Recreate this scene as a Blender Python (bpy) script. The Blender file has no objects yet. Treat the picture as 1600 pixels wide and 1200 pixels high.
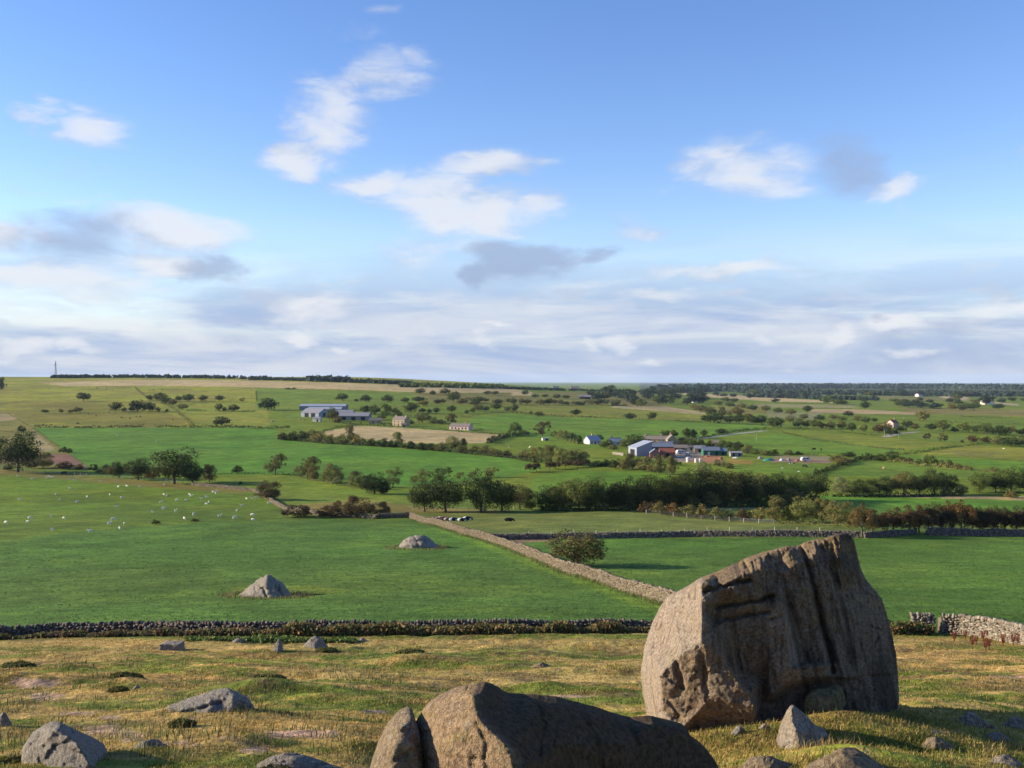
import bpy, bmesh, math, random
import numpy as np
from mathutils import Vector, geometry as mgeo

SC = bpy.context.scene
COL = SC.collection
R = math.radians
rnd = random.Random(7)
rng = np.random.default_rng(11)

# ------------------------------------------------------------------ camera, sky, sun, exposure
CZ = 64.0                       # eye height; the valley floor lies about 42 m lower
F = 1537.0                      # focal length in photo pixels (1600 wide)
PITCH = math.atan(12.0 / F)
cam_d = bpy.data.cameras.new('camera')
cam = bpy.data.objects.new('camera', cam_d)
COL.objects.link(cam)
cam.location = (0, 0, CZ)
cam.rotation_euler = (math.pi / 2 - PITCH, 0, 0)
cam_d.sensor_width = 36.0
cam_d.lens = 36.0 * F / 1600.0
cam_d.clip_start = 0.1
cam_d.clip_end = 80000.0
SC.camera = cam

SUN_EL = R(17.5)
SUN_AZ = R(-86.0)               # from +Y towards -X: the sun stands on the left
SUN_STRENGTH = 5.0
SKY_STRENGTH = 0.085
EXPOSURE = 1.0

world = bpy.data.worlds.new('World')
SC.world = world
world.use_nodes = True


def px_dir(px, py):
    """azimuth and elevation of a photo pixel (level horizon at row 588)"""
    u = (px - 800.0) / F
    v = (588.0 - py) / F
    return math.atan(u), math.atan(v / math.sqrt(1 + u * u))


def build_sky():
    nt = world.node_tree
    nt.nodes.clear()
    N = nt.nodes.new
    L = nt.links.new

    def mth(op, a, b=None, c=None, clamp=False):
        n = N('ShaderNodeMath'); n.operation = op; n.use_clamp = clamp
        for i, v in enumerate((a, b, c)):
            if v is None:
                continue
            if isinstance(v, (int, float)):
                n.inputs[i].default_value = v
            else:
                L(v, n.inputs[i])
        return n.outputs[0]

    def smooth(v, lo, hi, a=0.0, b=1.0):
        n = N('ShaderNodeMapRange'); n.interpolation_type = 'SMOOTHSTEP'
        L(v, n.inputs[0])
        for i, x in enumerate((lo, hi, a, b)):
            n.inputs[i + 1].default_value = x
        return n.outputs[0]

    def mix(fac, a, b):
        n = N('ShaderNodeMix'); n.data_type = 'RGBA'
        L(fac, n.inputs[0])
        for s, v in ((n.inputs[6], a), (n.inputs[7], b)):
            if isinstance(v, tuple):
                s.default_value = (*v, 1)
            else:
                L(v, s)
        return n.outputs[2]

    sky = N('ShaderNodeTexSky')
    sky.sky_type = 'NISHITA'
    sky.sun_disc = False
    sky.sun_elevation = SUN_EL
    sky.sun_rotation = SUN_AZ
    sky.altitude = 150.0
    sky.air_density = 1.0
    sky.dust_density = 0.0
    sky.ozone_density = 2.0
    tc = N('ShaderNodeTexCoord')
    sep = N('ShaderNodeSeparateXYZ'); L(tc.outputs['Generated'], sep.inputs[0])
    az = mth('ARCTAN2', sep.outputs[0], sep.outputs[1])
    el = mth('ARCSINE', sep.outputs[2])
    comb = N('ShaderNodeCombineXYZ'); L(az, comb.inputs[0]); L(el, comb.inputs[1])

    def noise(scale, detail, sx, sy, dist=0.0, off=0.0):
        m = N('ShaderNodeMapping'); L(comb.outputs[0], m.inputs[0])
        m.inputs['Scale'].default_value = (sx, sy, 1)
        m.inputs['Location'].default_value = (off, off * 0.7, 0)
        n = N('ShaderNodeTexNoise'); L(m.outputs[0], n.inputs[0])
        n.inputs['Scale'].default_value = scale
        n.inputs['Detail'].default_value = detail
        n.inputs['Roughness'].default_value = 0.58
        n.inputs['Distortion'].default_value = dist
        return n

    # ragged edges: warp the direction before measuring the distance to each cloud's centre
    w1 = noise(9.0, 5, 1.0, 2.2, 0.3)
    wv = N('ShaderNodeVectorMath'); wv.operation = 'SUBTRACT'
    L(w1.outputs['Color'], wv.inputs[0]); wv.inputs[1].default_value = (.5, .5, .5)
    ws = N('ShaderNodeVectorMath'); ws.operation = 'MULTIPLY'
    L(wv.outputs[0], ws.inputs[0]); ws.inputs[1].default_value = (.12, .055, 0)
    wa = N('ShaderNodeVectorMath'); wa.operation = 'ADD'
    L(comb.outputs[0], wa.inputs[0]); L(ws.outputs[0], wa.inputs[1])
    warped = wa.outputs[0]
    fine = noise(16.0, 9, 1.0, 2.6, 0.5, 3.1)
    finev = fine.outputs[0]

    def blobs(lst):
        """nearest cloud: the distance to each centre in that cloud's own radii, a lifted one being fainter"""
        acc = None
        for (px, py, rx, ry, s) in lst:
            a, e = px_dir(px, py)
            mu = N('ShaderNodeVectorMath'); mu.operation = 'MULTIPLY_ADD'
            L(warped, mu.inputs[0])
            rx *= 1.22; ry *= 1.3
            mu.inputs[1].default_value = (F / rx, F / ry, 0)
            mu.inputs[2].default_value = (-a * F / rx, -e * F / ry, 1.2 - 1.05 * s)
            ln = N('ShaderNodeVectorMath'); ln.operation = 'LENGTH'
            L(mu.outputs[0], ln.inputs[0])
            acc = ln.outputs['Value'] if acc is None else mth('MINIMUM', acc, ln.outputs['Value'])
        return smooth(acc, 1.25, 0.1)

    white = blobs(CLOUD_WHITE)
    grey = blobs(CLOUD_GREY)
    # all round the sky: a low bank near the horizon and thin scattered patches above it
    bank_n = noise(3.2, 8, 1.0, 5.5, 0.6, 7.7)
    bank_e = smooth(el, 0.165, 0.05)
    bank = mth('MULTIPLY', bank_e, smooth(bank_n.outputs[0], 0.34, 0.60, 0.55, 1.0))
    bank = mth('MAXIMUM', bank, smooth(el, 0.085, 0.03, 0.0, 0.97))
    scat_n = noise(2.3, 8, 1.0, 3.2, 0.4, 1.3)
    wide = smooth(mth('ABSOLUTE', az), 0.5, 0.75)
    scat = mth('MULTIPLY', smooth(scat_n.outputs[0], 0.58, 0.78, 0.0, 0.6), wide)
    scat2 = mth('MULTIPLY', scat, smooth(el, 0.9, 0.4))
    # white density modulated by fine noise
    dn = mth('ADD', white, mth('MULTIPLY', mth('SUBTRACT', finev, 0.5), 1.15))
    wd = mth('MULTIPLY', smooth(dn, 0.10, 1.02), smooth(white, 0.0, 0.35))
    wd = mth('MAXIMUM', wd, mth('MULTIPLY', smooth(white, 0.05, 0.9), smooth(finev, 0.38, 0.66, 0.05, 0.5)))
    wd = mth('MAXIMUM', wd, scat2)
    gn = mth('ADD', grey, mth('MULTIPLY', mth('SUBTRACT', finev, 0.5), 0.9))
    gd = mth('MULTIPLY', smooth(gn, 0.12, 0.9), smooth(grey, 0.0, 0.3))
    k = 1.0 / SKY_STRENGTH * SKY_GAIN
    wcol = tuple(c * k for c in (0.92, 0.94, 0.99))
    bcol = tuple(c * k for c in (0.41, 0.54, 0.82))
    gcol = tuple(c * k for c in (0.38, 0.47, 0.68))
    hsv = N('ShaderNodeHueSaturation')
    hsv.inputs['Hue'].default_value = 0.51
    hsv.inputs['Saturation'].default_value = 1.22
    hsv.inputs['Value'].default_value = SKY_VALUE
    L(sky.outputs[0], hsv.inputs['Color'])
    tint = N('ShaderNodeVectorMath'); tint.operation = 'MULTIPLY'
    L(hsv.outputs[0], tint.inputs[0]); tint.inputs[1].default_value = (1.16, 1.05, 1.12)
    c0 = tint.outputs[0]
    lay_n = noise(4.2, 8, 1.0, 6.5, 0.5, 12.3)
    layer = mix(smooth(lay_n.outputs[0], 0.40, 0.64), bcol, tuple(c * k for c in (0.70, 0.76, 0.90)))
    c1 = mix(mth('MULTIPLY', bank, 0.96), c0, layer)
    lit_n = noise(11.0, 7, 1.0, 2.4, 0.3, 5.5)
    lit = smooth(mth('ADD', lit_n.outputs[0], mth('MULTIPLY', wd, 0.22)), 0.42, 0.72)
    wshade = mix(lit, tuple(c * k for c in (0.60, 0.67, 0.82)), wcol)
    # small broken tops scattered along the low bank
    puff_n = noise(13.0, 7, 1.0, 2.6, 0.3, 9.9)
    puff = mth('MULTIPLY', mth('MULTIPLY', smooth(puff_n.outputs[0], 0.54, 0.68), smooth(el, 0.125, 0.08)), smooth(el, 0.004, 0.03, 0.0, 0.62))
    wd = mth('MAXIMUM', wd, puff)
    c2 = mix(mth('MULTIPLY', wd, 0.86), c1, wshade)
    c3 = mix(mth('MULTIPLY', gd, 0.72), c2, gcol)
    bg = N('ShaderNodeBackground'); L(c3, bg.inputs[0]); bg.inputs[1].default_value = SKY_STRENGTH
    out = N('ShaderNodeOutputWorld'); L(bg.outputs[0], out.inputs[0])


SKY_GAIN = 0.46
SKY_VALUE = 1.25
CLOUD_WHITE = [
    (468, 248, 62, 34, 1.0), (500, 205, 66, 48, .85), (520, 160, 80, 46, .75), (600, 118, 95, 40, .62), (655, 95, 50, 26, .5),
    (590, 15, 70, 18, .42), (560, 55, 60, 18, .32), (720, 110, 50, 16, .3),
    (600, 285, 70, 26, .9), (680, 300, 110, 36, 1.0), (770, 262, 90, 30, .9), (740, 332, 120, 42, 1.0), (830, 325, 60, 20, .75),
    (690, 395, 110, 40, .55), (660, 425, 100, 26, .42),
    (1140, 255, 80, 52, .72), (1200, 240, 90, 40, .62), (1180, 285, 80, 30, .66), (1395, 300, 55, 22, .75), (1000, 350, 70, 28, .6),
    (1060, 290, 55, 14, .35), (1520, 250, 60, 12, .3), (1598, 250, 20, 36, .4),
    (130, 205, 70, 22, .8), (65, 178, 48, 14, .65), (110, 260, 80, 22, .36), (130, 310, 70, 18, .42), (60, 290, 60, 16, .3),
    (265, 355, 130, 30, .95), (20, 368, 55, 26, .9), (240, 408, 90, 24, .85), (70, 432, 170, 26, .85), (370, 352, 60, 12, .35),
    (395, 436, 40, 10, .5), (110, 445, 160, 20, .7),
    (1120, 418, 180, 16, .72), (1020, 458, 130, 18, .62), (1260, 430, 70, 10, .4), (1310, 470, 90, 10, .4),
    (480, 480, 100, 32, .72), (700, 470, 200, 26, .5), (100, 490, 220, 24, .5), (860, 480, 150, 22, .42), (330, 505, 160, 24, .42),
    (478, 530, 46, 15, 1.0), (548, 541, 22, 9, .7), (45, 540, 60, 22, .95), (110, 545, 55, 18, .8), (770, 514, 50, 9, .8), (745, 532, 40, 12, .7),
    (850, 520, 70, 12, .5), (975, 536, 40, 14, .8), (920, 537, 22, 9, .6), (1025, 566, 50, 10, .7), (1180, 530, 26, 14, .6), (1225, 570, 22, 9, .6),
    (1395, 508, 60, 18, .95), (1320, 522, 40, 18, .85), (1430, 545, 45, 12, .8), (1360, 554, 40, 9, .6), (1550, 490, 90, 16, .7), (1600, 488, 30, 22, .9),
    (220, 510, 40, 20, .5), (290, 515, 60, 22, .5),
]
CLOUD_GREY = [
    (1325, 258, 78, 54, .66), (1345, 230, 50, 34, .5), (1300, 290, 60, 30, .45),
    (790, 412, 85, 30, 1.0), (860, 402, 70, 22, .9), (920, 397, 50, 16, .75), (750, 430, 40, 18, .8),
    (115, 368, 105, 46, .72), (340, 415, 66, 30, .85), (300, 425, 50, 20, .5), (720, 330, 60, 14, .28), (970, 340, 40, 12, .4),
    (1380, 500, 30, 10, .6), (1450, 552, 170, 22, .42), (1520, 520, 120, 24, .38), (380, 520, 120, 24, .4), (150, 470, 180, 14, .35), (650, 560, 260, 16, .25), (1400, 530, 70, 12, .5),
]
build_sky()
world.cycles.sampling_method = 'MANUAL'
world.cycles.sample_map_resolution = 512

sun_d = bpy.data.lights.new('sun', 'SUN')
sun_d.energy = SUN_STRENGTH
sun_d.angle = R(0.53)
sun_d.color = (1.0, 0.88, 0.68)
sun = bpy.data.objects.new('sun', sun_d)
COL.objects.link(sun)
SUN_VEC = Vector((math.sin(SUN_AZ) * math.cos(SUN_EL), math.cos(SUN_AZ) * math.cos(SUN_EL), math.sin(SUN_EL)))
sun.rotation_euler = SUN_VEC.to_track_quat('Z', 'Y').to_euler()
sun.location = SUN_VEC * 200

SC.view_settings.view_transform = 'Standard'
SC.view_settings.look = 'None'
SC.view_settings.exposure = EXPOSURE
SC.view_settings.gamma = 1.0
SC.view_settings.use_curve_mapping = False
SC.render.engine = 'CYCLES'
SC.cycles.max_bounces = 5
SC.cycles.diffuse_bounces = 2
SC.cycles.glossy_bounces = 2
SC.cycles.transmission_bounces = 2
SC.cycles.volume_bounces = 0
SC.cycles.use_denoising = True

# ------------------------------------------------------------------ helpers


def _hash(ix, iy, seed):
    h = (ix.astype(np.int64) * 374761393 + iy.astype(np.int64) * 668265263 + seed * 974634797) & 0xffffffff
    h = ((h ^ (h >> 13)) * 1274126177) & 0xffffffff
    return ((h ^ (h >> 16)) & 0xffff) / 65535.0


def vnoise(x, y, seed=0):
    """smooth value noise in -1..1"""
    x = np.asarray(x, float); y = np.asarray(y, float)
    ix = np.floor(x); iy = np.floor(y)
    fx = x - ix; fy = y - iy
    fx = fx * fx * fx * (fx * (fx * 6 - 15) + 10); fy = fy * fy * fy * (fy * (fy * 6 - 15) + 10)
    a = _hash(ix, iy, seed); b = _hash(ix + 1, iy, seed)
    c = _hash(ix, iy + 1, seed); d = _hash(ix + 1, iy + 1, seed)
    return 2 * (a + (b - a) * fx + (c - a) * fy + (a - b - c + d) * fx * fy) - 1


def fbm(x, y, seed=0, oct=4, gain=.5):
    s = 0; a = 1; t = 0
    for k in range(oct):
        s = s + a * vnoise(x * 2 ** k + 17.3 * k, y * 2 ** k - 9.1 * k, seed + k); t += a; a *= gain
    return s / t


def sstep(a, b, x):
    t = np.clip((x - a) / (b - a), 0, 1)
    return t * t * (3 - 2 * t)


PROF_D = np.array([0, 6, 12, 18, 25, 40, 60, 75, 110, 160, 220, 300, 400, 508.])
PROF_Z = np.array([-2.2, -4.9, -6.4, -7.45, -9.1, -12.6, -16.7, -19.3, -24.3, -29.2, -33.4, -38.6, -41.0, -42.0])
LEFT_D = np.array([830, 1100, 1400, 1800, 2200, 2400, 3000, 6000, 30000.])
LEFT_Z = np.array([-41.5, -36.2, -26.8, -13.0, -2.6, .2, -12., -70, -190.])
RIGHT_D = np.array([700, 1000, 1500, 2600, 4000, 5000, 6000, 12000, 30000.])
RIGHT_Z = np.array([-45.5, -48.8, -51.5, -56, -59, -62.5, -74, -110, -200.])
_ld = np.linspace(math.log(1), math.log(31000), 900)


def _sprof(D, Z):
    z = np.interp(np.exp(_ld), D, Z)
    k = np.hanning(31); k /= k.sum()
    zp = np.pad(z, 15, mode='edge')
    return np.convolve(zp, k, 'valid')


_pl = _sprof(np.concatenate([PROF_D, LEFT_D]), np.concatenate([PROF_Z, LEFT_Z]))
_pr = _sprof(np.concatenate([PROF_D, RIGHT_D]), np.concatenate([PROF_Z, RIGHT_Z]))
BUMPS = []          # (x, y, rx, ry, h) local swells of the moor


def height(x, y, micro=True):
    x = np.asarray(x, float); y = np.asarray(y, float)
    r = np.sqrt(x * x + y * y) + 1e-6
    d = np.sqrt(y * y + 0.25 * x * x) + 1e-6
    l = np.log(np.clip(d, 1, 30000))
    s = x / r
    t = sstep(-0.20, 0.26, s)
    z = np.interp(l, _ld, _pl) * (1 - t) + np.interp(l, _ld, _pr) * t
    far = sstep(110, 320, r)
    z = z + far * 0.9 * fbm(x / 150., y / 150., 3, 2) * (1 - 0.5 * sstep(600, 1500, r)) + sstep(900, 1600, r) * (1 - t) * 2.2 * vnoise(x / 420., y / 420., 5)
    z = z + sstep(70, 110, r) * (1 - sstep(260, 380, r)) * 0.35 * vnoise(x / 26., y / 26., 9)
    z = z + sstep(76, 92, r) * (1 - sstep(260, 420, r)) * .13 * fbm(x / 9., y / 6., 13, 3)
    # the ridge line undulates a little
    z = z + sstep(1500, 2300, r) * (1 - t) * 3.0 * vnoise(x / 300., 0.3, 21)
    if micro:
        m = 1 - sstep(66, 76, r)
        z = z + m * (0.42 * fbm(x / 7., y / 5., 31, 3) + 0.12 * fbm(x / 1.3, y / .9, 37, 3))
    for bx, by, rx, ry, h in BUMPS:
        q = ((x - bx) / rx) ** 2 + ((y - by) / ry) ** 2
        z = z + h * np.exp(-q)
    return z + CZ


def ray(px, py):
    u = (np.asarray(px, float) - 800.0) / F
    v = (600.0 - np.asarray(py, float)) / F
    cp, sp = math.cos(PITCH), math.sin(PITCH)
    return u, cp + v * sp, -sp + v * cp


_marchd = np.exp(np.linspace(math.log(8), math.log(24000), 420))


def ground(px, py, micro=True):
    """where the ray through a photo pixel meets the ground; returns x, y, z arrays"""
    px = np.atleast_1d(np.asarray(px, float)); py = np.atleast_1d(np.asarray(py, float))
    dx, dy, dz = ray(px, py)
    n = len(px); dx = dx + 0 * px; dy = dy + 0 * px; dz = dz + 0 * px
    lo = np.full(n, _marchd[0]); hi = np.full(n, _marchd[-1]); done = np.zeros(n, bool)
    for c in range(0, n, 300):
        sl = slice(c, c + 300)
        T = _marchd[_marchd < (150 if py[sl].min() > 980 else 420 if py[sl].min() > 800 else 1e9)][None, :]
        below = (CZ + dz[sl, None] * T) < height(dx[sl, None] * T, dy[sl, None] * T, False)
        k = np.argmax(below, 1); hit = below.any(1)
        hi[sl] = np.where(hit, _marchd[k] * 1.03, 1.); lo[sl] = np.where(hit, _marchd[np.maximum(k - 1, 0)] * .97, .999)
        for j in np.where(~hit)[0]:      # a ray that clears the land is brought down to the skyline under it
            t = _marchd[_marchd < 5400]; q = t[np.argmax((height(dx[c + j] * t, dy[c + j] * t, False) - CZ) / t)]
            hi[c + j] = q; lo[c + j] = q * .999
    for _ in range(18):
        m = .5 * (lo + hi)
        b = (CZ + dz * m) < height(dx * m, dy * m, micro)
        hi = np.where(b, m, hi); lo = np.where(b, lo, m)
    x, y = dx * hi, dy * hi
    return x, y, height(x, y, micro)


def gpt(px, py):
    x, y, z = ground(px, py)
    return Vector((x[0], y[0], z[0]))


def at_dist(px, py, dist):
    dx, dy, dz = ray(px, py)
    return Vector((dx * dist, dy * dist, CZ + dz * dist))


def to_px(x, y, z):
    cp, sp = math.cos(PITCH), math.sin(PITCH)
    dep = y * cp - (z - CZ) * sp
    up = y * sp + (z - CZ) * cp
    dep = np.maximum(dep, 1e-3)
    return 800 + F * x / dep, 600 - F * up / dep


def mesh(name, V, Fc, mat=None, col=None, smooth=False):
    """one mesh datablock from numpy arrays; Fc is (n,k)"""
    V = np.asarray(V, np.float32); Fc = np.asarray(Fc, np.int32)
    me = bpy.data.meshes.new(name)
    n, k = Fc.shape
    me.vertices.add(len(V)); me.vertices.foreach_set('co', V.ravel())
    me.loops.add(n * k); me.loops.foreach_set('vertex_index', Fc.ravel())
    me.polygons.add(n); me.polygons.foreach_set('loop_start', np.arange(n, dtype=np.int32) * k)
    if smooth:
        me.polygons.foreach_set('use_smooth', np.ones(n, bool))
    me.update(calc_edges=True)
    if col is not None:
        a = me.color_attributes.new('tint', 'FLOAT_COLOR', 'POINT')
        c = np.ones((len(V), 4), np.float32); c[:, :3] = col
        a.data.foreach_set('color', c.ravel())
    if mat is not None:
        me.materials.append(mat)
    return me


def link(name, data, parent=None, loc=None, rotz=0.0, scale=None):
    o = bpy.data.objects.new(name, data)
    COL.objects.link(o)
    if parent is not None:
        o.parent = parent
    if loc is not None:
        o.location = loc
    if rotz:
        o.rotation_euler = (0, 0, rotz)
    if scale is not None:
        o.scale = scale
    return o


def tag(o, label=None, cat=None, group=None, kind=None):
    if label: o['label'] = label
    if cat: o['category'] = cat
    if group: o['group'] = group
    if kind: o['kind'] = kind
    return o


class MB:
    """collects boxes, prisms and tubes of ONE object"""
    def __init__(self):
        self.v = []; self.f = []

    def add(self, vs, fs):
        o = len(self.v)
        self.v += [tuple(p) for p in vs]
        self.f += [tuple(i + o for i in f) for f in fs]
        return self

    def box(self, x0, x1, y0, y1, z0, z1):
        return self.add([(x0, y0, z0), (x1, y0, z0), (x1, y1, z0), (x0, y1, z0), (x0, y0, z1), (x1, y0, z1), (x1, y1, z1), (x0, y1, z1)],
                        [(0, 3, 2, 1), (4, 5, 6, 7), (0, 1, 5, 4), (1, 2, 6, 5), (2, 3, 7, 6), (3, 0, 4, 7)])

    def hexa(self, p):
        return self.add(p, [(0, 3, 2, 1), (4, 5, 6, 7), (0, 1, 5, 4), (1, 2, 6, 5), (2, 3, 7, 6), (3, 0, 4, 7)])

    def tube(self, pts, radii, n=6, cap=True):
        pts = [Vector(p) for p in pts]
        o = len(self.v)
        for i, p in enumerate(pts):
            t = (pts[min(i + 1, len(pts) - 1)] - pts[max(i - 1, 0)]).normalized()
            a = t.orthogonal().normalized(); b = t.cross(a)
            for k in range(n):
                an = 2 * math.pi * k / n
                self.v.append(tuple(p + (a * math.cos(an) + b * math.sin(an)) * radii[i]))
        for i in range(len(pts) - 1):
            for k in range(n):
                q = o + i * n
                self.f.append((q + k, q + (k + 1) % n, q + n + (k + 1) % n, q + n + k))
        if cap:
            self.f.append(tuple(o + k for k in range(n))[::-1])
            self.f.append(tuple(o + (len(pts) - 1) * n + k for k in range(n)))
        return self

    def data(self, name, mat, smooth=False):
        me = bpy.data.meshes.new(name)
        me.from_pydata(self.v, [], self.f)
        if smooth:
            for p in me.polygons: p.use_smooth = True
        me.materials.append(mat)
        me.update()
        return me

    def build(self, name, mat, parent=None, smooth=False, **kw):
        return link(name, self.data(name, mat, smooth), parent, **kw)


# ------------------------------------------------------------------ materials


def nodes(name):
    m = bpy.data.materials.new(name); m.use_nodes = True
    nt = m.node_tree
    b = nt.nodes['Principled BSDF']
    b.inputs['Specular IOR Level'].default_value = 0.2
    b.inputs['Roughness'].default_value = 0.85
    return m, nt, b


def nnoise(nt, scale, detail=4, vec=None, rough=.55, stretch=None):
    tc = nt.nodes.new('ShaderNodeTexCoord')
    src = tc.outputs['Object'] if vec is None else vec
    if stretch:
        mp = nt.nodes.new('ShaderNodeMapping'); nt.links.new(src, mp.inputs[0]); mp.inputs['Scale'].default_value = stretch
        src = mp.outputs[0]
    n = nt.nodes.new('ShaderNodeTexNoise'); nt.links.new(src, n.inputs[0])
    n.inputs['Scale'].default_value = scale; n.inputs['Detail'].default_value = detail; n.inputs['Roughness'].default_value = rough
    return n.outputs[0]


def nramp(nt, fac, lo, hi, a=0., b=1.):
    n = nt.nodes.new('ShaderNodeMapRange'); n.interpolation_type = 'SMOOTHSTEP'
    nt.links.new(fac, n.inputs[0])
    for i, x in enumerate((lo, hi, a, b)): n.inputs[i + 1].default_value = x
    return n.outputs[0]


def nmix(nt, fac, a, b, mode='MIX'):
    n = nt.nodes.new('ShaderNodeMix'); n.data_type = 'RGBA'; n.blend_type = mode
    for s, v in ((n.inputs[0], fac), (n.inputs[6], a), (n.inputs[7], b)):
        if isinstance(v, (int, float)): s.default_value = v
        elif isinstance(v, tuple): s.default_value = (*v, 1)
        else: nt.links.new(v, s)
    return n.outputs[2]


def nbump(nt, b, h, strength, dist):
    n = nt.nodes.new('ShaderNodeBump'); nt.links.new(h, n.inputs['Height'])
    n.inputs['Strength'].default_value = strength; n.inputs['Distance'].default_value = dist
    nt.links.new(n.outputs[0], b.inputs['Normal'])


def plain(name, col, var=.25, scale=3., rough=.85, bump=0.0):
    m, nt, b = nodes(name)
    n = nnoise(nt, scale, 5)
    c = nmix(nt, n, tuple(v * (1 - var) for v in col), tuple(min(1, v * (1 + var)) for v in col))
    nt.links.new(c, b.inputs['Base Color'])
    b.inputs['Roughness'].default_value = rough
    if bump: nbump(nt, b, n, 1.0, bump)
    return m


def tinted(name, fine=2.5, var=.35, transl=0.0, rough=.8, bump=0.0, objcol=False):
    """colour from the mesh's own tint (times the object's colour), with fine noise"""
    m, nt, b = nodes(name)
    at = nt.nodes.new('ShaderNodeAttribute'); at.attribute_name = 'tint'
    c = at.outputs['Color']
    if objcol:
        oi = nt.nodes.new('ShaderNodeObjectInfo')
        c = nmix(nt, 1.0, c, oi.outputs['Color'], 'MULTIPLY')
    n = nnoise(nt, fine, 4)
    g = nramp(nt, n, .25, .75, 1 - var, 1 + var)
    vm = nt.nodes.new('ShaderNodeVectorMath'); vm.operation = 'SCALE'
    nt.links.new(c, vm.inputs[0]); nt.links.new(g, vm.inputs['Scale'])
    nt.links.new(vm.outputs[0], b.inputs['Base Color'])
    b.inputs['Roughness'].default_value = rough
    if bump: nbump(nt, b, n, 1.0, bump)
    if transl:
        tr = nt.nodes.new('ShaderNodeBsdfTranslucent'); nt.links.new(vm.outputs[0], tr.inputs[0])
        mx = nt.nodes.new('ShaderNodeMixShader'); mx.inputs[0].default_value = transl
        out = nt.nodes['Material Output']
        nt.links.new(b.outputs[0], mx.inputs[1]); nt.links.new(tr.outputs[0], mx.inputs[2]); nt.links.new(mx.outputs[0], out.inputs[0])
    return m


M = {}
M['leaf'] = tinted('foliage', 1.2, .3, .22, objcol=True)
M['grass'] = tinted('grass_blades', 1.5, .2, .3)
M['stone'] = tinted('wall_stone', 6., .35, bump=.03)
M['bark'] = plain('bark', (.11, .085, .06), .4, 4.)
M['wood'] = plain('weathered_wood', (.3, .27, .22), .3, 5.)
M['metal'] = plain('galvanised_steel', (.32, .33, .35), .15, 2., .5)
# ------------------------------------------------------------------ the ground
# small swells of the moor: under the leaning boulder, beside the slabs
for px, d, rx, ry, h in ((1255, 23.4, 2.4, 1.3, .52), (1380, 24.2, 1.8, 1.2, .38), (1130, 22.6, 1.6, .9, .25), (1340, 19.5, 1.5, 1.0, .3),
                         (420, 36, 2.0, 1.2, .5), (200, 40, 1.8, 1.1, .4), (30, 44, 2.0, 1.2, .6), (310, 29, 2.2, .9, .35), (840, 39, 1.8, .9, .35),
                         (640, 52, 2.5, 1.1, .35), (1530, 24, 2.2, 1.2, .2), (1490, 27.2, 4.6, 2.6, .72)):
    BUMPS.append(((px - 800) / F * d, d, rx, ry, h))

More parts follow.
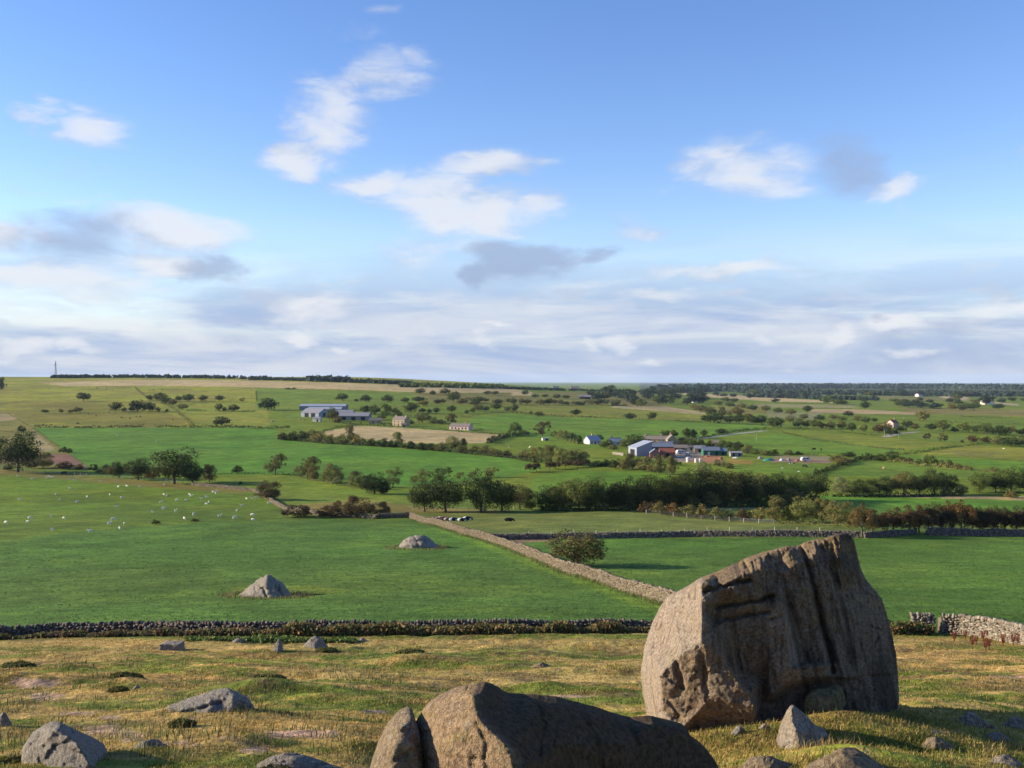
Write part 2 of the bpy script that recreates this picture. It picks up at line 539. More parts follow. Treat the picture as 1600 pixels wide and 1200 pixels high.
G_MID = (.076, .142, .028)
G_OLIVE = (.128, .158, .036); G_PALE = (.142, .190, .046); TAN = (.40, .305, .138); BROWN = (.19, .105, .070)
FIELDS = [   # outline in photo pixels, colour of the sward
    ([(-200, 560), (1800, 560), (1800, 1000), (-200, 1000)], G_MID),
    ([(-200, 580), (640, 580), (800, 608), (800, 634), (640, 633), (420, 640), (420, 668), (-200, 668)], G_PALE),
    ([(-200, 628), (235, 628), (300, 666), (52, 668), (-200, 655)], G_OLIVE),
    ([(240, 628), (400, 629), (420, 668), (310, 667)], (.11, .165, .046)),
    ([(60, 598), (200, 593.5), (330, 594), (400, 595), (520, 598), (640, 602), (800, 608), (832, 612), (800, 618), (700, 615), (640, 612.5), (560, 609), (450, 607), (400, 605), (250, 603), (100, 603)], TAN),
    ([(400, 606), (640, 613), (800, 619), (1000, 624), (1000, 632), (640, 632), (480, 640), (400, 640)], (.078, .15, .038)),
    ([(640, 614), (1000, 612), (1040, 634), (800, 632), (680, 630)], (.125, .155, .055)),
    ([(52, 668), (430, 668), (432, 686), (560, 696), (800, 713), (850, 731), (800, 745), (640, 760), (460, 742), (335, 741), (142, 733), (95, 700)], (.052, .150, .036)),
    ([(0, 640), (52, 668), (95, 700), (142, 733), (-60, 735), (-60, 640)], (.125, .15, .045)),
    ([(-60, 646), (18, 647), (28, 656), (-60, 662)], (.30, .23, .10)),
    ([(50, 672), (62, 680), (88, 704), (60, 706), (52, 690)], (.26, .21, .09)),
    ([(-60, 709), (107, 709), (142, 733), (122, 733), (82, 723), (-60, 722)], BROWN),
    ([(-60, 724), (0, 728), (100, 736), (200, 744), (300, 752), (400, 762), (420, 780), (445, 796), (440, 811), (320, 815), (220, 822), (140, 829), (60, 838), (-60, 851)], (.068, .142, .026)),
    ([(-60, 728), (0, 731), (200, 748), (395, 766), (380, 772), (200, 758), (0, 742), (-60, 738)], (.115, .135, .045)),
    ([(400, 742), (480, 748), (600, 772), (660, 790), (800, 797), (990, 797), (1010, 800), (770, 812), (650, 808), (560, 806), (445, 796), (420, 780)], (.088, .155, .036)),
    ([(455, 790), (560, 780), (660, 792), (800, 799), (760, 803), (640, 801), (480, 800)], (.15, .165, .06)),
    ([(640, 806), (760, 802), (990, 799), (1200, 817), (1345, 824), (1350, 839), (768, 843), (712, 826)], (.098, .152, .052)),
    ([(-60, 852), (60, 838), (140, 829), (220, 822), (320, 815), (440, 811), (602, 811), (641, 809), (722, 833.6), (820, 866), (937, 908), (1041, 941), (1060, 980), (1000, 978), (-60, 992)], (.060, .150, .036)),
    ([(700, 830), (820, 868), (937, 910), (1041, 943), (1030, 962), (950, 930), (850, 893), (740, 850), (660, 822)], (.085, .19, .036)),
    ([(360, 918), (480, 915), (560, 921), (480, 935), (360, 936)], (.085, .175, .036)),
    ([(1041, 941), (937, 908), (787, 853), (768, 842.5), (1345, 839), (1700, 836), (1700, 985), (1380, 975), (1060, 980)], (.062, .150, .034)),
    ([(1341, 822), (1600, 832), (1700, 836), (1345, 839)], (.07, .155, .036)),
    ([(770, 843), (860, 842), (870, 846), (800, 850)], (.15, .11, .06)),
    ([(1270, 775), (1390, 776), (1700, 785), (1700, 812), (1335, 812), (1250, 800)], (.06, .165, .036)),
    ([(1385, 772), (1500, 774), (1700, 780), (1700, 785), (1500, 779), (1385, 776)], (.33, .25, .11)),
    ([(960, 792), (1170, 791), (1200, 796), (1000, 798)], (.19, .18, .07)),
    ([(500, 675), (560, 665.5), (650, 670), (797, 680), (762, 692), (665, 693), (615, 690), (572, 686), (520, 683)], TAN),
    ([(740, 652), (800, 647), (875, 652), (1017, 657), (1095, 661), (1200, 665), (1190, 671), (1100, 681), (1000, 685), (900, 690), (830, 682), (797, 680), (720, 668)], (.068, .165, .036)),
    ([(800, 634), (960, 634), (1060, 641), (1110, 648), (1095, 658), (1017, 655), (875, 650), (800, 645)], (.105, .155, .045)),
    ([(960, 633.5), (1040, 635), (1107, 645), (1100, 648), (1000, 640), (955, 637)], (.34, .27, .12)),
    ([(800, 610), (830, 613), (832, 618), (800, 618)], TAN),
    ([(1040, 614), (1130, 616), (1200, 621), (1310, 627), (1310, 630), (1200, 627), (1100, 620)], TAN),
    ([(1180, 631), (1330, 633), (1345, 638), (1180, 636)], (.23, .215, .085)),
    ([(1268, 639), (1350, 640), (1440, 645), (1425, 648), (1268, 645)], (.33, .245, .115)),
    ([(1200, 642), (1290, 645), (1270, 656), (1200, 652)], (.2, .2, .08)),
    ([(1110, 633), (1200, 637), (1200, 648), (1160, 646), (1110, 641)], (.13, .165, .052)),
    ([(1400, 636), (1700, 642), (1700, 652), (1480, 648), (1420, 644)], (.14, .16, .065)),
    ([(1470, 619), (1512, 620), (1512, 626), (1470, 622)], (.36, .28, .16)),
    ([(1545, 628), (1590, 631), (1590, 634), (1560, 632)], (.34, .27, .15)),
    ([(1370, 618), (1470, 621), (1480, 627), (1380, 625)], (.12, .15, .06)),
    ([(1150, 690), (1222, 677), (1347, 697), (1415, 703), (1350, 711), (1200, 708)], (.068, .155, .036)),
    ([(1225, 674), (1385, 683), (1510, 695), (1415, 702), (1347, 696)], (.108, .165, .046)),
    ([(1425, 676), (1560, 688), (1520, 694), (1400, 683)], (.085, .15, .044)),
    ([(1510, 696), (1700, 704), (1700, 724), (1600, 719), (1440, 708)], (.115, .165, .048)),
    ([(1400, 711), (1600, 721), (1700, 727), (1700, 742), (1560, 735), (1460, 720)], (.068, .175, .036)),
    ([(1350, 715), (1460, 723), (1557, 737), (1540, 748), (1290, 744)], (.07, .155, .04)),
    ([(1130, 716), (1200, 720), (1300, 722), (1270, 740), (1140, 738)], (.072, .15, .036)),
    ([(1136, 717), (1176, 719), (1176, 726), (1136, 724)], (.17, .175, .05)),
    ([(1205, 716), (1298, 719), (1298, 724), (1205, 722)], (.25, .16, .11)),
    ([(1210, 711.5), (1300, 713), (1298, 718), (1210, 716)], (.22, .19, .09)),
    ([(1075, 709), (1128, 710), (1131, 724), (1068, 722)], (.30, .145, .07)),
    ([(1010, 700), (1090, 702), (1100, 712), (1068, 722), (1008, 716)], (.26, .21, .16)),
    ([(832, 745), (900, 736), (1005, 737), (1060, 745), (1000, 762), (830, 770)], (.066, .165, .034)),
]
ROADS = [   # centre line in pixels, half width in metres, colour
    ([(1060, 684), (1085, 685.5), (1112, 683), (1140, 679), (1170, 675.5), (1196, 673)], 2.6, (.33, .31, .29)),
    ([(1385, 682), (1400, 678), (1418, 676), (1434, 674.5)], 3.2, (.32, .30, .27)),
]
EARTH = [(50, 1068, 42, 8), (70, 1088, 34, 7), (28, 1062, 14, 4), (165, 1142, 44, 11), (200, 1150, 34, 9), (172, 1122, 20, 4), (472, 1146, 58, 9), (430, 1150, 30, 5), (290, 1163, 30, 6), (392, 1172, 30, 6),
         (250, 1160, 18, 4), (300, 1122, 14, 3), (1600, 1057, 60, 3), (1475, 1144, 40, 4), (120, 1115, 30, 4), (345, 1152, 26, 5), (880, 1088, 60, 2.5), (590, 1112, 30, 3)]


def moor_colour(x, y, px, py):
    s = fbm(x / 5.5 + .35 * y, y / 2.2, 51, 4) + .55 * fbm(x / 1.1, y / .6, 57, 3)
    g = sstep(-.20, .38, s + .3 * vnoise(x / 14., y / 9., 61))
    band = np.exp(-((py - 1004) / 9.) ** 2) * (1 - .5 * sstep(1000, 1100, px))
    foot = np.exp(-((py - 993) / 6.) ** 2)
    rgt = sstep(1000, 1250, px) * sstep(1090, 1130, py)
    g = np.clip(g + .5 * rgt - .9 * band + .5 * foot, 0, 1)
    straw = np.array([.375, .258, .082]); green = np.array([.130, .158, .024]); heath = np.array([.165, .112, .042])
    c = straw * (1 - g)[:, None] + green * g[:, None]
    h = sstep(.12, .5, fbm(x / 3.2 + 9, y / 1.6, 71, 4)) * (1 - band)
    h = h * (1 - .6 * rgt)
    c = c * (1 - .75 * h[:, None]) + heath * (.75 * h[:, None])
    e = np.zeros(len(x))
    for ex, ey, rx, ry in EARTH:
        e = np.maximum(e, 1.25 - np.hypot((px - ex) / rx, (py - ey) / ry))
    e = sstep(.2, .7, e + .5 * fbm(x / .5, y / .35, 81, 3))
    c = c * (1 - e[:, None]) + np.array([.33, .225, .150]) * e[:, None]
    return c, g, e


def inside(poly, px, py):
    c = np.zeros(len(px), bool)
    n = len(poly)
    for i in range(n):
        x0, y0 = poly[i]; x1, y1 = poly[(i + 1) % n]
        if y0 == y1: continue
        m = ((y0 > py) != (y1 > py)) & (px < (x1 - x0) * (py - y0) / (y1 - y0) + x0)
        c ^= m
    return c


def seg_dist(px, py, pts):
    d = np.full(len(px), 1e9)
    for (x0, y0), (x1, y1) in zip(pts[:-1], pts[1:]):
        vx, vy = x1 - x0, y1 - y0
        t = np.clip(((px - x0) * vx + (py - y0) * vy) / (vx * vx + vy * vy + 1e-9), 0, 1)
        d = np.minimum(d, np.hypot(px - x0 - t * vx, py - y0 - t * vy))
    return d


def build_ground():
    rs = [0.5, 2, 4, 6, 8, 10]
    while rs[-1] < 30000:
        r = rs[-1]
        H = max(4.0, CZ - float(height(0, r, False)))
        if r < 16: dr = .25
        else: dr = min(1.8 * r * r / (F * min(H, 42)), r * .010 if r < 6000 else r * .06)
        rs.append(r + dr)
    rs = np.array(rs)
    azs = np.concatenate([np.arange(-180, -40, 5.), np.arange(-40, -31, 1.), np.arange(-31, 31, .135), np.arange(31, 40, 1.), np.arange(40, 180, 5.)])
    az = np.radians(azs)
    A, Rr = np.meshgrid(az, rs)
    x = (Rr * np.sin(A)).ravel(); y = (Rr * np.cos(A)).ravel()
    z = height(x, y)
    nr, nc = len(rs), len(az)
    px, py = to_px(x, y, z)
    front = (y > 5)
    px = np.where(front, px, 800 + F * np.clip(x / np.maximum(np.abs(y), 1), -3, 3)); py = np.where(front, py, 588 + F * (CZ - z) / Rr.ravel())
    col = np.tile(np.array(G_MID), (len(x), 1))
    jx = px + 2.0 * vnoise(x / 6., y / 6., 91); jy = py + .8 * vnoise(x / 5., y / 5., 92) * sstep(600, 700, py)
    for poly, c in FIELDS:
        m = inside(poly, jx, jy) & front
        col[m] = c
    far = Rr.ravel() > 2700
    col[far & (px > 1000) & (py < 612)] = (.05, .075, .03)
    for pts, hw, c in ROADS:
        gx, gy, gz = ground([p[0] for p in pts], [p[1] for p in pts], False)
        d = seg_dist(x, y, list(zip(gx, gy)))
        col[(d < hw) & front] = c
    # the sward varies inside each field
    v = 1 + .26 * fbm(x / 45., y / 45., 101, 3) + .17 * fbm(x / 9., y / 9., 105, 3)
    yel = .5 + .5 * fbm(x / 60. + 7, y / 60., 111, 3)
    col = col * v[:, None]
    gm_ = col[:, 1] > col[:, 0]
    col[:, 0] *= np.where(gm_, 1.10 + .48 * yel, 1.0); col[:, 2] *= np.where(gm_, (.9 + .2 * yel) * .66, 1.0)
    fr = (sstep(230, 420, Rr.ravel()) * (col[:, 1] > col[:, 0]))[:, None] * (1 - (far & (px > 1000))[:, None])
    col = col * (1 + fr * np.array([[.30, .26, -.22]]))
    near = 1 - sstep(70, 74.5, np.sqrt(y * y + .25 * x * x) + 1.2 * vnoise(x / 3., y / 3., 95))
    mc, g, e = moor_colour(x, y, px, py)
    col = col * (1 - near[:, None]) + mc * near[:, None]
    idx = np.arange(nr * nc).reshape(nr, nc)
    a = idx[:-1, :]; b = np.roll(idx, -1, 1)[:-1, :]; c2 = np.roll(idx, -1, 1)[1:, :]; d2 = idx[1:, :]
    faces = np.stack([a, d2, c2, b], -1).reshape(-1, 4)
    V = np.stack([x, y, z], 1)
    m, nt, bs = nodes('turf')
    at = nt.nodes.new('ShaderNodeAttribute'); at.attribute_name = 'tint'
    n1 = nnoise(nt, 1.6, 5, rough=.65); n2 = nnoise(nt, .11, 4, stretch=(1, 1, .2))
    n3 = nnoise(nt, .42, 4, stretch=(.6, 1, .2), rough=.6); n4 = nnoise(nt, .055, 3, stretch=(1, 1, .2))
    g1 = nramp(nt, n1, .22, .78, .58, 1.42); g2 = nramp(nt, n2, .25, .75, .82, 1.18); g3 = nramp(nt, n3, .3, .7, .80, 1.2)
    gm = nt.nodes.new('ShaderNodeMath'); gm.operation = 'MULTIPLY'; nt.links.new(g2, gm.inputs[0]); nt.links.new(g3, gm.inputs[1]); g2 = gm.outputs[0]
    dry = nmix(nt, nramp(nt, n4, .48, .72, 0, .55), (1., 1., 1.), (1.35, 1.08, .95))
    mu = nt.nodes.new('ShaderNodeMath'); mu.operation = 'MULTIPLY'; nt.links.new(g1, mu.inputs[0]); nt.links.new(g2, mu.inputs[1])
    vm = nt.nodes.new('ShaderNodeVectorMath'); vm.operation = 'SCALE'
    nt.links.new(nmix(nt, 1.0, at.outputs['Color'], dry, 'MULTIPLY'), vm.inputs[0]); nt.links.new(mu.outputs[0], vm.inputs['Scale'])
    nt.links.new(vm.outputs[0], bs.inputs['Base Color'])
    bs.inputs['Roughness'].default_value = .95
    bs.inputs['Specular IOR Level'].default_value = .08
    nbump(nt, bs, n1, .9, .22)
    o = link('ground', mesh('ground', V, faces, m, col, smooth=True))
    tag(o, 'grassy hillside falling to a patchwork of green valley fields', None, None, 'structure')


build_ground()

# ------------------------------------------------------------------ rocks


def rock_material(name, base, warm, lichen, dark, streak=0.0, lich=.5):
    m, nt, b = nodes(name)
    n1 = nnoise(nt, .9, 6); n2 = nnoise(nt, 3.5, 6, rough=.65); n3 = nnoise(nt, 14., 6, rough=.7); n4 = nnoise(nt, 1.7, 5)
    c = nmix(nt, nramp(nt, n1, .35, .68), base, warm)
    c = nmix(nt, nramp(nt, n2, .52, .78, 0, .75), c, dark)
    c = nmix(nt, nramp(nt, n4, .56, .72, 0, lich), c, lichen)
    if streak:
        s = nnoise(nt, 2.2, 5, stretch=(3.2, 3.2, .22))
        c = nmix(nt, nramp(nt, s, .50, .70, 0, streak), c, dark)
    n7 = nnoise(nt, 2.6, 8, rough=.72)
    c = nmix(nt, nramp(nt, n7, .585, .625, 0, .5), c, (.30, .285, .245))
    sp = nramp(nt, n3, .32, .70, .55, 1.42)
    n6 = nnoise(nt, 5.5, 6, rough=.75)
    c = nmix(nt, nramp(nt, n6, .60, .70, 0, .5), c, tuple(min(.4, v * 1.7) for v in base))
    c = nmix(nt, nramp(nt, n6, .40, .32, 0, .6), c, dark)
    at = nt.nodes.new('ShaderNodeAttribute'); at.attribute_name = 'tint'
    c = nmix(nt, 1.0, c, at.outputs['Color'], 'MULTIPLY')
    vm = nt.nodes.new('ShaderNodeVectorMath'); vm.operation = 'SCALE'
    nt.links.new(c, vm.inputs[0]); nt.links.new(sp, vm.inputs['Scale'])
    nt.links.new(vm.outputs[0], b.inputs['Base Color'])
    b.inputs['Roughness'].default_value = .92
    b.inputs['Specular IOR Level'].default_value = .15
    n5 = nnoise(nt, 42., 3, rough=.7)
    ad = nt.nodes.new('ShaderNodeMath'); ad.operation = 'MULTIPLY_ADD'
    nt.links.new(n2, ad.inputs[0]); ad.inputs[1].default_value = 2.0; nt.links.new(n3, ad.inputs[2])
    a2 = nt.nodes.new('ShaderNodeMath'); a2.operation = 'MULTIPLY_ADD'
    nt.links.new(n5, a2.inputs[0]); a2.inputs[1].default_value = .6; nt.links.new(ad.outputs[0], a2.inputs[2])
    nbump(nt, b, a2.outputs[0], 1.0, .06)
    return m


M['grit'] = rock_material('gritstone', (.300, .248, .188), (.320, .252, .186), (.295, .248, .125), (.110, .082, .056), .7, .4)
M['grit_brown'] = rock_material('brown_gritstone', (.245, .182, .112), (.270, .192, .116), (.250, .202, .088), (.125, .090, .056), .0, .5)
M['grit_grey'] = rock_material('grey_gritstone', (.255, .222, .182), (.270, .225, .178), (.320, .290, .240), (.118, .100, .082), .0, .5)


def chips(px, py, cell, seed):
    """conchoidal flakes: every cell of a jittered net is its own small tilted plane"""
    gx = np.floor(px / cell); gy = np.floor(py / cell)
    best = np.full(len(px), 1e9); val = np.zeros(len(px))
    for i in (-1, 0, 1):
        for j in (-1, 0, 1):
            cx, cy = gx + i, gy + j
            fx = (cx + _hash(cx, cy, seed)) * cell; fy = (cy + _hash(cx, cy, seed + 1)) * cell
            d = (px - fx) ** 2 + (py - fy) ** 2
            v = (_hash(cx, cy, seed + 2) - .5) * 1.0 + ((_hash(cx, cy, seed + 3) - .5) * (px - fx) + (_hash(cx, cy, seed + 4) - .5) * (py - fy)) * 1.6 / cell
            m = d < best
            best = np.where(m, d, best); val = np.where(m, v, val)
    return val


def resample(poly, step, jit, seed):
    r2 = random.Random(seed)
    out = []
    n = len(poly)
    for i in range(n):
        a = Vector(poly[i][:2]); b = Vector(poly[(i + 1) % n][:2])
        k = max(1, int((b - a).length / step))
        nrm = Vector((-(b - a).y, (b - a).x)).normalized() if (b - a).length > 0 else Vector((0, 0))
        for j in range(k):
            p = a.lerp(b, j / k)
            if 0 < j: p = p + nrm * r2.uniform(-jit, jit)
            out.append((p.x, p.y))
    return out


def traced_rock(name, outline, cage, edges, D, mat, step=3.0, back=2.5, rough=.05, cracks=(), grooves=None, seed=1, round_px=14., jit=.6, smooth_it=3, aim=None, weather_shade=None, chip_px=26.):
    """a boulder from its outline and the depth (m nearer than D) of its corners; its far side bulges by `back`"""
    ol = resample(outline, step, jit, seed)
    n = len(ol)
    o = np.array(ol)
    # coarse cage: outline corners + inner corners, creased along `edges`
    cpts = [Vector((p[0], p[1])) for p in outline] + [Vector((c[0], c[1])) for c in cage]
    nb = len(outline)
    cd = [p[2] if len(p) > 2 else 0 for p in outline] + [c[2] for c in cage]
    ce = [(i, (i + 1) % nb) for i in range(nb)] + [(a + nb, b + nb) for a, b in edges]
    rv, re, rf, ov, oe, of = mgeo.delaunay_2d_cdt(cpts, ce, [], 0, 1e-4)
    rd = [np.mean([cd[j] for j in ov[i]]) if ov[i] else 0. for i in range(len(rv))]
    # points created by crossing edges take the depth of their nearest corner
    for i in range(len(rv)):
        if not ov[i]:
            k = min(range(len(cpts)), key=lambda q: (cpts[q] - rv[i]).length); rd[i] = cd[k]
    x0, y0 = o.min(0); x1, y1 = o.max(0)
    r2 = np.random.default_rng(seed)
    gx, gy = np.meshgrid(np.arange(x0, x1, step), np.arange(y0, y1, step))
    gx = (gx + (np.arange(gx.shape[0]) % 2)[:, None] * step * .5).ravel() + r2.uniform(-.2, .2, gx.size) * step; gy = gy.ravel() + r2.uniform(-.2, .2, gy.size) * step
    ins = inside(ol, gx, gy); gx = gx[ins]; gy = gy[ins]
    de = seg_dist(gx, gy, ol + [ol[0]])
    k = de > step * .7; gx = gx[k]; gy = gy[k]; de = de[k]
    ex = []
    for a, b in edges:
        p0, p1 = cage[a], cage[b]; m_ = max(2, int(math.hypot(p1[0] - p0[0], p1[1] - p0[1]) / (step * .8)))
        ex += [(p0[0] + (p1[0] - p0[0]) * i / m_, p0[1] + (p1[1] - p0[1]) * i / m_) for i in range(m_ + 1)]
    if ex:
        ex = np.array(ex); exk = inside(ol, ex[:, 0], ex[:, 1]); ex = ex[exk]
        dd_ = np.full(len(gx), 1e9)
        for q in ex: dd_ = np.minimum(dd_, (gx - q[0]) ** 2 + (gy - q[1]) ** 2)
        k = dd_ > (step * .6) ** 2; gx = np.concatenate([gx[k], ex[:, 0]]); gy = np.concatenate([gy[k], ex[:, 1]])
    pts = [Vector((float(a), float(b))) for a, b in ol] + [Vector((float(a), float(b))) for a, b in zip(gx, gy)]
    tv, te, tf, tov, _, _ = mgeo.delaunay_2d_cdt(pts, [(i, (i + 1) % n) for i in range(n)], [], 1, 1e-5)
    P = np.array([(v.x, v.y) for v in tv])
    isb = np.array([any(q < n for q in q_) for q_ in tov])
    T = np.array([f for f in tf if len(f) == 3])
    N = len(P)
    dep = np.zeros(N); got = np.zeros(N, bool)
    for f in rf:
        if len(f) != 3: continue
        a, b, c = [np.array((rv[i].x, rv[i].y)) for i in f]
        det = (b[1] - c[1]) * (a[0] - c[0]) + (c[0] - b[0]) * (a[1] - c[1])
        if abs(det) < 1e-9: continue
        l1 = ((b[1] - c[1]) * (P[:, 0] - c[0]) + (c[0] - b[0]) * (P[:, 1] - c[1])) / det
        l2 = ((c[1] - a[1]) * (P[:, 0] - c[0]) + (a[0] - c[0]) * (P[:, 1] - c[1])) / det
        l3 = 1 - l1 - l2
        m = (l1 > -.02) & (l2 > -.02) & (l3 > -.02) & ~got
        dep[m] = l1[m] * rd[f[0]] + l2[m] * rd[f[1]] + l3[m] * rd[f[2]]; got |= m
    gi = np.where(got)[0]
    for i in np.where(~got)[0]:      # border points jittered just outside the cage
        dep[i] = dep[gi[np.argmin((P[gi, 0] - P[i, 0]) ** 2 + (P[gi, 1] - P[i, 1]) ** 2)]]
    db = seg_dist(P[:, 0], P[:, 1], ol + [ol[0]])
    # neighbour averaging
    E = np.concatenate([T[:, [0, 1]], T[:, [1, 2]], T[:, [2, 0]]]); E = np.concatenate([E, E[:, ::-1]])
    cnt = np.bincount(E[:, 0], minlength=N).astype(float)
    for _ in range(smooth_it):
        s = np.bincount(E[:, 0], weights=dep[E[:, 1]], minlength=N) / np.maximum(cnt, 1)
        dep = .4 * dep + .6 * s
    mpp = D / F
    rr = round_px
    q = np.clip(db / rr, 0, 1)
    dep = dep - (1 - np.sqrt(1 - (1 - q) ** 2)) * rr * mpp * .8
    X, Y = P[:, 0] * mpp, P[:, 1] * mpp
    dep = dep + rough * (1.6 * fbm(X / 1.1, Y / 1.1, seed * 7, 4) + .55 * fbm(X / .22, Y / .22, seed * 7 + 5, 3)) * np.clip(db / 6., 0.15, 1)
    cs = chip_px
    dep = dep + rough * (1.1 * chips(P[:, 0] + 2 * vnoise(P[:, 0] / 5., P[:, 1] / 5., seed), P[:, 1] * .8, cs, seed + 300) + .5 * chips(P[:, 0], P[:, 1], cs * .38, seed + 310)) * np.clip(db / 5., 0.1, 1)
    if grooves is not None:
        dep = dep + grooves(P[:, 0], P[:, 1])
    for pts_, w, d in cracks:
        wob = 2.2 * vnoise(P[:, 0] / 9., P[:, 1] / 9., seed + 40)
        dd = seg_dist(P[:, 0] + wob, P[:, 1] + wob * .6, pts_)
        dep = dep - d * np.exp(-(dd / w) ** 2)
    dx, dy, dz = ray(P[:, 0], P[:, 1])
    t = D - dep
    Vf = np.stack([dx * t, dy * t, CZ + dz * t], 1)
    # far side: straight back from the outline, bulging
    cx, cy = aim if aim else (o[:, 0].mean(), o[:, 1].mean())
    hx, hy, _ = ray(cx, cy); hh = math.hypot(hx, hy); hx /= hh; hy /= hh
    tb = D - np.where(isb, dep, 0)
    lim = max(20., .45 * min(x1 - x0, y1 - y0))
    qb = np.clip(db / lim, 0, 1)
    bul = back * np.sqrt(1 - (1 - qb) ** 2) * (1 + .15 * fbm(X / .8, Y / .8, seed + 77, 3))
    # smooth continuation of the border depth over the far side
    bd = dep.copy(); fixed = isb
    bd[~fixed] = dep[fixed].mean()
    for _ in range(60):
        s = np.bincount(E[:, 0], weights=bd[E[:, 1]], minlength=N) / np.maximum(cnt, 1)
        bd = np.where(fixed, bd, s)
    tb = D - np.minimum(bd, dep - .05)
    Vb = np.stack([dx * tb, dy * tb, CZ + dz * tb], 1)
    Vb[:, 0] += hx * bul; Vb[:, 1] += hy * bul
    mp = np.full(N, -1); inn = np.where(~isb)[0]
    mp[isb] = np.where(isb)[0]; mp[inn] = N + np.arange(len(inn))
    V = np.concatenate([Vf, Vb[inn]])
    Fc = np.concatenate([T, mp[T][:, ::-1]])
    # winding: front faces must look at the camera
    a, b, c = Vf[T[0]]
    if np.dot(np.cross(b - a, c - a), a - np.array([0, 0, CZ])) > 0: Fc = Fc[:, ::-1]
    base = np.array([V[:, 0].mean(), V[:, 1].mean(), V[:, 2].min()])
    wc = np.ones((N, 3)) if weather_shade is None else weather_shade(P[:, 0], P[:, 1])
    me = mesh(name, V - base, Fc, mat, np.concatenate([wc, wc[inn]]), smooth=True)
    return link(name, me, loc=tuple(base))


# --- the great leaning boulder
BO = [(1012, 1128, -1.3), (1004, 1085, -1.5), (1001, 1050, -1.6), (1007, 1010, -1.7), (1017, 978, -1.7), (1030, 950, -1.5), (1041, 934, -1.3), (1060, 925, -.7), (1076, 916, -.2), (1092, 905, .45),
      (1116, 896, .4), (1150, 882, .35), (1168, 872, .35), (1200, 862, .3), (1228, 855, .25), (1244, 856, .1), (1258, 849, -.1), (1272, 845, .0), (1287, 843, .1), (1302, 838, .1), (1315, 835, .05), (1327, 836, -.2), (1334, 843, -.6), (1338, 860, -.8),
      (1344, 884, -.9), (1352, 905, -.9), (1366, 920, -.9), (1378, 936, -.9), (1386, 962, -.9), (1394, 992, -.9), (1400, 1022, -.9), (1403, 1050, -.9), (1405, 1090, -.8), (1402, 1120, -.6),
      (1380, 1150, .2), (1290, 1160, .7), (1180, 1165, 1.0), (1070, 1172, .7), (1025, 1160, -.5)]
BC = [  # inner corners
    (1096, 912, 1.35), (1097, 955, 1.62), (1096, 1003, 1.74), (1064, 1022, 1.3), (1031, 1056, .98), (1038, 1112, .98), (1058, 1122, 1.15),      # 0-6 left arris and the chip's rim
    (1030, 1000, -.85), (1055, 960, -.1), (1060, 1145, 1.35),                                                                             # 7-9
    (1112, 985, 1.5), (1130, 1030, 1.58), (1150, 1062, 1.62), (1168, 1084, 1.66), (1178, 1104, 1.68), (1110, 1090, 1.5), (1075, 1065, 1.28),     # 10-16 lower facet
    (1122, 918, 1.30), (1160, 900, 1.16), (1185, 890, 1.04), (1125, 945, .86), (1170, 932, 1.08), (1195, 945, 1.0),                              # 17-22 ledges
    (1117, 965, .80), (1138, 968, .92), (1150, 1000, .96), (1172, 1050, .80), (1197, 1062, .66), (1192, 1100, .66),                            # 23-28 recess
    (1203, 945, 1.06), (1222, 945, 1.22), (1203, 1010, 1.10), (1228, 1000, 1.28), (1202, 1065, 1.06), (1236, 1048, 1.32), (1206, 1082, 1.1),       # 29-35 pillar
    (1192, 880, .90), (1217, 900, .78), (1234, 950, .72), (1248, 1000, .70), (1256, 1034, .72),                                           # 36-40 right of the pillar
    (1245, 880, .72), (1262, 920, .68), (1285, 1000, .66), (1292, 1036, .7),                                                        # 41-44 before the crack
    (1268, 872, .46), (1290, 880, .50), (1310, 870, .40), (1325, 890, .15), (1300, 930, .5), (1330, 960, .12), (1370, 1000, -.35),                # 45-51 right block
    (1315, 1030, .42), (1350, 1060, .1), (1310, 1090, .45), (1380, 1090, -.3), (1350, 1120, .15),                                          # 52-56
    (1234, 1046, 1.36), (1262, 1040, 1.3), (1296, 1040, 1.05), (1230, 1066, 1.25), (1262, 1058, 1.2), (1298, 1056, .95),                            # 57-62 bulging ledge
    (1235, 1078, .55), (1270, 1070, .5), (1300, 1070, .45), (1215, 1098, .6), (1270, 1100, .55),                                          # 63-67 hollow under it
]
BE = [(0, 1), (1, 2), (2, 3), (3, 4), (4, 5), (5, 6), (1, 10), (10, 11), (11, 12), (12, 13), (13, 14), (23, 24), (29, 31), (31, 33), (33, 35), (30, 32), (32, 34), (36, 37), (37, 38), (38, 39), (39, 40),
      (57, 58), (58, 59), (60, 61), (61, 62), (63, 64), (64, 65), (26, 27), (27, 28), (49, 52)]


def boulder_grooves(px, py):
    k = sstep(1110, 1160, px) * (1 - sstep(1345, 1390, px)) * (1 - sstep(1040, 1075, py))
    lean = px - (py - 900) * .22
    g = .055 * fbm(lean / 12., py / 90., 201, 3) + .045 * fbm(lean / 3.2, py / 34., 207, 3)
    top = (1 - sstep(0, 60, py - (905 - (px - 1095) * .3)))
    low = sstep(1000, 1060, py) * (1 - sstep(1120, 1180, px))
    pit = .03 * fbm(px / 16., py / 16., 211, 4) * low
    return k * g * (1 + .6 * top) + pit


FRESH = [(990, 1180), (990, 1000), (1040, 925), (1094, 900), (1098, 912), (1100, 960), (1100, 1008), (1064, 1026), (1034, 1058), (1038, 1110), (1062, 1130), (1060, 1180)]
CHIP = [(1098, 1000), (1114, 985), (1132, 1030), (1170, 1084), (1182, 1110), (1180, 1180), (1050, 1180), (1040, 1112), (1030, 1056)]


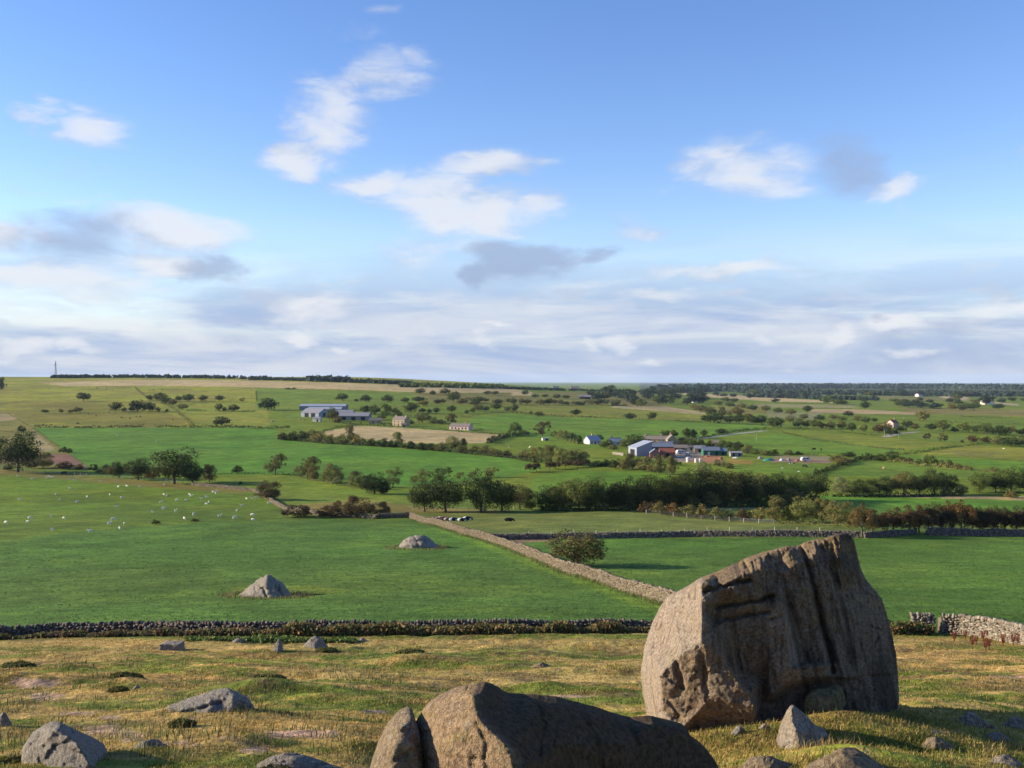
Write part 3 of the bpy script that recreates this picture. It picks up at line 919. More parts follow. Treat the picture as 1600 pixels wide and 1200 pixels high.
def boulder_weather_shade(px, py):
    """the broken left face is fresh and pale; the old front is brown, streaked black by seeping water; front shade and lit pillar painted in"""
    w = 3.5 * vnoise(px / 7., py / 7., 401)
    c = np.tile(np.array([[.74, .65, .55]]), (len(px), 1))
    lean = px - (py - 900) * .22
    st = sstep(-.05, .55, fbm(lean / 11., py / 120., 405, 3) + .35 * sstep(1210, 1330, px) - .1)  # streaks thicken to the right, painting that half's shade into the tint
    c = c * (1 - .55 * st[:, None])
    pl = sstep(1196, 1206, lean + 22) * (1 - sstep(1226, 1236, lean + 14)) * sstep(940, 960, py) * (1 - sstep(1075, 1090, py))  # pillar painted paler, as if catching the light
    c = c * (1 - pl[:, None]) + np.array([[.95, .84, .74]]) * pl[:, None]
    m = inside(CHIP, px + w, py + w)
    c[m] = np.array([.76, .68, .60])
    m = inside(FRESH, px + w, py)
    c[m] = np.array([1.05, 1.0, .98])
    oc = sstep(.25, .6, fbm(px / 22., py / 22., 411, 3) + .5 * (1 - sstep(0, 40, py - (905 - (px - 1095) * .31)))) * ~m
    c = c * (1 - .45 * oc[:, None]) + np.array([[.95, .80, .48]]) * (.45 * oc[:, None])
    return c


def flank_shade_tint(x_of):
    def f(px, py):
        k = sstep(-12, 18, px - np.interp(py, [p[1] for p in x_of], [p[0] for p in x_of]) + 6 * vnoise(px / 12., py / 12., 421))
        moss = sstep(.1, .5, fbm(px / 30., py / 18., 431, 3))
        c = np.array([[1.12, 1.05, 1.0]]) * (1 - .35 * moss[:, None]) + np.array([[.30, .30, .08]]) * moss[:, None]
        return c * (1 - np.array([[.64, .67, .70]]) * k[:, None])  # the unlit flank's shade painted in as a darker, warmer tint
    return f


big = traced_rock('boulder', BO, BC, BE, 25.6, M['grit'], step=1.7, back=2.6, rough=.05, seed=3, round_px=6., smooth_it=0, chip_px=22., grooves=boulder_grooves, weather_shade=boulder_weather_shade, cracks=[
    ([(1250, 852), (1262, 880), (1274, 925), (1285, 975), (1298, 1020), (1302, 1050)], 3.6, .34),
    ([(1100, 924), (1130, 916), (1170, 906)], 2.8, .28), ([(1118, 950), (1150, 944), (1180, 940), (1210, 932)], 2.8, .28), ([(1130, 970), (1170, 962), (1204, 956)], 2.2, .18), ([(1205, 968), (1226, 962)], 1.8, .10), ([(1150, 1010), (1160, 1050), (1172, 1080)], 2.6, .14),
    ([(1136, 966), (1150, 962), (1175, 958)], 2.4, .10), ([(1160, 872), (1172, 894)], 2.2, .10),
    ([(1300, 862), (1306, 900), (1312, 918)], 4.0, .12), ([(1284, 856), (1294, 890), (1304, 905)], 4.0, .10),
    ([(1304, 1064), (1350, 1058), (1404, 1054)], 2.4, .10), ([(1030, 1086), (1045, 1094), (1060, 1118)], 3.0, .10),
    ([(1056, 1030), (1062, 1058), (1066, 1072)], 4.5, .16), ([(1066, 958), (1072, 948)], 3.0, .14),
    ([(1092, 1010), (1100, 1050), (1106, 1080)], 5., .10), ([(1034, 1112), (1062, 1122)], 2.6, .20),
    ([(1222, 900), (1236, 940), (1252, 1000), (1262, 1034)], 4., .10), ([(1320, 905), (1324, 960), (1330, 1020)], 5., .06)])
tag(big, 'huge leaning gritstone boulder with a pale flat left face and a cleft top', 'boulder')

# --- the pair of foreground rocks
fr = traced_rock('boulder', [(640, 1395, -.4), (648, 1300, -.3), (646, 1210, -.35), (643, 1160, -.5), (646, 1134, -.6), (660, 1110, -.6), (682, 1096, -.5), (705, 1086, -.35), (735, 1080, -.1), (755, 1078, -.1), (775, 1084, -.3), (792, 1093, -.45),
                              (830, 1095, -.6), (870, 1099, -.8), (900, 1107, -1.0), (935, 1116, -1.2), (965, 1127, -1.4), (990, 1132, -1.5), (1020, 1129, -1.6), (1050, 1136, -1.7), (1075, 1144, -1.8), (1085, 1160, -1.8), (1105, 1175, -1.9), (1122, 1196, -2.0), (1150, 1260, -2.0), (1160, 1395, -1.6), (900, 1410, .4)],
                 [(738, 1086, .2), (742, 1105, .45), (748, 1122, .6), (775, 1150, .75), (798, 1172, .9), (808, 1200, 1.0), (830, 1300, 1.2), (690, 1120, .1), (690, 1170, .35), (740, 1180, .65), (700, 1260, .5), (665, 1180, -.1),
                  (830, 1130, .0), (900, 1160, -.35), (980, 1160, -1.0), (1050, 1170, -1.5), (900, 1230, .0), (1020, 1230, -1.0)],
                 [(0, 1), (1, 2), (2, 3), (3, 4), (4, 5), (5, 6)], 12.0, M['grit_brown'], step=3.0, back=1.6, rough=.03, seed=5, round_px=12., smooth_it=1, chip_px=52., weather_shade=flank_shade_tint([(738, 1080), (742, 1105), (748, 1122), (775, 1150), (798, 1172), (808, 1200), (830, 1300)]),
                 cracks=[([(648, 1150), (680, 1140), (720, 1142)], 3., .04), ([(655, 1190), (700, 1184), (760, 1186)], 2.4, .035), ([(690, 1100), (712, 1092), (732, 1094)], 3., .05), ([(745, 1130), (760, 1165), (758, 1210)], 2.4, .04), ([(840, 1100), (850, 1130), (842, 1180)], 3., .06), ([(905, 1112), (930, 1150), (940, 1200)], 3.5, .05), ([(985, 1136), (1000, 1165)], 4., .08)])
tag(fr, 'broad brown foreground boulder lit on its rounded left end with a long dark flank', 'boulder')
fl = traced_rock('boulder', [(540, 1395, -.4), (556, 1280, -.3), (575, 1210, -.3), (588, 1172, -.35), (600, 1148, -.4), (618, 1128, -.4), (636, 1119, -.35), (648, 1120, -.3), (656, 1150, -.1), (662, 1200, .0), (668, 1300, .1), (660, 1400, .1)],
                 [(625, 1140, .0), (615, 1170, .15), (640, 1165, .12), (610, 1230, .35), (645, 1230, .25), (600, 1320, .4)], [(0, 1), (1, 3)], 11.9, M['grit_brown'], step=3.0, back=1.0, rough=.036, seed=8, round_px=12., smooth_it=1, chip_px=44.,
                 cracks=[([(588, 1172), (612, 1150), (640, 1140)], 3., .05), ([(600, 1200), (630, 1182), (660, 1170)], 3., .05), ([(648, 1122), (652, 1160), (664, 1200)], 4., .1)])
tag(fl, 'narrow slanted brown rock wedged against the broad foreground boulder', 'boulder')

sl = traced_rock('boulder', [(30, 1290, -.4), (33, 1200, -.35), (34, 1172, -.4), (48, 1152, -.4), (66, 1140, -.35), (82, 1134, -.2), (92, 1135, .0), (110, 1142, -.3), (130, 1152, -.5), (150, 1160, -.7), (166, 1170, -.9), (172, 1190, -.9), (180, 1290, -.8)],
                 [(86, 1140, .15), (100, 1148, .2), (118, 1160, .35), (130, 1178, .5), (140, 1195, .6), (150, 1230, .7), (60, 1170, .0), (80, 1200, .3)], [(0, 1), (1, 2), (2, 3), (3, 4), (4, 5)], 19.2, M['grit_grey'], step=2.6, back=1.3, rough=.045, seed=9, round_px=6., smooth_it=0, chip_px=30.,
                 cracks=[([(40, 1176), (55, 1156), (66, 1142)], 1.6, .06), ([(58, 1172), (66, 1196), (72, 1220)], 1.8, .07), ([(84, 1166), (104, 1160), (118, 1158)], 1.5, .05)])
tag(sl, 'grey cracked slab of rock tilted up beside bare pink earth', 'rock')
lg = traced_rock('boulder', [(246, 1165, -.3), (243, 1140, -.3), (245, 1120, -.35), (262, 1106, -.4), (285, 1098, -.45), (312, 1090, -.5), (335, 1081, -.6), (356, 1078, -.65), (372, 1084, -.6), (390, 1094, -.6), (398, 1106, -.5), (360, 1125, .2), (300, 1150, .3)],
                 [(268, 1118, .0), (300, 1108, -.05), (340, 1094, -.2), (365, 1092, -.2), (256, 1135, .05), (290, 1128, .2), (330, 1110, .1)], [(0, 1), (1, 2), (5, 6)], 28.3, M['grit_grey'], step=2.4, back=1.1, rough=.085, seed=12, round_px=5., smooth_it=1, chip_px=20.,
                 cracks=[([(262, 1124), (300, 1110), (345, 1098)], 2.2, .15)])
tag(lg, 'long low grey rock ridge lying in the moor grass like a sleeping back', 'rock')


def loose_rock(px, py, w, h, depth, mat, seed, label, pts=None, peak=.5, cat='rock', group=None, sink=.25, tilt=0., block=False):
    """an angular rock: hull of scattered corners, subdivided and worn; w and h are its width and height in photo pixels"""
    g = gpt(px, py)
    dist = math.hypot(g.x, g.y)
    W = w * dist / F; H = h * dist / F
    r2 = random.Random(seed)
    bm = bmesh.new()
    for i in range(0 if block else 15):
        a = 2 * math.pi * i / 15 + r2.uniform(-.2, .2)
        zz = r2.choice([-.25, .2, .55, .8])
        sh = (1 - .75 * max(0, zz)) * r2.uniform(.82, 1.08)
        bm.verts.new((math.cos(a) * .5 * W * sh + (peak - .5) * W * max(0, zz), math.sin(a) * .5 * depth * W * sh, zz * H))
    if block:
        for cx, cy, cz in ((-.5, -.5, -.2), (.45, -.5, -.2), (.5, .5, -.2), (-.5, .5, -.2), (-.34, -.45, .93), (.5, -.42, 1.), (.48, .4, .95), (-.3, .45, .9)): bm.verts.new((cx * W, cy * depth * W, cz * H))
    else:
        bm.verts.new(((peak - .5) * W, 0, H)); bm.verts.new(((peak - .5) * W + .12 * W, .05 * W, H * .93))
        for s in (-1, 1): bm.verts.new((s * .5 * W, 0, 0))
    r = bmesh.ops.convex_hull(bm, input=list(bm.verts))
    bmesh.ops.delete(bm, geom=list(set(v for v in r['geom_interior'] if isinstance(v, bmesh.types.BMVert))), context='VERTS')
    bmesh.ops.triangulate(bm, faces=list(bm.faces))
    cuts = 4 if w > 60 else 3 if w > 30 else 2
    for _ in range(cuts): bmesh.ops.subdivide_edges(bm, edges=list(bm.edges), cuts=1, use_grid_fill=True)
    for _ in range(1): bmesh.ops.smooth_vert(bm, verts=list(bm.verts), factor=.25, use_axis_x=True, use_axis_y=True, use_axis_z=True)
    V = np.array([v.co[:] for v in bm.verts]); Nn = np.array([v.normal[:] for v in bm.verts])
    a = .055 * min(W, 2 * H)
    q = fbm(V[:, 0] / (.35 * W) + seed, V[:, 2] / (.35 * W) + V[:, 1] / (.3 * W), seed, 4)
    q2 = np.abs(fbm(V[:, 0] / (.22 * W) + V[:, 2] / (.3 * W) + seed, V[:, 2] / (.12 * W) + V[:, 1] / (.2 * W), seed + 3, 3))
    V = V + Nn * (a * q - a * .7 * np.exp(-(q2 / .06) ** 2))[:, None]
    for v, c in zip(bm.verts, V): v.co = c
    me = bpy.data.meshes.new('rock'); bm.to_mesh(me); bm.free()
    for p in me.polygons: p.use_smooth = True
    me.materials.append(mat)
    ca = me.color_attributes.new('tint', 'FLOAT_COLOR', 'POINT'); ca.data.foreach_set('color', np.ones(4 * len(me.vertices), np.float32))
    o = link('rock', me, loc=(g.x, g.y + depth * W * .3, float(height(g.x, g.y + depth * W * .3)) - sink * H * .4))
    o.rotation_euler = (0, tilt, 0)
    return tag(o, label, cat, group)


def field_boulder(outline, cage, edges, foot, mat, seed, label, cracks, back):
    D = gpt(*foot).y / ray(*foot)[1]
    o = traced_rock('boulder', outline, cage, edges, D, mat, step=1.5, back=back, rough=.17, seed=seed, round_px=2.0, chip_px=10., jit=1.2, smooth_it=1, cracks=cracks)
    return tag(o, label, 'boulder')


field_boulder([(370, 937, .2), (374, 929, -1.2), (382, 923, -1.4), (395, 912, -1.2), (407, 903, -.9), (418, 898, -.7), (425, 900, -.8), (432, 905, -1.0), (441, 910, -1.2), (449, 920, -1.3), (456, 931, -1.2), (452, 940, .2), (415, 944, 1.0)],
              [(417, 902, -.4), (414, 914, .5), (419, 924, 1.0), (400, 922, .2), (388, 930, .1), (430, 914, .2), (440, 925, .3), (425, 934, 1.2), (405, 935, .8)], [(0, 1), (1, 2), (2, 7), (5, 6)], (414, 932), M['grit_grey'], 21,
              'pointed grey boulder alone in the smooth pasture with a dark trampled rim', [([(402, 912), (412, 920), (416, 932)], 1.6, .28), ([(428, 905), (432, 918), (440, 930)], 1.6, .26), ([(392, 922), (410, 918), (426, 922)], 1.4, .2)], 2.2)
field_boulder([(620, 860, .2), (625, 851, -1.2), (631, 843, -1.3), (640, 838, -1.2), (652, 836, -1.0), (663, 836, -1.1), (671, 840, -1.3), (678, 847, -1.4), (686, 854, -1.3), (684, 861, .2), (652, 864, 1.2)],
              [(640, 842, -.2), (655, 840, -.1), (668, 844, -.3), (632, 852, .5), (646, 851, 1.0), (660, 852, 1.1), (674, 852, .4)], [(0, 1), (1, 2), (3, 4), (4, 5)], (654, 856), M['grit_grey'], 22,
              'rounded rugged boulder in the pasture near the diagonal stone wall', [([(628, 848), (645, 845), (672, 846)], 1.4, .35), ([(648, 838), (652, 850), (650, 858)], 1.3, .3), ([(664, 838), (666, 852)], 1.3, .3), ([(636, 841), (640, 854)], 1.3, .25)], 2.4)

ROCKS = [
    (264, 1017, 38, 15, .6, 'grit_grey', 23, 'dark square block of stone in the straw grass below the field wall', .6),
    (433, 1018, 20, 22, .7, 'grit_grey', 24, 'small upright pointed stone on the moor beside a flat topped rock', .6),
    (490, 1013, 48, 20, .6, 'grit_grey', 25, 'low peaked grey rock beside the small upright stone', .5),
    (371, 1005, 22, 8, .7, 'grit_grey', 26, 'small dark stone peeping from grass close to the field wall', .5),
    (566, 1003, 16, 6, .7, 'grit_grey', 27, 'little pale stone lying in the straw grass band', .5),
    (462, 1204, 135, 24, .5, 'grit_grey', 28, 'flat grey rock shelf breaking through turf beside the narrow slanted rock', .35),
    (1156, 1148, 26, 14, .7, 'grit_grey', 30, 'small pale grey stone in grass near the huge boulder', .5),
    (1196, 1141, 22, 10, .7, 'grit', 31, 'small buff stone half sunk in grass near the pointed wedge', .5),
    (1338, 1214, 150, 44, .6, 'grit_brown', 32, 'broad low rock hump overgrown with grass', .42),
    (1468, 1172, 52, 17, .6, 'grit_brown', 33, 'brown split rock low in the grass past the overgrown hump', .45),
    (1528, 1136, 62, 24, .6, 'grit', 34, 'flat lichened slab at the tip of the boulder shadow', .35),
    (1594, 1138, 46, 18, .6, 'grit', 35, 'low buff rock next to the flat lichened slab', .4),
    (1560, 1158, 40, 10, .6, 'grit_grey', 36, 'thin pale rock edge showing through the long grass', .5),
    (1575, 1196, 50, 12, .6, 'grit', 37, 'flat stone sunk in green grass at the moor edge', .5),
    (212, 1078, 16, 8, .7, 'grit_grey', 38, 'tiny pale stone beside a dark heather tussock', .5),
    (1210, 1208, 110, 24, .6, 'grit_brown', 39, 'dark brown rock half shaded by the broad foreground boulder', .4),
    (846, 1043, 34, 9, .6, 'grit_brown', 40, 'low brown stone on the open moor slope', .5),
    (232, 1178, 60, 14, .5, 'grit_grey', 41, 'low dark stone edge in the shadow of the cracked slab', .5),
    (2, 1146, 26, 22, .7, 'grit_grey', 42, 'dark rock cut off at the moor edge above the cracked slab', .5),
]
for (px, py, w, h, dp, mt, sd, lab, pk) in ROCKS:
    loose_rock(px, py, w, h, dp, M[mt], sd, lab, peak=pk, block='block' in lab)
wg = traced_rock('boulder', [(1208, 1180, -.2), (1213, 1156, -.35), (1219, 1134, -.4), (1228, 1113, -.3), (1234, 1105, -.2), (1241, 1104, -.25), (1251, 1113, -.35), (1262, 1122, -.45), (1276, 1137, -.55), (1290, 1143, -.65), (1300, 1158, -.6), (1304, 1180, -.5)],
                 [(1237, 1109, .0), (1238, 1128, .2), (1248, 1150, .4), (1250, 1172, .5), (1224, 1138, -.08), (1230, 1160, .2), (1266, 1140, .0), (1284, 1158, -.2)], [(0, 1), (1, 2), (2, 3)], 21.6, M['grit'], step=2.0, back=.7, rough=.05, seed=29, round_px=5., smooth_it=1, chip_px=18.)
tag(wg, 'pointed wedge of gritstone standing before the huge boulder', 'rock')
# the mossy block tucked under the great boulder
und = traced_rock('boulder', [(1256, 1112, .1), (1258, 1090, .0), (1268, 1080, .0), (1300, 1074, -.1), (1312, 1075, -.1), (1320, 1084, -.1), (1322, 1100, -.1), (1310, 1120, .1), (1280, 1124, .2)],
                  [(1270, 1092, .2), (1306, 1084, .15), (1306, 1108, .3), (1276, 1112, .35)], [(0, 1), (1, 2)], 24.35, M['grit'], step=2.6, back=.8, rough=.02, seed=15, round_px=5., weather_shade=lambda px, py: np.tile(np.array([[.62, .58, .36]]), (len(px), 1)))
tag(und, 'mossy block of stone tucked under the hollow of the huge boulder', 'rock')
# ------------------------------------------------------------------ trees, bushes and hedges


def leaf_cards(C, Nn, size, r2, jitter=.55, col=None, cvar=.25):
    """diamond-shaped leaf clumps at C facing roughly along Nn"""
    n = len(C)
    N2 = Nn + r2.normal(0, jitter, (n, 3)); N2 /= np.linalg.norm(N2, axis=1)[:, None] + 1e-9
    a = np.cross(N2, r2.normal(0, 1, (n, 3))); a /= np.linalg.norm(a, axis=1)[:, None] + 1e-9
    b = np.cross(N2, a)
    s = (size * r2.uniform(.6, 1.4, n))[:, None]
    t = s * r2.uniform(.45, .8, n)[:, None]
    lift = N2 * s * .18
    V = np.stack([C + a * s, C + b * t - lift, C - a * s, C - b * t - lift], 1).reshape(-1, 3)
    Fc = np.arange(4 * n).reshape(n, 4)
    cc = np.ones((n, 3)) if col is None else col
    cc = cc * r2.uniform(1 - cvar, 1 + cvar, n)[:, None]
    cc = cc * np.stack([r2.uniform(.85, 1.2, n), np.ones(n), r2.uniform(.8, 1.15, n)], 1)
    return V, Fc, np.repeat(cc, 4, 0)


def sph(n, r2):
    v = r2.normal(0, 1, (n, 3)); return v / (np.linalg.norm(v, axis=1)[:, None] + 1e-9)


def make_crown(kind, leaves, seed):
    """crown in a unit box: x,y in -.5..5, z 0..1"""
    r2 = np.random.default_rng(seed)
    C = []; Rr = []
    def clump(c, r): C.append(c); Rr.append(r)
    if kind == 'round':
        for i in range(44):
            d = sph(1, r2)[0]
            if d[2] < -.55: d[2] *= .5
            e = 1 - .25 * max(0, -d[2])
            clump(np.array([0, 0, .52]) + d * np.array([.37 * e, .37 * e, .36]) * r2.uniform(.7, 1.04), r2.uniform(.09, .165))
        for i in range(14): clump(np.array([0, 0, .48]) + r2.normal(0, .13, 3), .2)
    elif kind == 'spread':      # wide, flat-topped thorn
        for i in range(46):
            a = r2.uniform(0, 2 * math.pi); rr = .42 * math.sqrt(r2.random())
            clump(np.array([rr * math.cos(a), rr * math.sin(a), 0.50 + .38 * (1 - (rr / .46) ** 2) * r2.uniform(.1, 1.) - .28 * r2.random()]), r2.uniform(.08, .14))
        for i in range(8): clump(np.array([r2.uniform(-.22, .22), r2.uniform(-.22, .22), .55]), .16)
    elif kind == 'tall':
        for i in range(46):
            z = r2.uniform(.16, .95); w = .40 * math.sin(math.pi * min(1, (1.05 - z) * .95)) ** .6
            a = r2.uniform(0, 2 * math.pi); rr = w * r2.uniform(.4, 1.05)
            clump(np.array([rr * math.cos(a), rr * math.sin(a), z]), r2.uniform(.08, .15))
        for i in range(8): clump(np.array([0, 0, .28 + .08 * i]), .17)
    elif kind == 'blown':       # thrown to one side by the wind
        for i in range(40):
            z = r2.uniform(.2, .95); a = r2.uniform(0, 2 * math.pi); rr = .38 * math.sin(math.pi * (z - .08) / .95) ** .6 * r2.uniform(.2, 1.05)
            clump(np.array([rr * math.cos(a) + .26 * (z - .55), rr * math.sin(a), z]), r2.uniform(.07, .13))
    elif kind == 'bush':
        for i in range(30):
            d = sph(1, r2)[0]; d[2] = abs(d[2])
            clump(np.array([0, 0, .22]) + d * np.array([.38, .38, .6]) * r2.uniform(.7, 1.05), r2.uniform(.10, .18))
        for i in range(8): clump(np.array([r2.uniform(-.2, .2), r2.uniform(-.2, .2), .3]), .2)
    elif kind == 'cone':
        for i in range(40):
            z = r2.uniform(.1, .97); rr = .42 * (1 - z) ** .8 * r2.uniform(.6, 1.05) + .03; a = r2.uniform(0, 2 * math.pi)
            clump(np.array([rr * math.cos(a), rr * math.sin(a), z]), .05 + .10 * (1 - z))
    C = np.array(C); Rr = np.array(Rr)
    w = Rr ** 2; w /= w.sum()
    k = r2.choice(len(C), leaves, p=w)
    d = sph(leaves, r2)
    ctr = np.array([C[:, 0].mean(), C[:, 1].mean(), C[:, 2].mean() - .05])
    out = C[k] - ctr; out /= np.linalg.norm(out, axis=1)[:, None] + .05
    d = d + .45 * out; d /= np.linalg.norm(d, axis=1)[:, None]
    P = C[k] + d * (Rr[k] * r2.uniform(.55, 1.08, leaves))[:, None]
    P[:, :2] *= .5 / np.percentile(np.abs(P[:, :2]), 98.5)
    P[:, 2] *= 1.0 / np.percentile(P[:, 2], 99)
    P[:, 2] = np.maximum(P[:, 2], .015)
    shade = r2.uniform(.78, 1.2, len(C))[k]
    hue = r2.uniform(.9, 1.16, len(C))[k]
    col = np.stack([shade * hue, shade, shade * .95], 1)
    size = .62 / math.sqrt(leaves) * (2.0 if kind in ('blown',) else 2.5)
    V, Fc, cc = leaf_cards(P, d, size, r2, .5, col, .22)
    return mesh('crown', V, Fc, M['leaf'], cc)


def make_trunk(kind, seed):
    r2 = random.Random(seed)
    b = MB()
    top = {'round': .62, 'spread': .66, 'tall': .85, 'blown': .7, 'bush': .45, 'cone': .9}[kind]
    lean = .12 if kind == 'blown' else r2.uniform(-.03, .03)
    pts = [(lean * t * t + r2.uniform(-.01, .01), r2.uniform(-.01, .01), top * t - (.03 if t == 0 else 0)) for t in (0, .12, .35, .6, 1)]
    th = .032 if kind != 'bush' else .02
    b.tube(pts, [th * 1.35, th, th * .82, th * .6, th * .25], 7)
    for i in range(9 if kind != 'cone' else 4):
        t = r2.uniform(.28, .8) if kind != 'bush' else r2.uniform(.05, .6)
        a = 2 * math.pi * i / 9 + r2.uniform(-.3, .3)
        s = Vector((lean * t * t, 0, top * t)); L = r2.uniform(.22, .36)
        e = s + Vector((math.cos(a) * L, math.sin(a) * L, L * r2.uniform(.3, .8)))
        m = s.lerp(e, .5) + Vector((r2.uniform(-.03, .03), r2.uniform(-.03, .03), .03))
        b.tube([s, m, e], [th * .45, th * .32, th * .1], 5, False)
    return b.data('trunk', M['bark'], True)


KINDS = ('round', 'spread', 'tall', 'blown', 'bush', 'cone')
PROTO = {}
for ki, k in enumerate(KINDS):
    for v in range(3):
        PROTO[(k, v, 'hi')] = (make_trunk(k, 10 * ki + v), make_crown(k, 5600, 100 + 10 * ki + v))
        PROTO[(k, v, 'lo')] = (PROTO[(k, v, 'hi')][0], make_crown(k, 1100, 300 + 10 * ki + v))

TINTS = {'thorn': (.105, .092, .030), 'dark': (.040, .058, .014), 'oak': (.056, .080, .018), 'mid': (.092, .124, .028), 'olive': (.140, .138, .042), 'light': (.150, .180, .050), 'pale': (.19, .20, .080), 'brown': (.080, .058, .024), 'rust': (.112, .080, .027), 'blue': (.036, .058, .036)}  # the blue one carries distance haze painted into far foliage
_tree_n = [0]


def tree(px, py, h, w, kind='round', tint='oak', label=None, cat='tree', group=None, name=None, dense=None, var=None):
    """a tree whose foot is at a photo pixel; h, w = its height and width there in pixels"""
    g = TREE_AT.pop((px, py)) if (px, py) in TREE_AT else gpt(px, py)
    dist = g.y * math.cos(PITCH)
    H = h * 1.02 * dist / F; W = w * 1.06 * dist / F
    i = _tree_n[0]; _tree_n[0] += 1
    v = rnd.randrange(3) if var is None else var
    tr, cr = PROTO[(kind, v, 'hi' if (h > 22 if dense is None else dense) else 'lo')]
    nm = name or ('bush' if kind == 'bush' else 'tree')
    root = link(nm, None, loc=(g.x, g.y, g.z - .02 * H))
    root.empty_display_size = .5
    rz = rnd.uniform(0, 6.28) if kind != 'blown' else rnd.uniform(-.5, .5)
    root.rotation_euler = (0, 0, rz)
    sc = (W, W * rnd.uniform(.85, 1.1), H)
    t = link('trunk' if kind != 'bush' else 'stem', tr, root, scale=sc)
    c = link('crown' if kind != 'bush' else 'foliage', cr, root, scale=sc)
    b = TINTS[tint]
    f = rnd.uniform(.82, 1.2); y = rnd.uniform(.9, 1.14)
    c.color = (b[0] * f * y, b[1] * f, b[2] * f, 1)
    tag(root, label, cat, group)
    return root


TREE_AT = {}


LOOK = {'dark': 'dark green', 'oak': 'deep green', 'mid': 'mid green', 'olive': 'olive', 'light': 'light green', 'pale': 'pale', 'brown': 'brown', 'rust': 'rusty', 'blue': 'bluish dark'}
FORM = {'round': 'domed', 'tall': 'upright', 'blown': 'windblown', 'bush': 'bushy', 'spread': 'flat-topped', 'cone': 'pointed'}


def trees(lst, label, cat='tree', group=None):
    """trees of one row or copse: the label says each one's look, the rest only their place tells apart"""
    lst = [t if len(t) == 6 else t + ('round', 'oak')[len(t) - 4:] for t in lst]
    gx, gy, gz = ground([t[0] for t in lst], [t[1] for t in lst])
    for t, x, y, z in zip(lst, gx, gy, gz): TREE_AT[(t[0], t[1])] = Vector((x, y, z))
    seen = {}
    for t in lst: seen.setdefault((t[4], t[5]), []).append(t)
    for t in lst:
        same = sorted((q[2] for q in seen[(t[4], t[5])]), reverse=True)
        big = len(same) > 1 and t[2] == same[0] and same[0] > 1.07 * same[1]
        small = len(same) > 2 and t[2] == same[-1] and same[-1] < .85 * same[-2]
        lab = ('tallest ' if big else 'smallest ' if small else '') + LOOK[t[5]] + ' ' + FORM[t[4]] + ' ' + label
        tree(*t, label=lab, cat=cat, group=group)


def path_world(pts, step):
    """a pixel polyline laid on the ground, resampled every `step` metres"""
    gx, gy, gz = ground([p[0] for p in pts], [p[1] for p in pts])
    P = np.stack([gx, gy], 1)
    seg = np.linalg.norm(np.diff(P, axis=0), axis=1); s = np.concatenate([[0], np.cumsum(seg)])
    t = np.arange(0, s[-1], step)
    return np.stack([np.interp(t, s, P[:, 0]), np.interp(t, s, P[:, 1])], 1), s[-1]


def hedge(pts, hpx, label, tint='dark', seed=0, gaps=.0, width=1.6, n=None, name='hedge', cat='hedge', ragged=.3):
    r2 = np.random.default_rng(seed + 500)
    P, L = path_world(pts, .5)
    if len(P) < 3: return
    dist = P[:, 1].mean()
    H = hpx * dist / F
    n = n or int(min(4200, max(500, L * dist ** -1 * F * hpx * .9)))
    k = r2.uniform(0, len(P) - 1.001, n); i = k.astype(int); f = (k - i)[:, None]
    C = P[i] * (1 - f) + P[i + 1] * f
    T = P[i + 1] - P[i]; T /= np.linalg.norm(T, axis=1)[:, None] + 1e-9
    Nn = np.stack([-T[:, 1], T[:, 0]], 1)
    along = (i + f[:, 0]) * .5
    hh = H * (1 + ragged * 1.6 * vnoise(along / (2.2 * H + .3), along * 0 + seed, seed + 3) + ragged * .7 * vnoise(along / (.7 * H + .2), along * 0 + seed, seed + 4))
    if gaps:
        keep = vnoise(along / (3.5 * H + 1), along * 0 + 9 + seed, seed + 5) > (-1 + 2 * gaps)
        C = C[keep]; Nn = Nn[keep]; T = T[keep]; hh = hh[keep]; n = len(C)
    a = r2.uniform(-.15, math.pi + .15, n)
    rr = r2.uniform(.75, 1.05, n)
    off = np.cos(a) * rr * width * .5; zz = np.clip(np.sin(a) * rr, .02, 1.1) * np.maximum(hh, .25 * H)
    # leaves also hang down the sides
    side = r2.random(n) < .45
    off = np.where(side, np.sign(off) * width * .5 * r2.uniform(.8, 1.05, n), off); zz = np.where(side, r2.uniform(.03, .75, n) * hh, zz)
    XY = C + Nn * off[:, None]
    z = height(XY[:, 0], XY[:, 1]) + zz
    D3 = np.concatenate([Nn * np.where(side, np.sign(off), np.cos(a))[:, None], np.where(side, .25, np.sin(a))[:, None]], 1)
    size = max(.10, min(.55, .22 * H))
    col = np.array(TINTS[tint])[None, :] * (1 + .25 * vnoise(C[:, 0] / 5., C[:, 1] / 5., seed + 8))[:, None]
    P3 = np.concatenate([XY, z[:, None]], 1)
    base = P3.mean(0); base[2] = P3[:, 2].min()
    V, Fc, cc = leaf_cards(P3 - base, D3, size, r2, .5, col, .3)
    o = link(name, mesh(name, V, Fc, M['leaf'], cc), loc=tuple(base))
    return tag(o, label, cat)


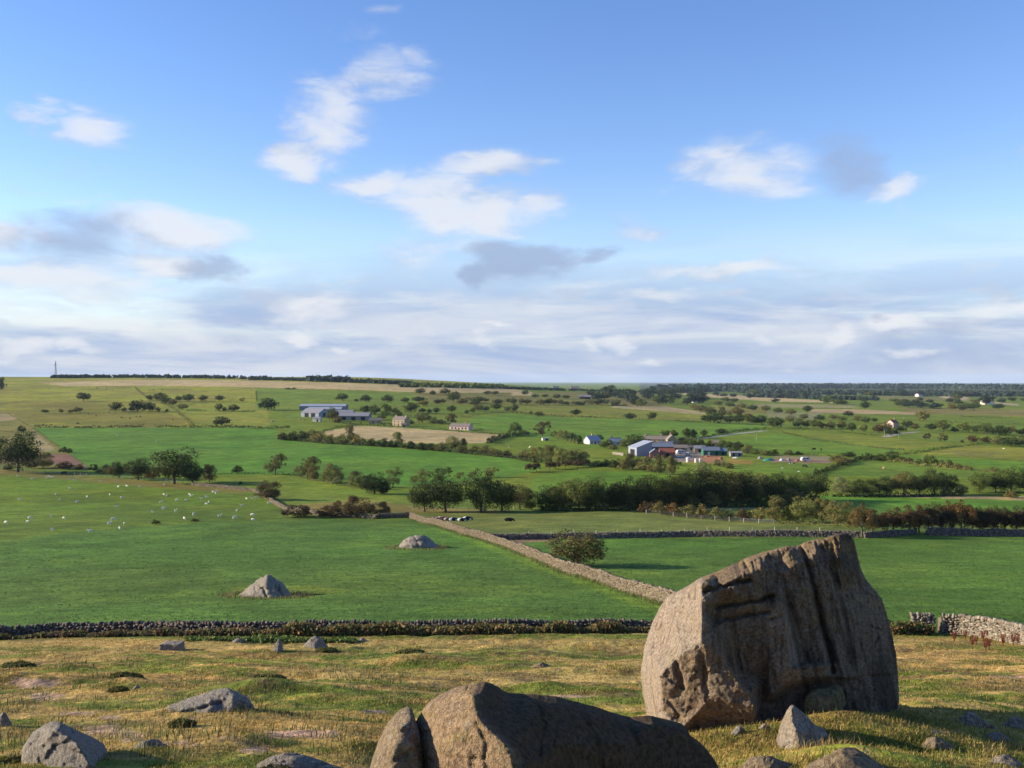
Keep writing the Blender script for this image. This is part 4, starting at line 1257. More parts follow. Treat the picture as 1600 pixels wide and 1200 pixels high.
# --- single trees worth telling apart: x, foot row, height, width (pixels)
tree(901, 884, 52, 88, 'round', 'thorn', 'lone spreading hawthorn turning rusty behind the diagonal wall', dense=True, var=1)
tree(28, 738, 60, 62, 'round', 'dark', 'big round tree on the sheep pasture crest beside brown ploughed earth')
tree(272, 756, 53, 74, 'round', 'oak', 'biggest broad crowned tree of the crest row above the sheep')
tree(216, 750, 33, 38, 'round', 'dark', 'round dark tree next to the biggest tree of the crest row')
tree(186, 747, 25, 27, 'round', 'dark', 'small dark tree in the crest row by the ploughed corner')
tree(301, 757, 32, 34, 'round', 'dark', 'dark lower tree tucked against the biggest crest tree')
tree(327, 753, 27, 22, 'tall', 'rust', 'rusty thin bush-like tree ending the crest row')
tree(663, 800, 45, 44, 'round', 'dark', 'slim dark tree beside a bigger one behind the resting cattle')
tree(696, 800, 51, 60, 'round', 'dark', 'broad dark tree directly behind the resting cattle')
tree(752, 800, 62, 58, 'round', 'dark', 'tallest dark tree of the group behind the cattle')
tree(784, 799, 46, 44, 'round', 'dark', 'dark tree closing the group behind the cattle')
tree(421, 781, 29, 37, 'bush', 'brown', 'dark domed thorn bush at the curved end of a stone wall', 'bush')
tree(418, 641, 19, 27, 'round', 'dark', 'large dark round tree next to the long farm barns')
tree(346, 666, 15, 25, 'round', 'dark', 'dark domed tree standing on the long upper hedge')
tree(130, 627, 13, 18, 'round', 'dark', 'lone domed tree in the upper pasture under the mast')
tree(2, 609, 19, 14, 'tall', 'dark', 'dark clump tree on the far slope edge under the mast')
tree(1115, 661, 17, 32, 'round', 'dark', 'wide dark dome of a tree at the end of a broken hedge')
tree(990, 699, 20, 40, 'round', 'mid', 'big bushy tree hiding the farmhouse wing')
tree(520, 658, 21, 19, 'round', 'mid', 'green round tree in front of the grey barns')
tree(430, 742, 33, 34, 'blown', 'olive', 'feathery windblown tree alone on the low hedge')
tree(614, 762, 31, 25, 'blown', 'light', 'thin pale see-through tree beside a dark round one')
tree(585, 772, 32, 40, 'round', 'dark', 'dark round tree ending the mid-valley bush row')

trees([(465, 808, 19, 44, 'bush', 'brown'), (512, 808, 17, 34, 'bush', 'brown'), (530, 806, 23, 24, 'bush', 'brown'), (558, 808, 33, 42, 'bush', 'brown'), (594, 808, 23, 34, 'bush', 'brown')],
      'thorn on the top edge of the smooth pasture', 'bush', 'thorn bushes on the pasture edge')
trees([(480, 748, 35, 40, 'blown', 'olive'), (490, 751, 24, 18, 'bush', 'olive'), (522, 754, 29, 36, 'bush', 'olive'), (526, 758, 14, 17, 'bush', 'pale'), (557, 761, 25, 32, 'bush', 'olive'), (566, 764, 20, 24, 'bush', 'mid'), (600, 772, 20, 20, 'bush', 'dark')],
      'shrub in the slanting row across the mid-valley field', 'bush', 'mid-valley bush row')
trees([(660, 757, 23, 30, 'blown', 'light'), (690, 753, 22, 34, 'blown', 'mid'), (718, 749, 11, 14, 'blown', 'olive'), (738, 748, 11, 14, 'blown', 'olive'), (768, 746, 16, 22, 'blown', 'olive'), (645, 756, 12, 16, 'blown', 'light')],
      'tree on the green slope above the group behind the cattle', 'tree', 'windblown slope trees')
trees([(234, 626, 9, 11), (249, 627, 13, 18), (258, 632, 15, 17), (279, 627, 8, 11), (294, 628, 12, 20), (317, 627, 10, 14), (343, 627, 9, 14), (379, 628, 7, 9, 'blown', 'olive'), (270, 634, 11, 13, 'round', 'olive'), (285, 640, 9, 16, 'round', 'olive'),
       (70, 646, 6, 12), (95, 646, 7, 8, 'round', 'olive'), (110, 646, 6, 8, 'round', 'olive'), (120, 645, 9, 15, 'round', 'olive'), (181, 643, 15, 18, 'round', 'dark'), (194, 644, 7, 9), (206, 643, 8, 10), (215, 643, 18, 23, 'round', 'dark'), (233, 643, 14, 19, 'round', 'dark'), (247, 644, 8, 7),
       (342, 643, 13, 11), (351, 643, 7, 7), (366, 643, 11, 17), (261, 644, 5, 6), (34, 675, 10, 14, 'bush', 'dark')],
      'tree on the field lines of the upper pastures', 'tree', 'upper pasture trees')
trees([(535, 626, 11, 16), (557, 628, 5, 8), (571, 628, 11, 17), (605, 629, 12, 18), (633, 629, 8, 12), (654, 629, 9, 22), (657, 616, 9, 17), (676, 617, 7, 10), (696, 616, 9, 17), (709, 629, 17, 23, 'round', 'mid'), (692, 630, 7, 11), (750, 629, 9, 28), (730, 629, 8, 12, 'blown', 'olive'), (762, 617, 6, 12), (774, 617, 6, 11), (778, 632, 8, 18), (795, 630, 7, 12),
       (642, 645, 16, 22, 'round', 'dark'), (660, 645, 7, 12), (671, 646, 7, 8), (682, 646, 9, 11), (706, 645, 11, 15, 'round', 'dark'), (747, 643, 12, 16, 'round', 'olive'), (738, 645, 8, 9), (729, 647, 7, 8), (776, 641, 10, 18), (760, 643, 8, 10), (793, 643, 8, 12, 'round', 'olive')],
      'hedgerow tree on the slope behind the barns', 'tree', 'hedgerow trees behind the barns')
trees([(572, 647, 13, 18, 'round', 'dark'), (585, 648, 15, 18), (603, 650, 19, 17, 'tall', 'mid'), (618, 648, 11, 14), (597, 655, 10, 14, 'bush', 'mid'), (622, 652, 9, 12), (660, 661, 17, 25, 'round', 'light'), (678, 662, 10, 16, 'bush', 'olive'), (690, 663, 8, 14, 'bush', 'dark'), (706, 661, 15, 18, 'tall', 'olive'), (643, 663, 7, 10, 'bush', 'dark'), (528, 661, 12, 14, 'bush', 'rust'), (806, 677, 17, 18, 'round', 'mid'), (815, 679, 9, 10, 'bush', 'dark')],
      'garden tree among the farm cottages and barns', 'tree', 'trees round the upper farm')
trees([(444, 688, 12, 20, 'bush', 'dark'), (458, 689, 15, 22, 'bush', 'dark'), (474, 689, 16, 22, 'bush', 'dark'), (486, 683, 12, 18, 'bush', 'olive'), (497, 691, 16, 26, 'bush', 'olive'), (515, 693, 14, 20, 'bush', 'olive'), (547, 691, 27, 20, 'tall', 'olive'), (535, 694, 15, 24, 'bush', 'olive'), (560, 695, 16, 22, 'bush', 'olive'),
       (581, 697, 12, 22, 'bush', 'dark'), (597, 698, 13, 22, 'bush', 'dark'), (622, 698, 23, 18, 'tall', 'light'), (612, 699, 10, 16, 'bush', 'dark'), (640, 701, 12, 24, 'bush', 'dark'), (658, 703, 12, 22, 'bush', 'dark'), (675, 704, 11, 20, 'bush', 'dark'), (690, 705, 14, 20, 'bush', 'olive'), (707, 705, 23, 23, 'round', 'light'), (725, 705, 20, 12, 'tall', 'dark'), (722, 708, 12, 18, 'bush', 'olive'), (740, 709, 13, 18, 'bush', 'olive'), (757, 710, 14, 20, 'bush', 'olive'), (774, 712, 12, 22, 'bush', 'olive'), (790, 714, 10, 20, 'bush', 'brown')],
      'growth in the thick belt bordering the straw field', 'bush', 'bushes below the straw field')
trees([(67, 731, 24, 34, 'bush', 'olive'), (50, 732, 14, 20, 'bush', 'brown'), (100, 733, 12, 26, 'bush', 'brown'), (122, 734, 9, 16, 'bush', 'dark'), (146, 736, 11, 13, 'bush', 'dark'), (163, 740, 14, 22, 'bush', 'olive'), (174, 742, 14, 18, 'bush', 'olive'), (238, 748, 18, 22, 'bush', 'rust'), (99, 707, 9, 14, 'bush', 'dark'), (108, 708, 8, 10, 'bush', 'dark'), (12, 735, 10, 14, 'bush', 'dark'), (371, 739, 12, 17, 'bush', 'dark')],
      'shrub filling the line between crest trees and ploughed corner', 'bush', 'bushes along the crest')
trees([(244, 819, 7, 13, 'bush', 'dark'), (305, 815, 5, 12, 'bush', 'brown'), (375, 757, 5, 6, 'bush', 'dark')], 'shrub low on the sheep pasture', 'bush', 'shrubs on the sheep pasture')
trees([(842, 651, 8, 13), (900, 650, 10, 17, 'round', 'dark'), (984, 656, 10, 20, 'round', 'dark'), (1019, 656, 12, 14, 'round', 'dark'), (804, 644, 12, 11, 'round', 'dark'), (830, 648, 6, 5)], 'tree in the long hedge above the white cottage', 'tree', 'long hedge trees')
trees([(821, 618, 8, 12), (870, 623, 7, 12), (884, 623, 6, 12), (824, 632, 8, 14, 'round', 'olive'), (844, 632, 8, 18, 'round', 'olive'), (867, 632, 8, 10, 'round', 'olive'), (876, 632, 8, 8), (884, 633, 6, 12), (897, 632, 6, 10, 'round', 'olive'), (925, 632, 8, 26, 'round', 'olive'), (947, 632, 7, 10), (910, 624, 5, 9), (836, 621, 5, 14), (852, 621, 5, 10)],
      'hedgerow tree near the far open barn', 'tree', 'far hedgerow trees')
trees([(944, 700, 10, 14, 'round', 'mid'), (958, 703, 9, 15, 'bush', 'olive'), (1000, 697, 12, 16, 'round', 'oak'), (1016, 698, 9, 12, 'round', 'dark'), (1066, 697, 13, 16, 'round', 'oak'), (1102, 706, 11, 13, 'round', 'dark'), (1122, 705, 11, 14, 'round', 'oak'), (1146, 706, 10, 15, 'bush', 'mid'), (1166, 709, 9, 16, 'bush', 'olive'), (1180, 711, 9, 16, 'bush', 'mid'), (1196, 712, 8, 15, 'bush', 'olive'), (1010, 722, 10, 16, 'bush', 'olive'), (1056, 727, 9, 15, 'bush', 'mid'), (1124, 729, 11, 20, 'bush', 'pale'), (1138, 732, 9, 18, 'bush', 'olive')],
      'shrub or tree packed close round the yard sheds', 'tree', 'yard side greenery')
trees([(x, 633 + 1.5 * math.sin(x), 7 + 3 * abs(math.sin(x * 3.1)), 11 + 6 * abs(math.sin(x * 1.7)), 'round', ['dark', 'oak', 'olive'][x % 3]) for x in (662, 684, 722, 742, 802, 815, 858, 906, 936, 962)],
      'tree strung along the thin field line above the smooth slope', 'tree', 'thin field line trees')
trees([(x, y, h, w, 'round', t) for x, y, h, w, t in ((1122, 634, 8, 14, 'olive'), (1140, 636, 8, 15, 'mid'), (1158, 638, 8, 16, 'olive'), (1176, 641, 8, 15, 'dark'), (1196, 643, 9, 16, 'olive'), (1216, 646, 9, 15, 'mid'), (1236, 648, 9, 16, 'olive'), (1256, 656, 9, 15, 'olive'), (1280, 657, 9, 16, 'dark'), (1302, 656, 8, 16, 'olive'), (1316, 658, 8, 14, 'mid'), (1085, 640, 8, 14, 'olive'), (1102, 660, 11, 16, 'dark'), (1168, 655, 9, 15, 'olive'))],
      'tree in the straggling line below the white hamlet houses', 'tree', 'straggling line trees')
_wood = []
_r = random.Random(5)
for i in range(48):
    x = _r.uniform(925, 1102); t = (x - 925) / 177
    y = _r.uniform(617 - 2 * t, 634 + 4 * t if x > 985 else 625)
    _wood.append((x, y, _r.uniform(9, 15), _r.uniform(13, 22), _r.choice(['round', 'round', 'tall']), _r.choice(['dark', 'blue', 'blue', 'mid'])))
trees(_wood, 'tree of the wooded hamlet on the far slope', 'tree', 'wooded hamlet trees')
trees([(848, 681, 22, 23, 'blown', 'brown'), (865, 682, 9, 12, 'bush', 'mid'), (875, 685, 13, 14, 'bush', 'olive'), (885, 687, 14, 14, 'bush', 'olive'), (894, 690, 14, 14, 'bush', 'dark'), (903, 692, 12, 14, 'bush', 'dark'), (936, 690, 11, 13, 'round', 'dark'), (950, 697, 11, 14, 'bush', 'mid'), (976, 699, 12, 16, 'bush', 'mid'),
       (1040, 683, 11, 15), (1053, 684, 12, 14), (1074, 685, 15, 18, 'round', 'dark'), (1084, 685, 14, 12, 'tall', 'dark'), (1100, 683, 11, 12), (1127, 679, 9, 18, 'round', 'dark'), (1060, 703, 14, 20, 'round', 'dark'), (1078, 703, 17, 20, 'round', 'dark'), (1092, 704, 18, 20, 'round', 'dark'), (1110, 701, 13, 12, 'round', 'dark'), (1128, 700, 13, 14, 'round', 'mid'), (1140, 702, 12, 18), (1153, 703, 13, 16, 'round', 'dark'), (1170, 701, 7, 12, 'bush', 'olive')],
      'tree sheltering the lower farmyard and its cottages', 'tree', 'trees round the lower farm')
trees([(818, 718, 15, 20, 'bush', 'olive'), (832, 720, 20, 20, 'bush', 'olive'), (846, 722, 26, 22, 'blown', 'olive'), (860, 724, 28, 24, 'tall', 'olive'), (874, 726, 26, 22, 'tall', 'light'), (888, 727, 24, 22, 'bush', 'olive'), (901, 727, 24, 20, 'bush', 'olive'), (913, 727, 22, 18, 'tall', 'light'),
       (828, 738, 13, 16, 'spread', 'brown'), (838, 737, 14, 16, 'spread', 'brown'), (858, 734, 12, 16, 'spread', 'brown'), (868, 733, 11, 14, 'spread', 'brown'), (884, 731, 11, 16, 'spread', 'brown'), (902, 730, 11, 16, 'spread', 'brown'), (915, 729, 11, 14, 'spread', 'brown')],
      'tree of the small copse below the white cottage', 'tree', 'copse below the cottage')
trees([(962, 732, 13, 20, 'bush', 'dark'), (975, 734, 16, 22, 'bush', 'olive'), (988, 733, 24, 26, 'bush', 'olive'), (1004, 736, 16, 22, 'bush', 'olive'), (1030, 741, 30, 22, 'tall', 'olive'), (1048, 742, 29, 20, 'tall', 'olive'), (1018, 738, 14, 16, 'bush', 'olive'), (935, 729, 9, 20, 'bush', 'dark'), (950, 728, 10, 20, 'bush', 'dark')],
      'tree in front of the lower farmyard', 'tree', 'trees in front of the farmyard')
_b = [(812, 796, 38, 36, 'round', 'olive'), (830, 797, 24, 26, 'bush', 'mid'), (858, 798, 38, 42, 'round', 'dark'), (880, 798, 42, 40, 'round', 'oak'), (905, 798, 50, 46, 'round', 'mid'), (930, 797, 48, 42, 'round', 'oak'), (955, 797, 40, 36, 'round', 'dark'), (975, 797, 46, 40, 'round', 'dark'), (996, 796, 48, 42, 'round', 'dark'),
      (1020, 794, 50, 46, 'round', 'oak'), (1045, 792, 46, 40, 'round', 'dark'), (1065, 791, 50, 44, 'round', 'oak'), (1090, 790, 54, 46, 'round', 'dark'), (1112, 790, 56, 44, 'round', 'oak'), (1135, 790, 54, 46, 'round', 'olive'), (1158, 790, 52, 42, 'round', 'dark'), (1180, 789, 48, 42, 'round', 'olive'), (1205, 788, 46, 42, 'round', 'dark'), (1228, 786, 44, 38, 'round', 'oak'), (1250, 784, 42, 36, 'round', 'mid'), (1275, 782, 42, 40, 'round', 'dark'),
      (985, 797, 20, 20, 'bush', 'mid'), (1100, 745, 24, 26, 'bush', 'pale'), (1112, 792, 24, 26, 'bush', 'olive'), (1172, 790, 24, 26, 'bush', 'olive')]
_b = [(x, y, h * 1.0, w * 1.12, k, t) for x, y, h, w, k, t in _b] + [(x, 792 - abs(x - 1000) * .012, 21 + 5 * math.sin(x), 40, 'bush', ['dark', 'olive', 'mid'][x % 3]) for x in (868, 893, 918, 943, 968, 1008, 1033, 1056, 1078, 1101, 1124, 1147, 1170, 1193, 1217, 1240, 1263)]
trees(_b, 'tree of the dense belt along the valley stream', 'tree', 'stream belt trees')
trees([(1316, 773, 28, 30, 'bush', 'pale'), (1338, 774, 24, 32, 'bush', 'dark'), (1362, 775, 26, 30, 'bush', 'dark'), (1385, 775, 30, 34, 'round', 'dark'), (1412, 774, 36, 34, 'round', 'olive'), (1436, 774, 30, 30, 'round', 'dark'), (1460, 774, 40, 34, 'round', 'dark'), (1484, 773, 32, 28, 'round', 'dark'), (1478, 775, 18, 18, 'bush', 'olive'), (1503, 774, 18, 20, 'bush', 'olive'), (1530, 770, 32, 34, 'round', 'mid'), (1556, 769, 28, 32, 'round', 'dark'), (1580, 769, 38, 40, 'round', 'mid'), (1602, 769, 34, 34, 'round', 'dark'), (1580, 778, 13, 20, 'bush', 'olive'), (1622, 770, 34, 36, 'round', 'dark')],
      'tree in the row behind the bright meadow strip', 'tree', 'meadow row trees')
trees([(1010, 801, 17, 26, 'bush', 'brown'), (1030, 803, 18, 28, 'bush', 'olive'), (1050, 805, 19, 26, 'bush', 'rust'), (1075, 807, 18, 28, 'bush', 'olive'), (1100, 809, 20, 30, 'bush', 'olive'), (1122, 811, 18, 26, 'bush', 'olive'), (1140, 811, 15, 16, 'bush', 'pale'), (1163, 814, 18, 32, 'bush', 'brown'), (1186, 815, 22, 26, 'bush', 'olive'), (1062, 806, 12, 18, 'bush', 'olive')],
      'shrub in the ragged row before the stream belt', 'bush', 'ragged row bushes')
trees([(1212, 817, 41, 34, 'tall', 'olive'), (1234, 817, 26, 26, 'bush', 'mid'), (1256, 817, 39, 44, 'round', 'light'), (1286, 818, 39, 32, 'tall', 'olive'), (1312, 820, 37, 42, 'bush', 'olive'), (1333, 821, 24, 26, 'bush', 'olive')],
      'tree next to the dark thorn row', 'tree', 'olive trees by the thorn row')
trees([(x, y, h * 1.12, w * 1.2, 'spread', t) for x, y, h, w, t in ((1347, 839, 44, 34, 'rust'), (1363, 836, 35, 36, 'rust'), (1396, 835, 36, 38, 'brown'), (1421, 833, 37, 38, 'brown'), (1436, 833, 38, 34, 'brown'), (1455, 833, 40, 36, 'brown'), (1472, 833, 38, 34, 'brown'), (1487, 833, 42, 36, 'rust'), (1502, 834, 44, 36, 'rust'), (1519, 834, 38, 34, 'brown'), (1535, 834, 36, 34, 'brown'), (1552, 834, 37, 36, 'brown'), (1570, 834, 35, 34, 'brown'), (1588, 834, 35, 36, 'brown'), (1606, 834, 35, 36, 'brown'), (1625, 834, 35, 36, 'brown'))],
      'thorn tree in the row along the valley wall', 'tree', 'thorn row trees')
trees([(1206, 668, 15, 18), (1215, 669, 17, 18, 'round', 'dark'), (1234, 661, 12, 16, 'round', 'olive'), (1247, 669, 16, 18, 'round', 'mid'), (1261, 669, 12, 14, 'round', 'olive'), (1272, 670, 14, 14, 'round', 'mid'), (1282, 671, 12, 14, 'round', 'dark'), (1297, 671, 13, 16, 'round', 'olive'), (1315, 671, 13, 13, 'round', 'olive'), (1331, 674, 13, 13, 'round', 'dark'), (1349, 676, 14, 14, 'round', 'light'), (1140, 662, 12, 18, 'round', 'dark'), (1155, 663, 15, 20, 'round', 'dark'), (1174, 664, 15, 20, 'round', 'dark'), (1190, 664, 15, 18, 'round', 'dark'), (1152, 651, 14, 22, 'round', 'olive'), (1128, 650, 14, 14, 'tall', 'olive'), (1110, 646, 10, 18, 'round', 'olive'), (1095, 643, 10, 20, 'round', 'olive'), (1138, 649, 7, 12, 'bush', 'olive')],
      'tree in the broken rows between farm track and far lane', 'tree', 'broken row trees')
trees([(1372, 677, 14, 18, 'round', 'brown'), (1384, 674, 14, 18, 'round', 'olive'), (1392, 681, 13, 20, 'round', 'dark'), (1418, 668, 11, 16, 'round', 'dark'), (1430, 671, 9, 14, 'bush', 'brown'), (1408, 674, 9, 14, 'bush', 'olive'), (1442, 658, 17, 20, 'round', 'olive'), (1325, 651, 9, 15, 'round', 'dark'), (1352, 661, 10, 17, 'round', 'mid'), (1340, 658, 9, 14, 'round', 'olive'), (1366, 660, 7, 10), (1456, 673, 11, 20, 'round', 'dark'), (1474, 675, 19, 21, 'round', 'mid'), (1492, 675, 8, 14, 'bush', 'dark'), (1508, 676, 16, 20, 'round', 'mid'), (1525, 677, 12, 14, 'round', 'dark'), (1540, 679, 17, 26, 'round', 'mid'), (1562, 681, 16, 30, 'round', 'dark'), (1582, 677, 11, 12, 'round', 'olive'), (1598, 681, 11, 18, 'round', 'dark'), (1448, 687, 10, 13, 'blown', 'brown'), (1470, 690, 13, 10, 'blown', 'olive'), (1477, 690, 10, 8, 'blown', 'brown'), (1520, 693, 13, 16, 'round', 'brown'), (1540, 692, 10, 20, 'bush', 'brown'), (1560, 696, 14, 22, 'round', 'olive'), (1578, 698, 15, 26, 'round', 'dark'), (1598, 697, 15, 22, 'round', 'mid'), (1503, 692, 5, 6, 'bush', 'brown')],
      'tree round the pink cottage and the lane beyond it', 'tree', 'trees round the pink cottage')
trees([(1310, 721, 10, 26, 'bush', 'olive'), (1318, 726, 12, 26, 'bush', 'olive'), (1325, 714, 8, 24, 'bush', 'dark'), (1360, 719, 11, 20, 'bush', 'dark'), (1376, 720, 11, 20, 'bush', 'dark'), (1393, 721, 16, 22, 'round', 'mid'), (1408, 722, 9, 16, 'bush', 'olive'), (1420, 724, 9, 14, 'bush', 'brown'), (1436, 726, 10, 18, 'bush', 'mid'), (1452, 728, 17, 20, 'round', 'mid'), (1468, 729, 11, 18, 'bush', 'olive'), (1482, 731, 13, 18, 'bush', 'olive'), (1497, 733, 9, 16, 'bush', 'olive'), (1512, 734, 7, 14, 'bush', 'olive'), (1554, 736, 6, 14, 'bush', 'olive'), (1208, 711, 9, 16, 'bush', 'dark'), (1232, 711, 8, 14, 'bush', 'olive'), (1248, 711, 6, 12, 'bush', 'dark')],
      'shrub in the hedge line past the scrap yard', 'bush', 'scrap yard hedge bushes')
_far = []
for i in range(64):
    x = _r.uniform(1110, 1640)
    y = _r.choice([616, 618, 620, 622, 624, 626, 629, 632, 636, 640]) + _r.uniform(-1, 1) + (x - 1350) * .004
    if y > 630 and x < 1300: continue
    _far.append((x, y, _r.uniform(5, 9), _r.uniform(8, 16), 'round', _r.choice(['dark', 'mid', 'blue', 'blue', 'olive'])))
_far += [(1294, 631, 12, 18, 'round', 'mid'), (1308, 632, 8, 14, 'round', 'mid'), (1352, 640, 12, 16, 'round', 'dark'), (1262, 645, 11, 15, 'round', 'dark'), (1405, 636, 11, 14, 'round', 'mid'), (1420, 637, 9, 22, 'round', 'blue'), (1440, 638, 9, 24, 'round', 'blue'), (1460, 639, 10, 22, 'round', 'blue'), (1487, 641, 12, 14, 'round', 'olive'), (1505, 641, 10, 18, 'round', 'mid'), (1522, 641, 12, 20, 'round', 'mid'), (1540, 634, 16, 18, 'round', 'blue'), (1560, 640, 9, 18, 'round', 'blue')]
trees(_far, 'distant tree scattered over the blue-green far plain', 'tree', 'far plain trees')

# --- hedges and field lines (pixel polyline, height in pixels)
for i, (pts, hpx, lab, tint, gaps) in enumerate([
    ([(52, 668), (150, 669), (230, 667), (300, 668), (345, 668), (420, 670), (470, 667)], 4.2, 'long low dark hedge between upper pastures and the big smooth field', 'dark', .12),
    ([(0, 628.5), (80, 628.5), (230, 628)], 1.1, 'thin dark field line under the lone domed tree', 'dark', .0),
    ([(290, 628), (400, 630)], 1.0, 'faint field line below the row of domed upper trees', 'dark', .0),
    ([(68, 646), (160, 646), (290, 646)], 1.7, 'thin hedge linking the dark upper pasture trees', 'dark', .2),
    ([(292, 642), (340, 643), (400, 643)], 2.6, 'short gappy hedge running on to the large round tree', 'dark', .25),
    ([(211, 606), (225, 619), (250, 627), (275, 642), (288, 654), (302, 667)], 2.8, 'straight hedge climbing the upper pastures toward the ridge', 'olive', .15),
    ([(400, 612), (402, 628)], 2.5, 'short hedge stub climbing toward the straw ridge', 'mid', .1),
    ([(335, 742), (400, 741), (460, 742), (476, 747)], 3.2, 'low dark hedge foot under the feathery windblown tree', 'dark', .12),
    ([(476, 748), (520, 756), (560, 763), (600, 772)], 4.0, 'tangled hedge base under the mid-valley bushes', 'olive', .1),
    ([(432, 686), (520, 694), (620, 699), (720, 708), (800, 716), (836, 723)], 6.5, 'thick hedge base of the bush belt under the straw field', 'dark', .03),
    ([(490, 679), (530, 668), (560, 664), (640, 668), (720, 675), (797, 680)], 3.2, 'clipped hedge along the far side of the straw field', 'dark', .1),
    ([(797, 681), (780, 687), (762, 693)], 6.5, 'dark hedge closing the end of the straw field', 'dark', .0),
    ([(520, 660), (548, 663), (590, 665), (640, 664)], 4.0, 'garden hedge in front of the stone farmhouse', 'dark', .1),
    ([(680, 662), (720, 668), (795, 678)], 2.8, 'hedge slanting down from the bungalow garden', 'olive', .1),
    ([(720, 652), (760, 647), (800, 643)], 2.6, 'hedge rising from the farm cottages to the long hedge', 'olive', .1),
    ([(640, 633), (720, 633), (800, 633), (900, 634), (980, 634)], 1.6, 'thin field line along the domed hedgerow trees', 'dark', .1),
    ([(800, 646), (840, 648), (875, 651), (935, 653), (1017, 656)], 3.0, 'long dark hedge below the small domed trees', 'dark', .1),
    ([(1055, 658), (1066, 658.5), (1075, 659), (1098, 660)], 2.0, 'broken stub of hedge in the smooth green slope', 'dark', .2),
    ([(800, 682), (812, 682), (826, 679)], 6.0, 'dark hedge corner beside a round tree at the straw field end', 'dark', .0),
    ([(865, 683), (885, 689), (905, 694)], 5.5, 'leafy hedge dropping to the white roofed cottage', 'mid', .05),
    ([(1060, 688), (1100, 684), (1140, 677), (1170, 672), (1198, 671)], 4.0, 'hedge following the farm track uphill', 'dark', .05),
    ([(955, 634), (980, 634)], 2.4, 'short black hedge before the wooded hamlet', 'dark', .0),
    ([(920, 729), (950, 729), (975, 724), (982, 718)], 6.0, 'dark hedge turning the corner below the farm copse', 'dark', .0),
    ([(822, 740), (870, 735), (930, 731)], 2.0, 'bank of rough growth under the brown copse trees', 'dark', .1),
    ([(1200, 671), (1260, 672), (1320, 676), (1375, 682)], 2.8, 'dark wall-like hedge under the row of lane trees', 'dark', .0),
    ([(1222, 676), (1260, 685), (1300, 692), (1347, 698)], 2.8, 'brown hedge slanting across the sunny right-hand pasture', 'brown', .1),
    ([(1356, 698), (1390, 702), (1415, 703)], 2.4, 'end piece of the slanting brown hedge past a gap', 'brown', .1),
    ([(1272, 742), (1300, 733), (1325, 725), (1348, 717)], 5.5, 'dark hedge climbing beside the scrap yard field', 'dark', .0),
    ([(1400, 711), (1440, 707), (1480, 700), (1510, 697), (1535, 694)], 3.2, 'dark hedge rising between two pale green pastures', 'dark', .05),
    ([(1455, 708), (1500, 712), (1550, 717), (1600, 720), (1640, 723)], 1.8, 'low ragged brown hedge across the pale right pasture', 'brown', .25),
    ([(1350, 717), (1400, 722), (1450, 729), (1520, 736), (1558, 738)], 5.0, 'leafy hedge base under the lower right bush line', 'olive', .05),
    ([(1200, 712), (1250, 711), (1300, 713)], 3.6, 'green hedge behind the scrap yard', 'mid', .1),
    ([(1136, 706), (1160, 707), (1200, 709)], 4.0, 'hedge beside the green roofed sheds', 'mid', .05),
    ([(1500, 651), (1540, 652.5), (1580, 654)], 2.0, 'thin dark hedge in the far right pastures', 'dark', .0),
    ([(1480, 660), (1540, 662), (1640, 665)], 2.2, 'far dark hedge above the mid-green lane trees', 'dark', .1),
    ([(1270, 638), (1300, 638), (1332, 639)], 1.4, 'thin dark hedge along the upper tan strip', 'dark', .0),
    ([(1270, 646), (1330, 647), (1400, 648), (1460, 650)], 1.5, 'thin dark hedge along the lower tan strip', 'dark', .0),
    ([(1315, 632), (1360, 633), (1420, 636), (1480, 640)], 1.6, 'far hedge edging the blue plain trees', 'blue', .0),
    ([(1200, 630), (1240, 631), (1300, 629)], 1.6, 'thin hedge dividing two straw coloured far fields', 'dark', .15),
    ([(1100, 627), (1160, 630), (1200, 633)], 3.5, 'bushy hedge dropping from the white hamlet houses', 'olive', .05),
    ([(1000, 799), (1060, 807), (1120, 812), (1190, 817)], 4.0, 'ragged hedge foot before the stream belt', 'brown', .15),
    ([(1210, 818), (1260, 819), (1340, 823)], 5.0, 'leafy undergrowth below the olive green trees', 'olive', .05),
    ([(845, 798), (900, 799), (985, 798)], 8.0, 'dark undergrowth at the foot of the stream belt', 'dark', .0),
    ([(985, 797), (1060, 794), (1150, 793), (1295, 786)], 8.0, 'shadowy undergrowth along the stream below the dark trees', 'dark', .0),
    ([(1300, 776), (1360, 777), (1440, 776), (1500, 775)], 6.0, 'undergrowth along the bright meadow strip', 'dark', .0),
    ([(95, 701), (110, 712), (130, 726), (142, 734)], 2.0, 'thin hedge between ploughed corner and big smooth field', 'olive', .15),
    ([(10, 645), (30, 657), (52, 669), (72, 684), (95, 701)], 1.6, 'dark field boundary running down from the left slope', 'brown', .1),
    ([(445, 608), (452, 608.5), (462, 608)], 2.4, 'little dark scrub patch on the straw ridge', 'dark', .0),
    ([(0, 674), (30, 676), (58, 676)], 1.4, 'short field line by a dark bush on the left slope', 'dark', .1),
]):
    hedge(pts, hpx, lab, tint, seed=i, gaps=gaps, width=max(1.2, hpx * .9 * gpt(*pts[0]).y / F * .8))


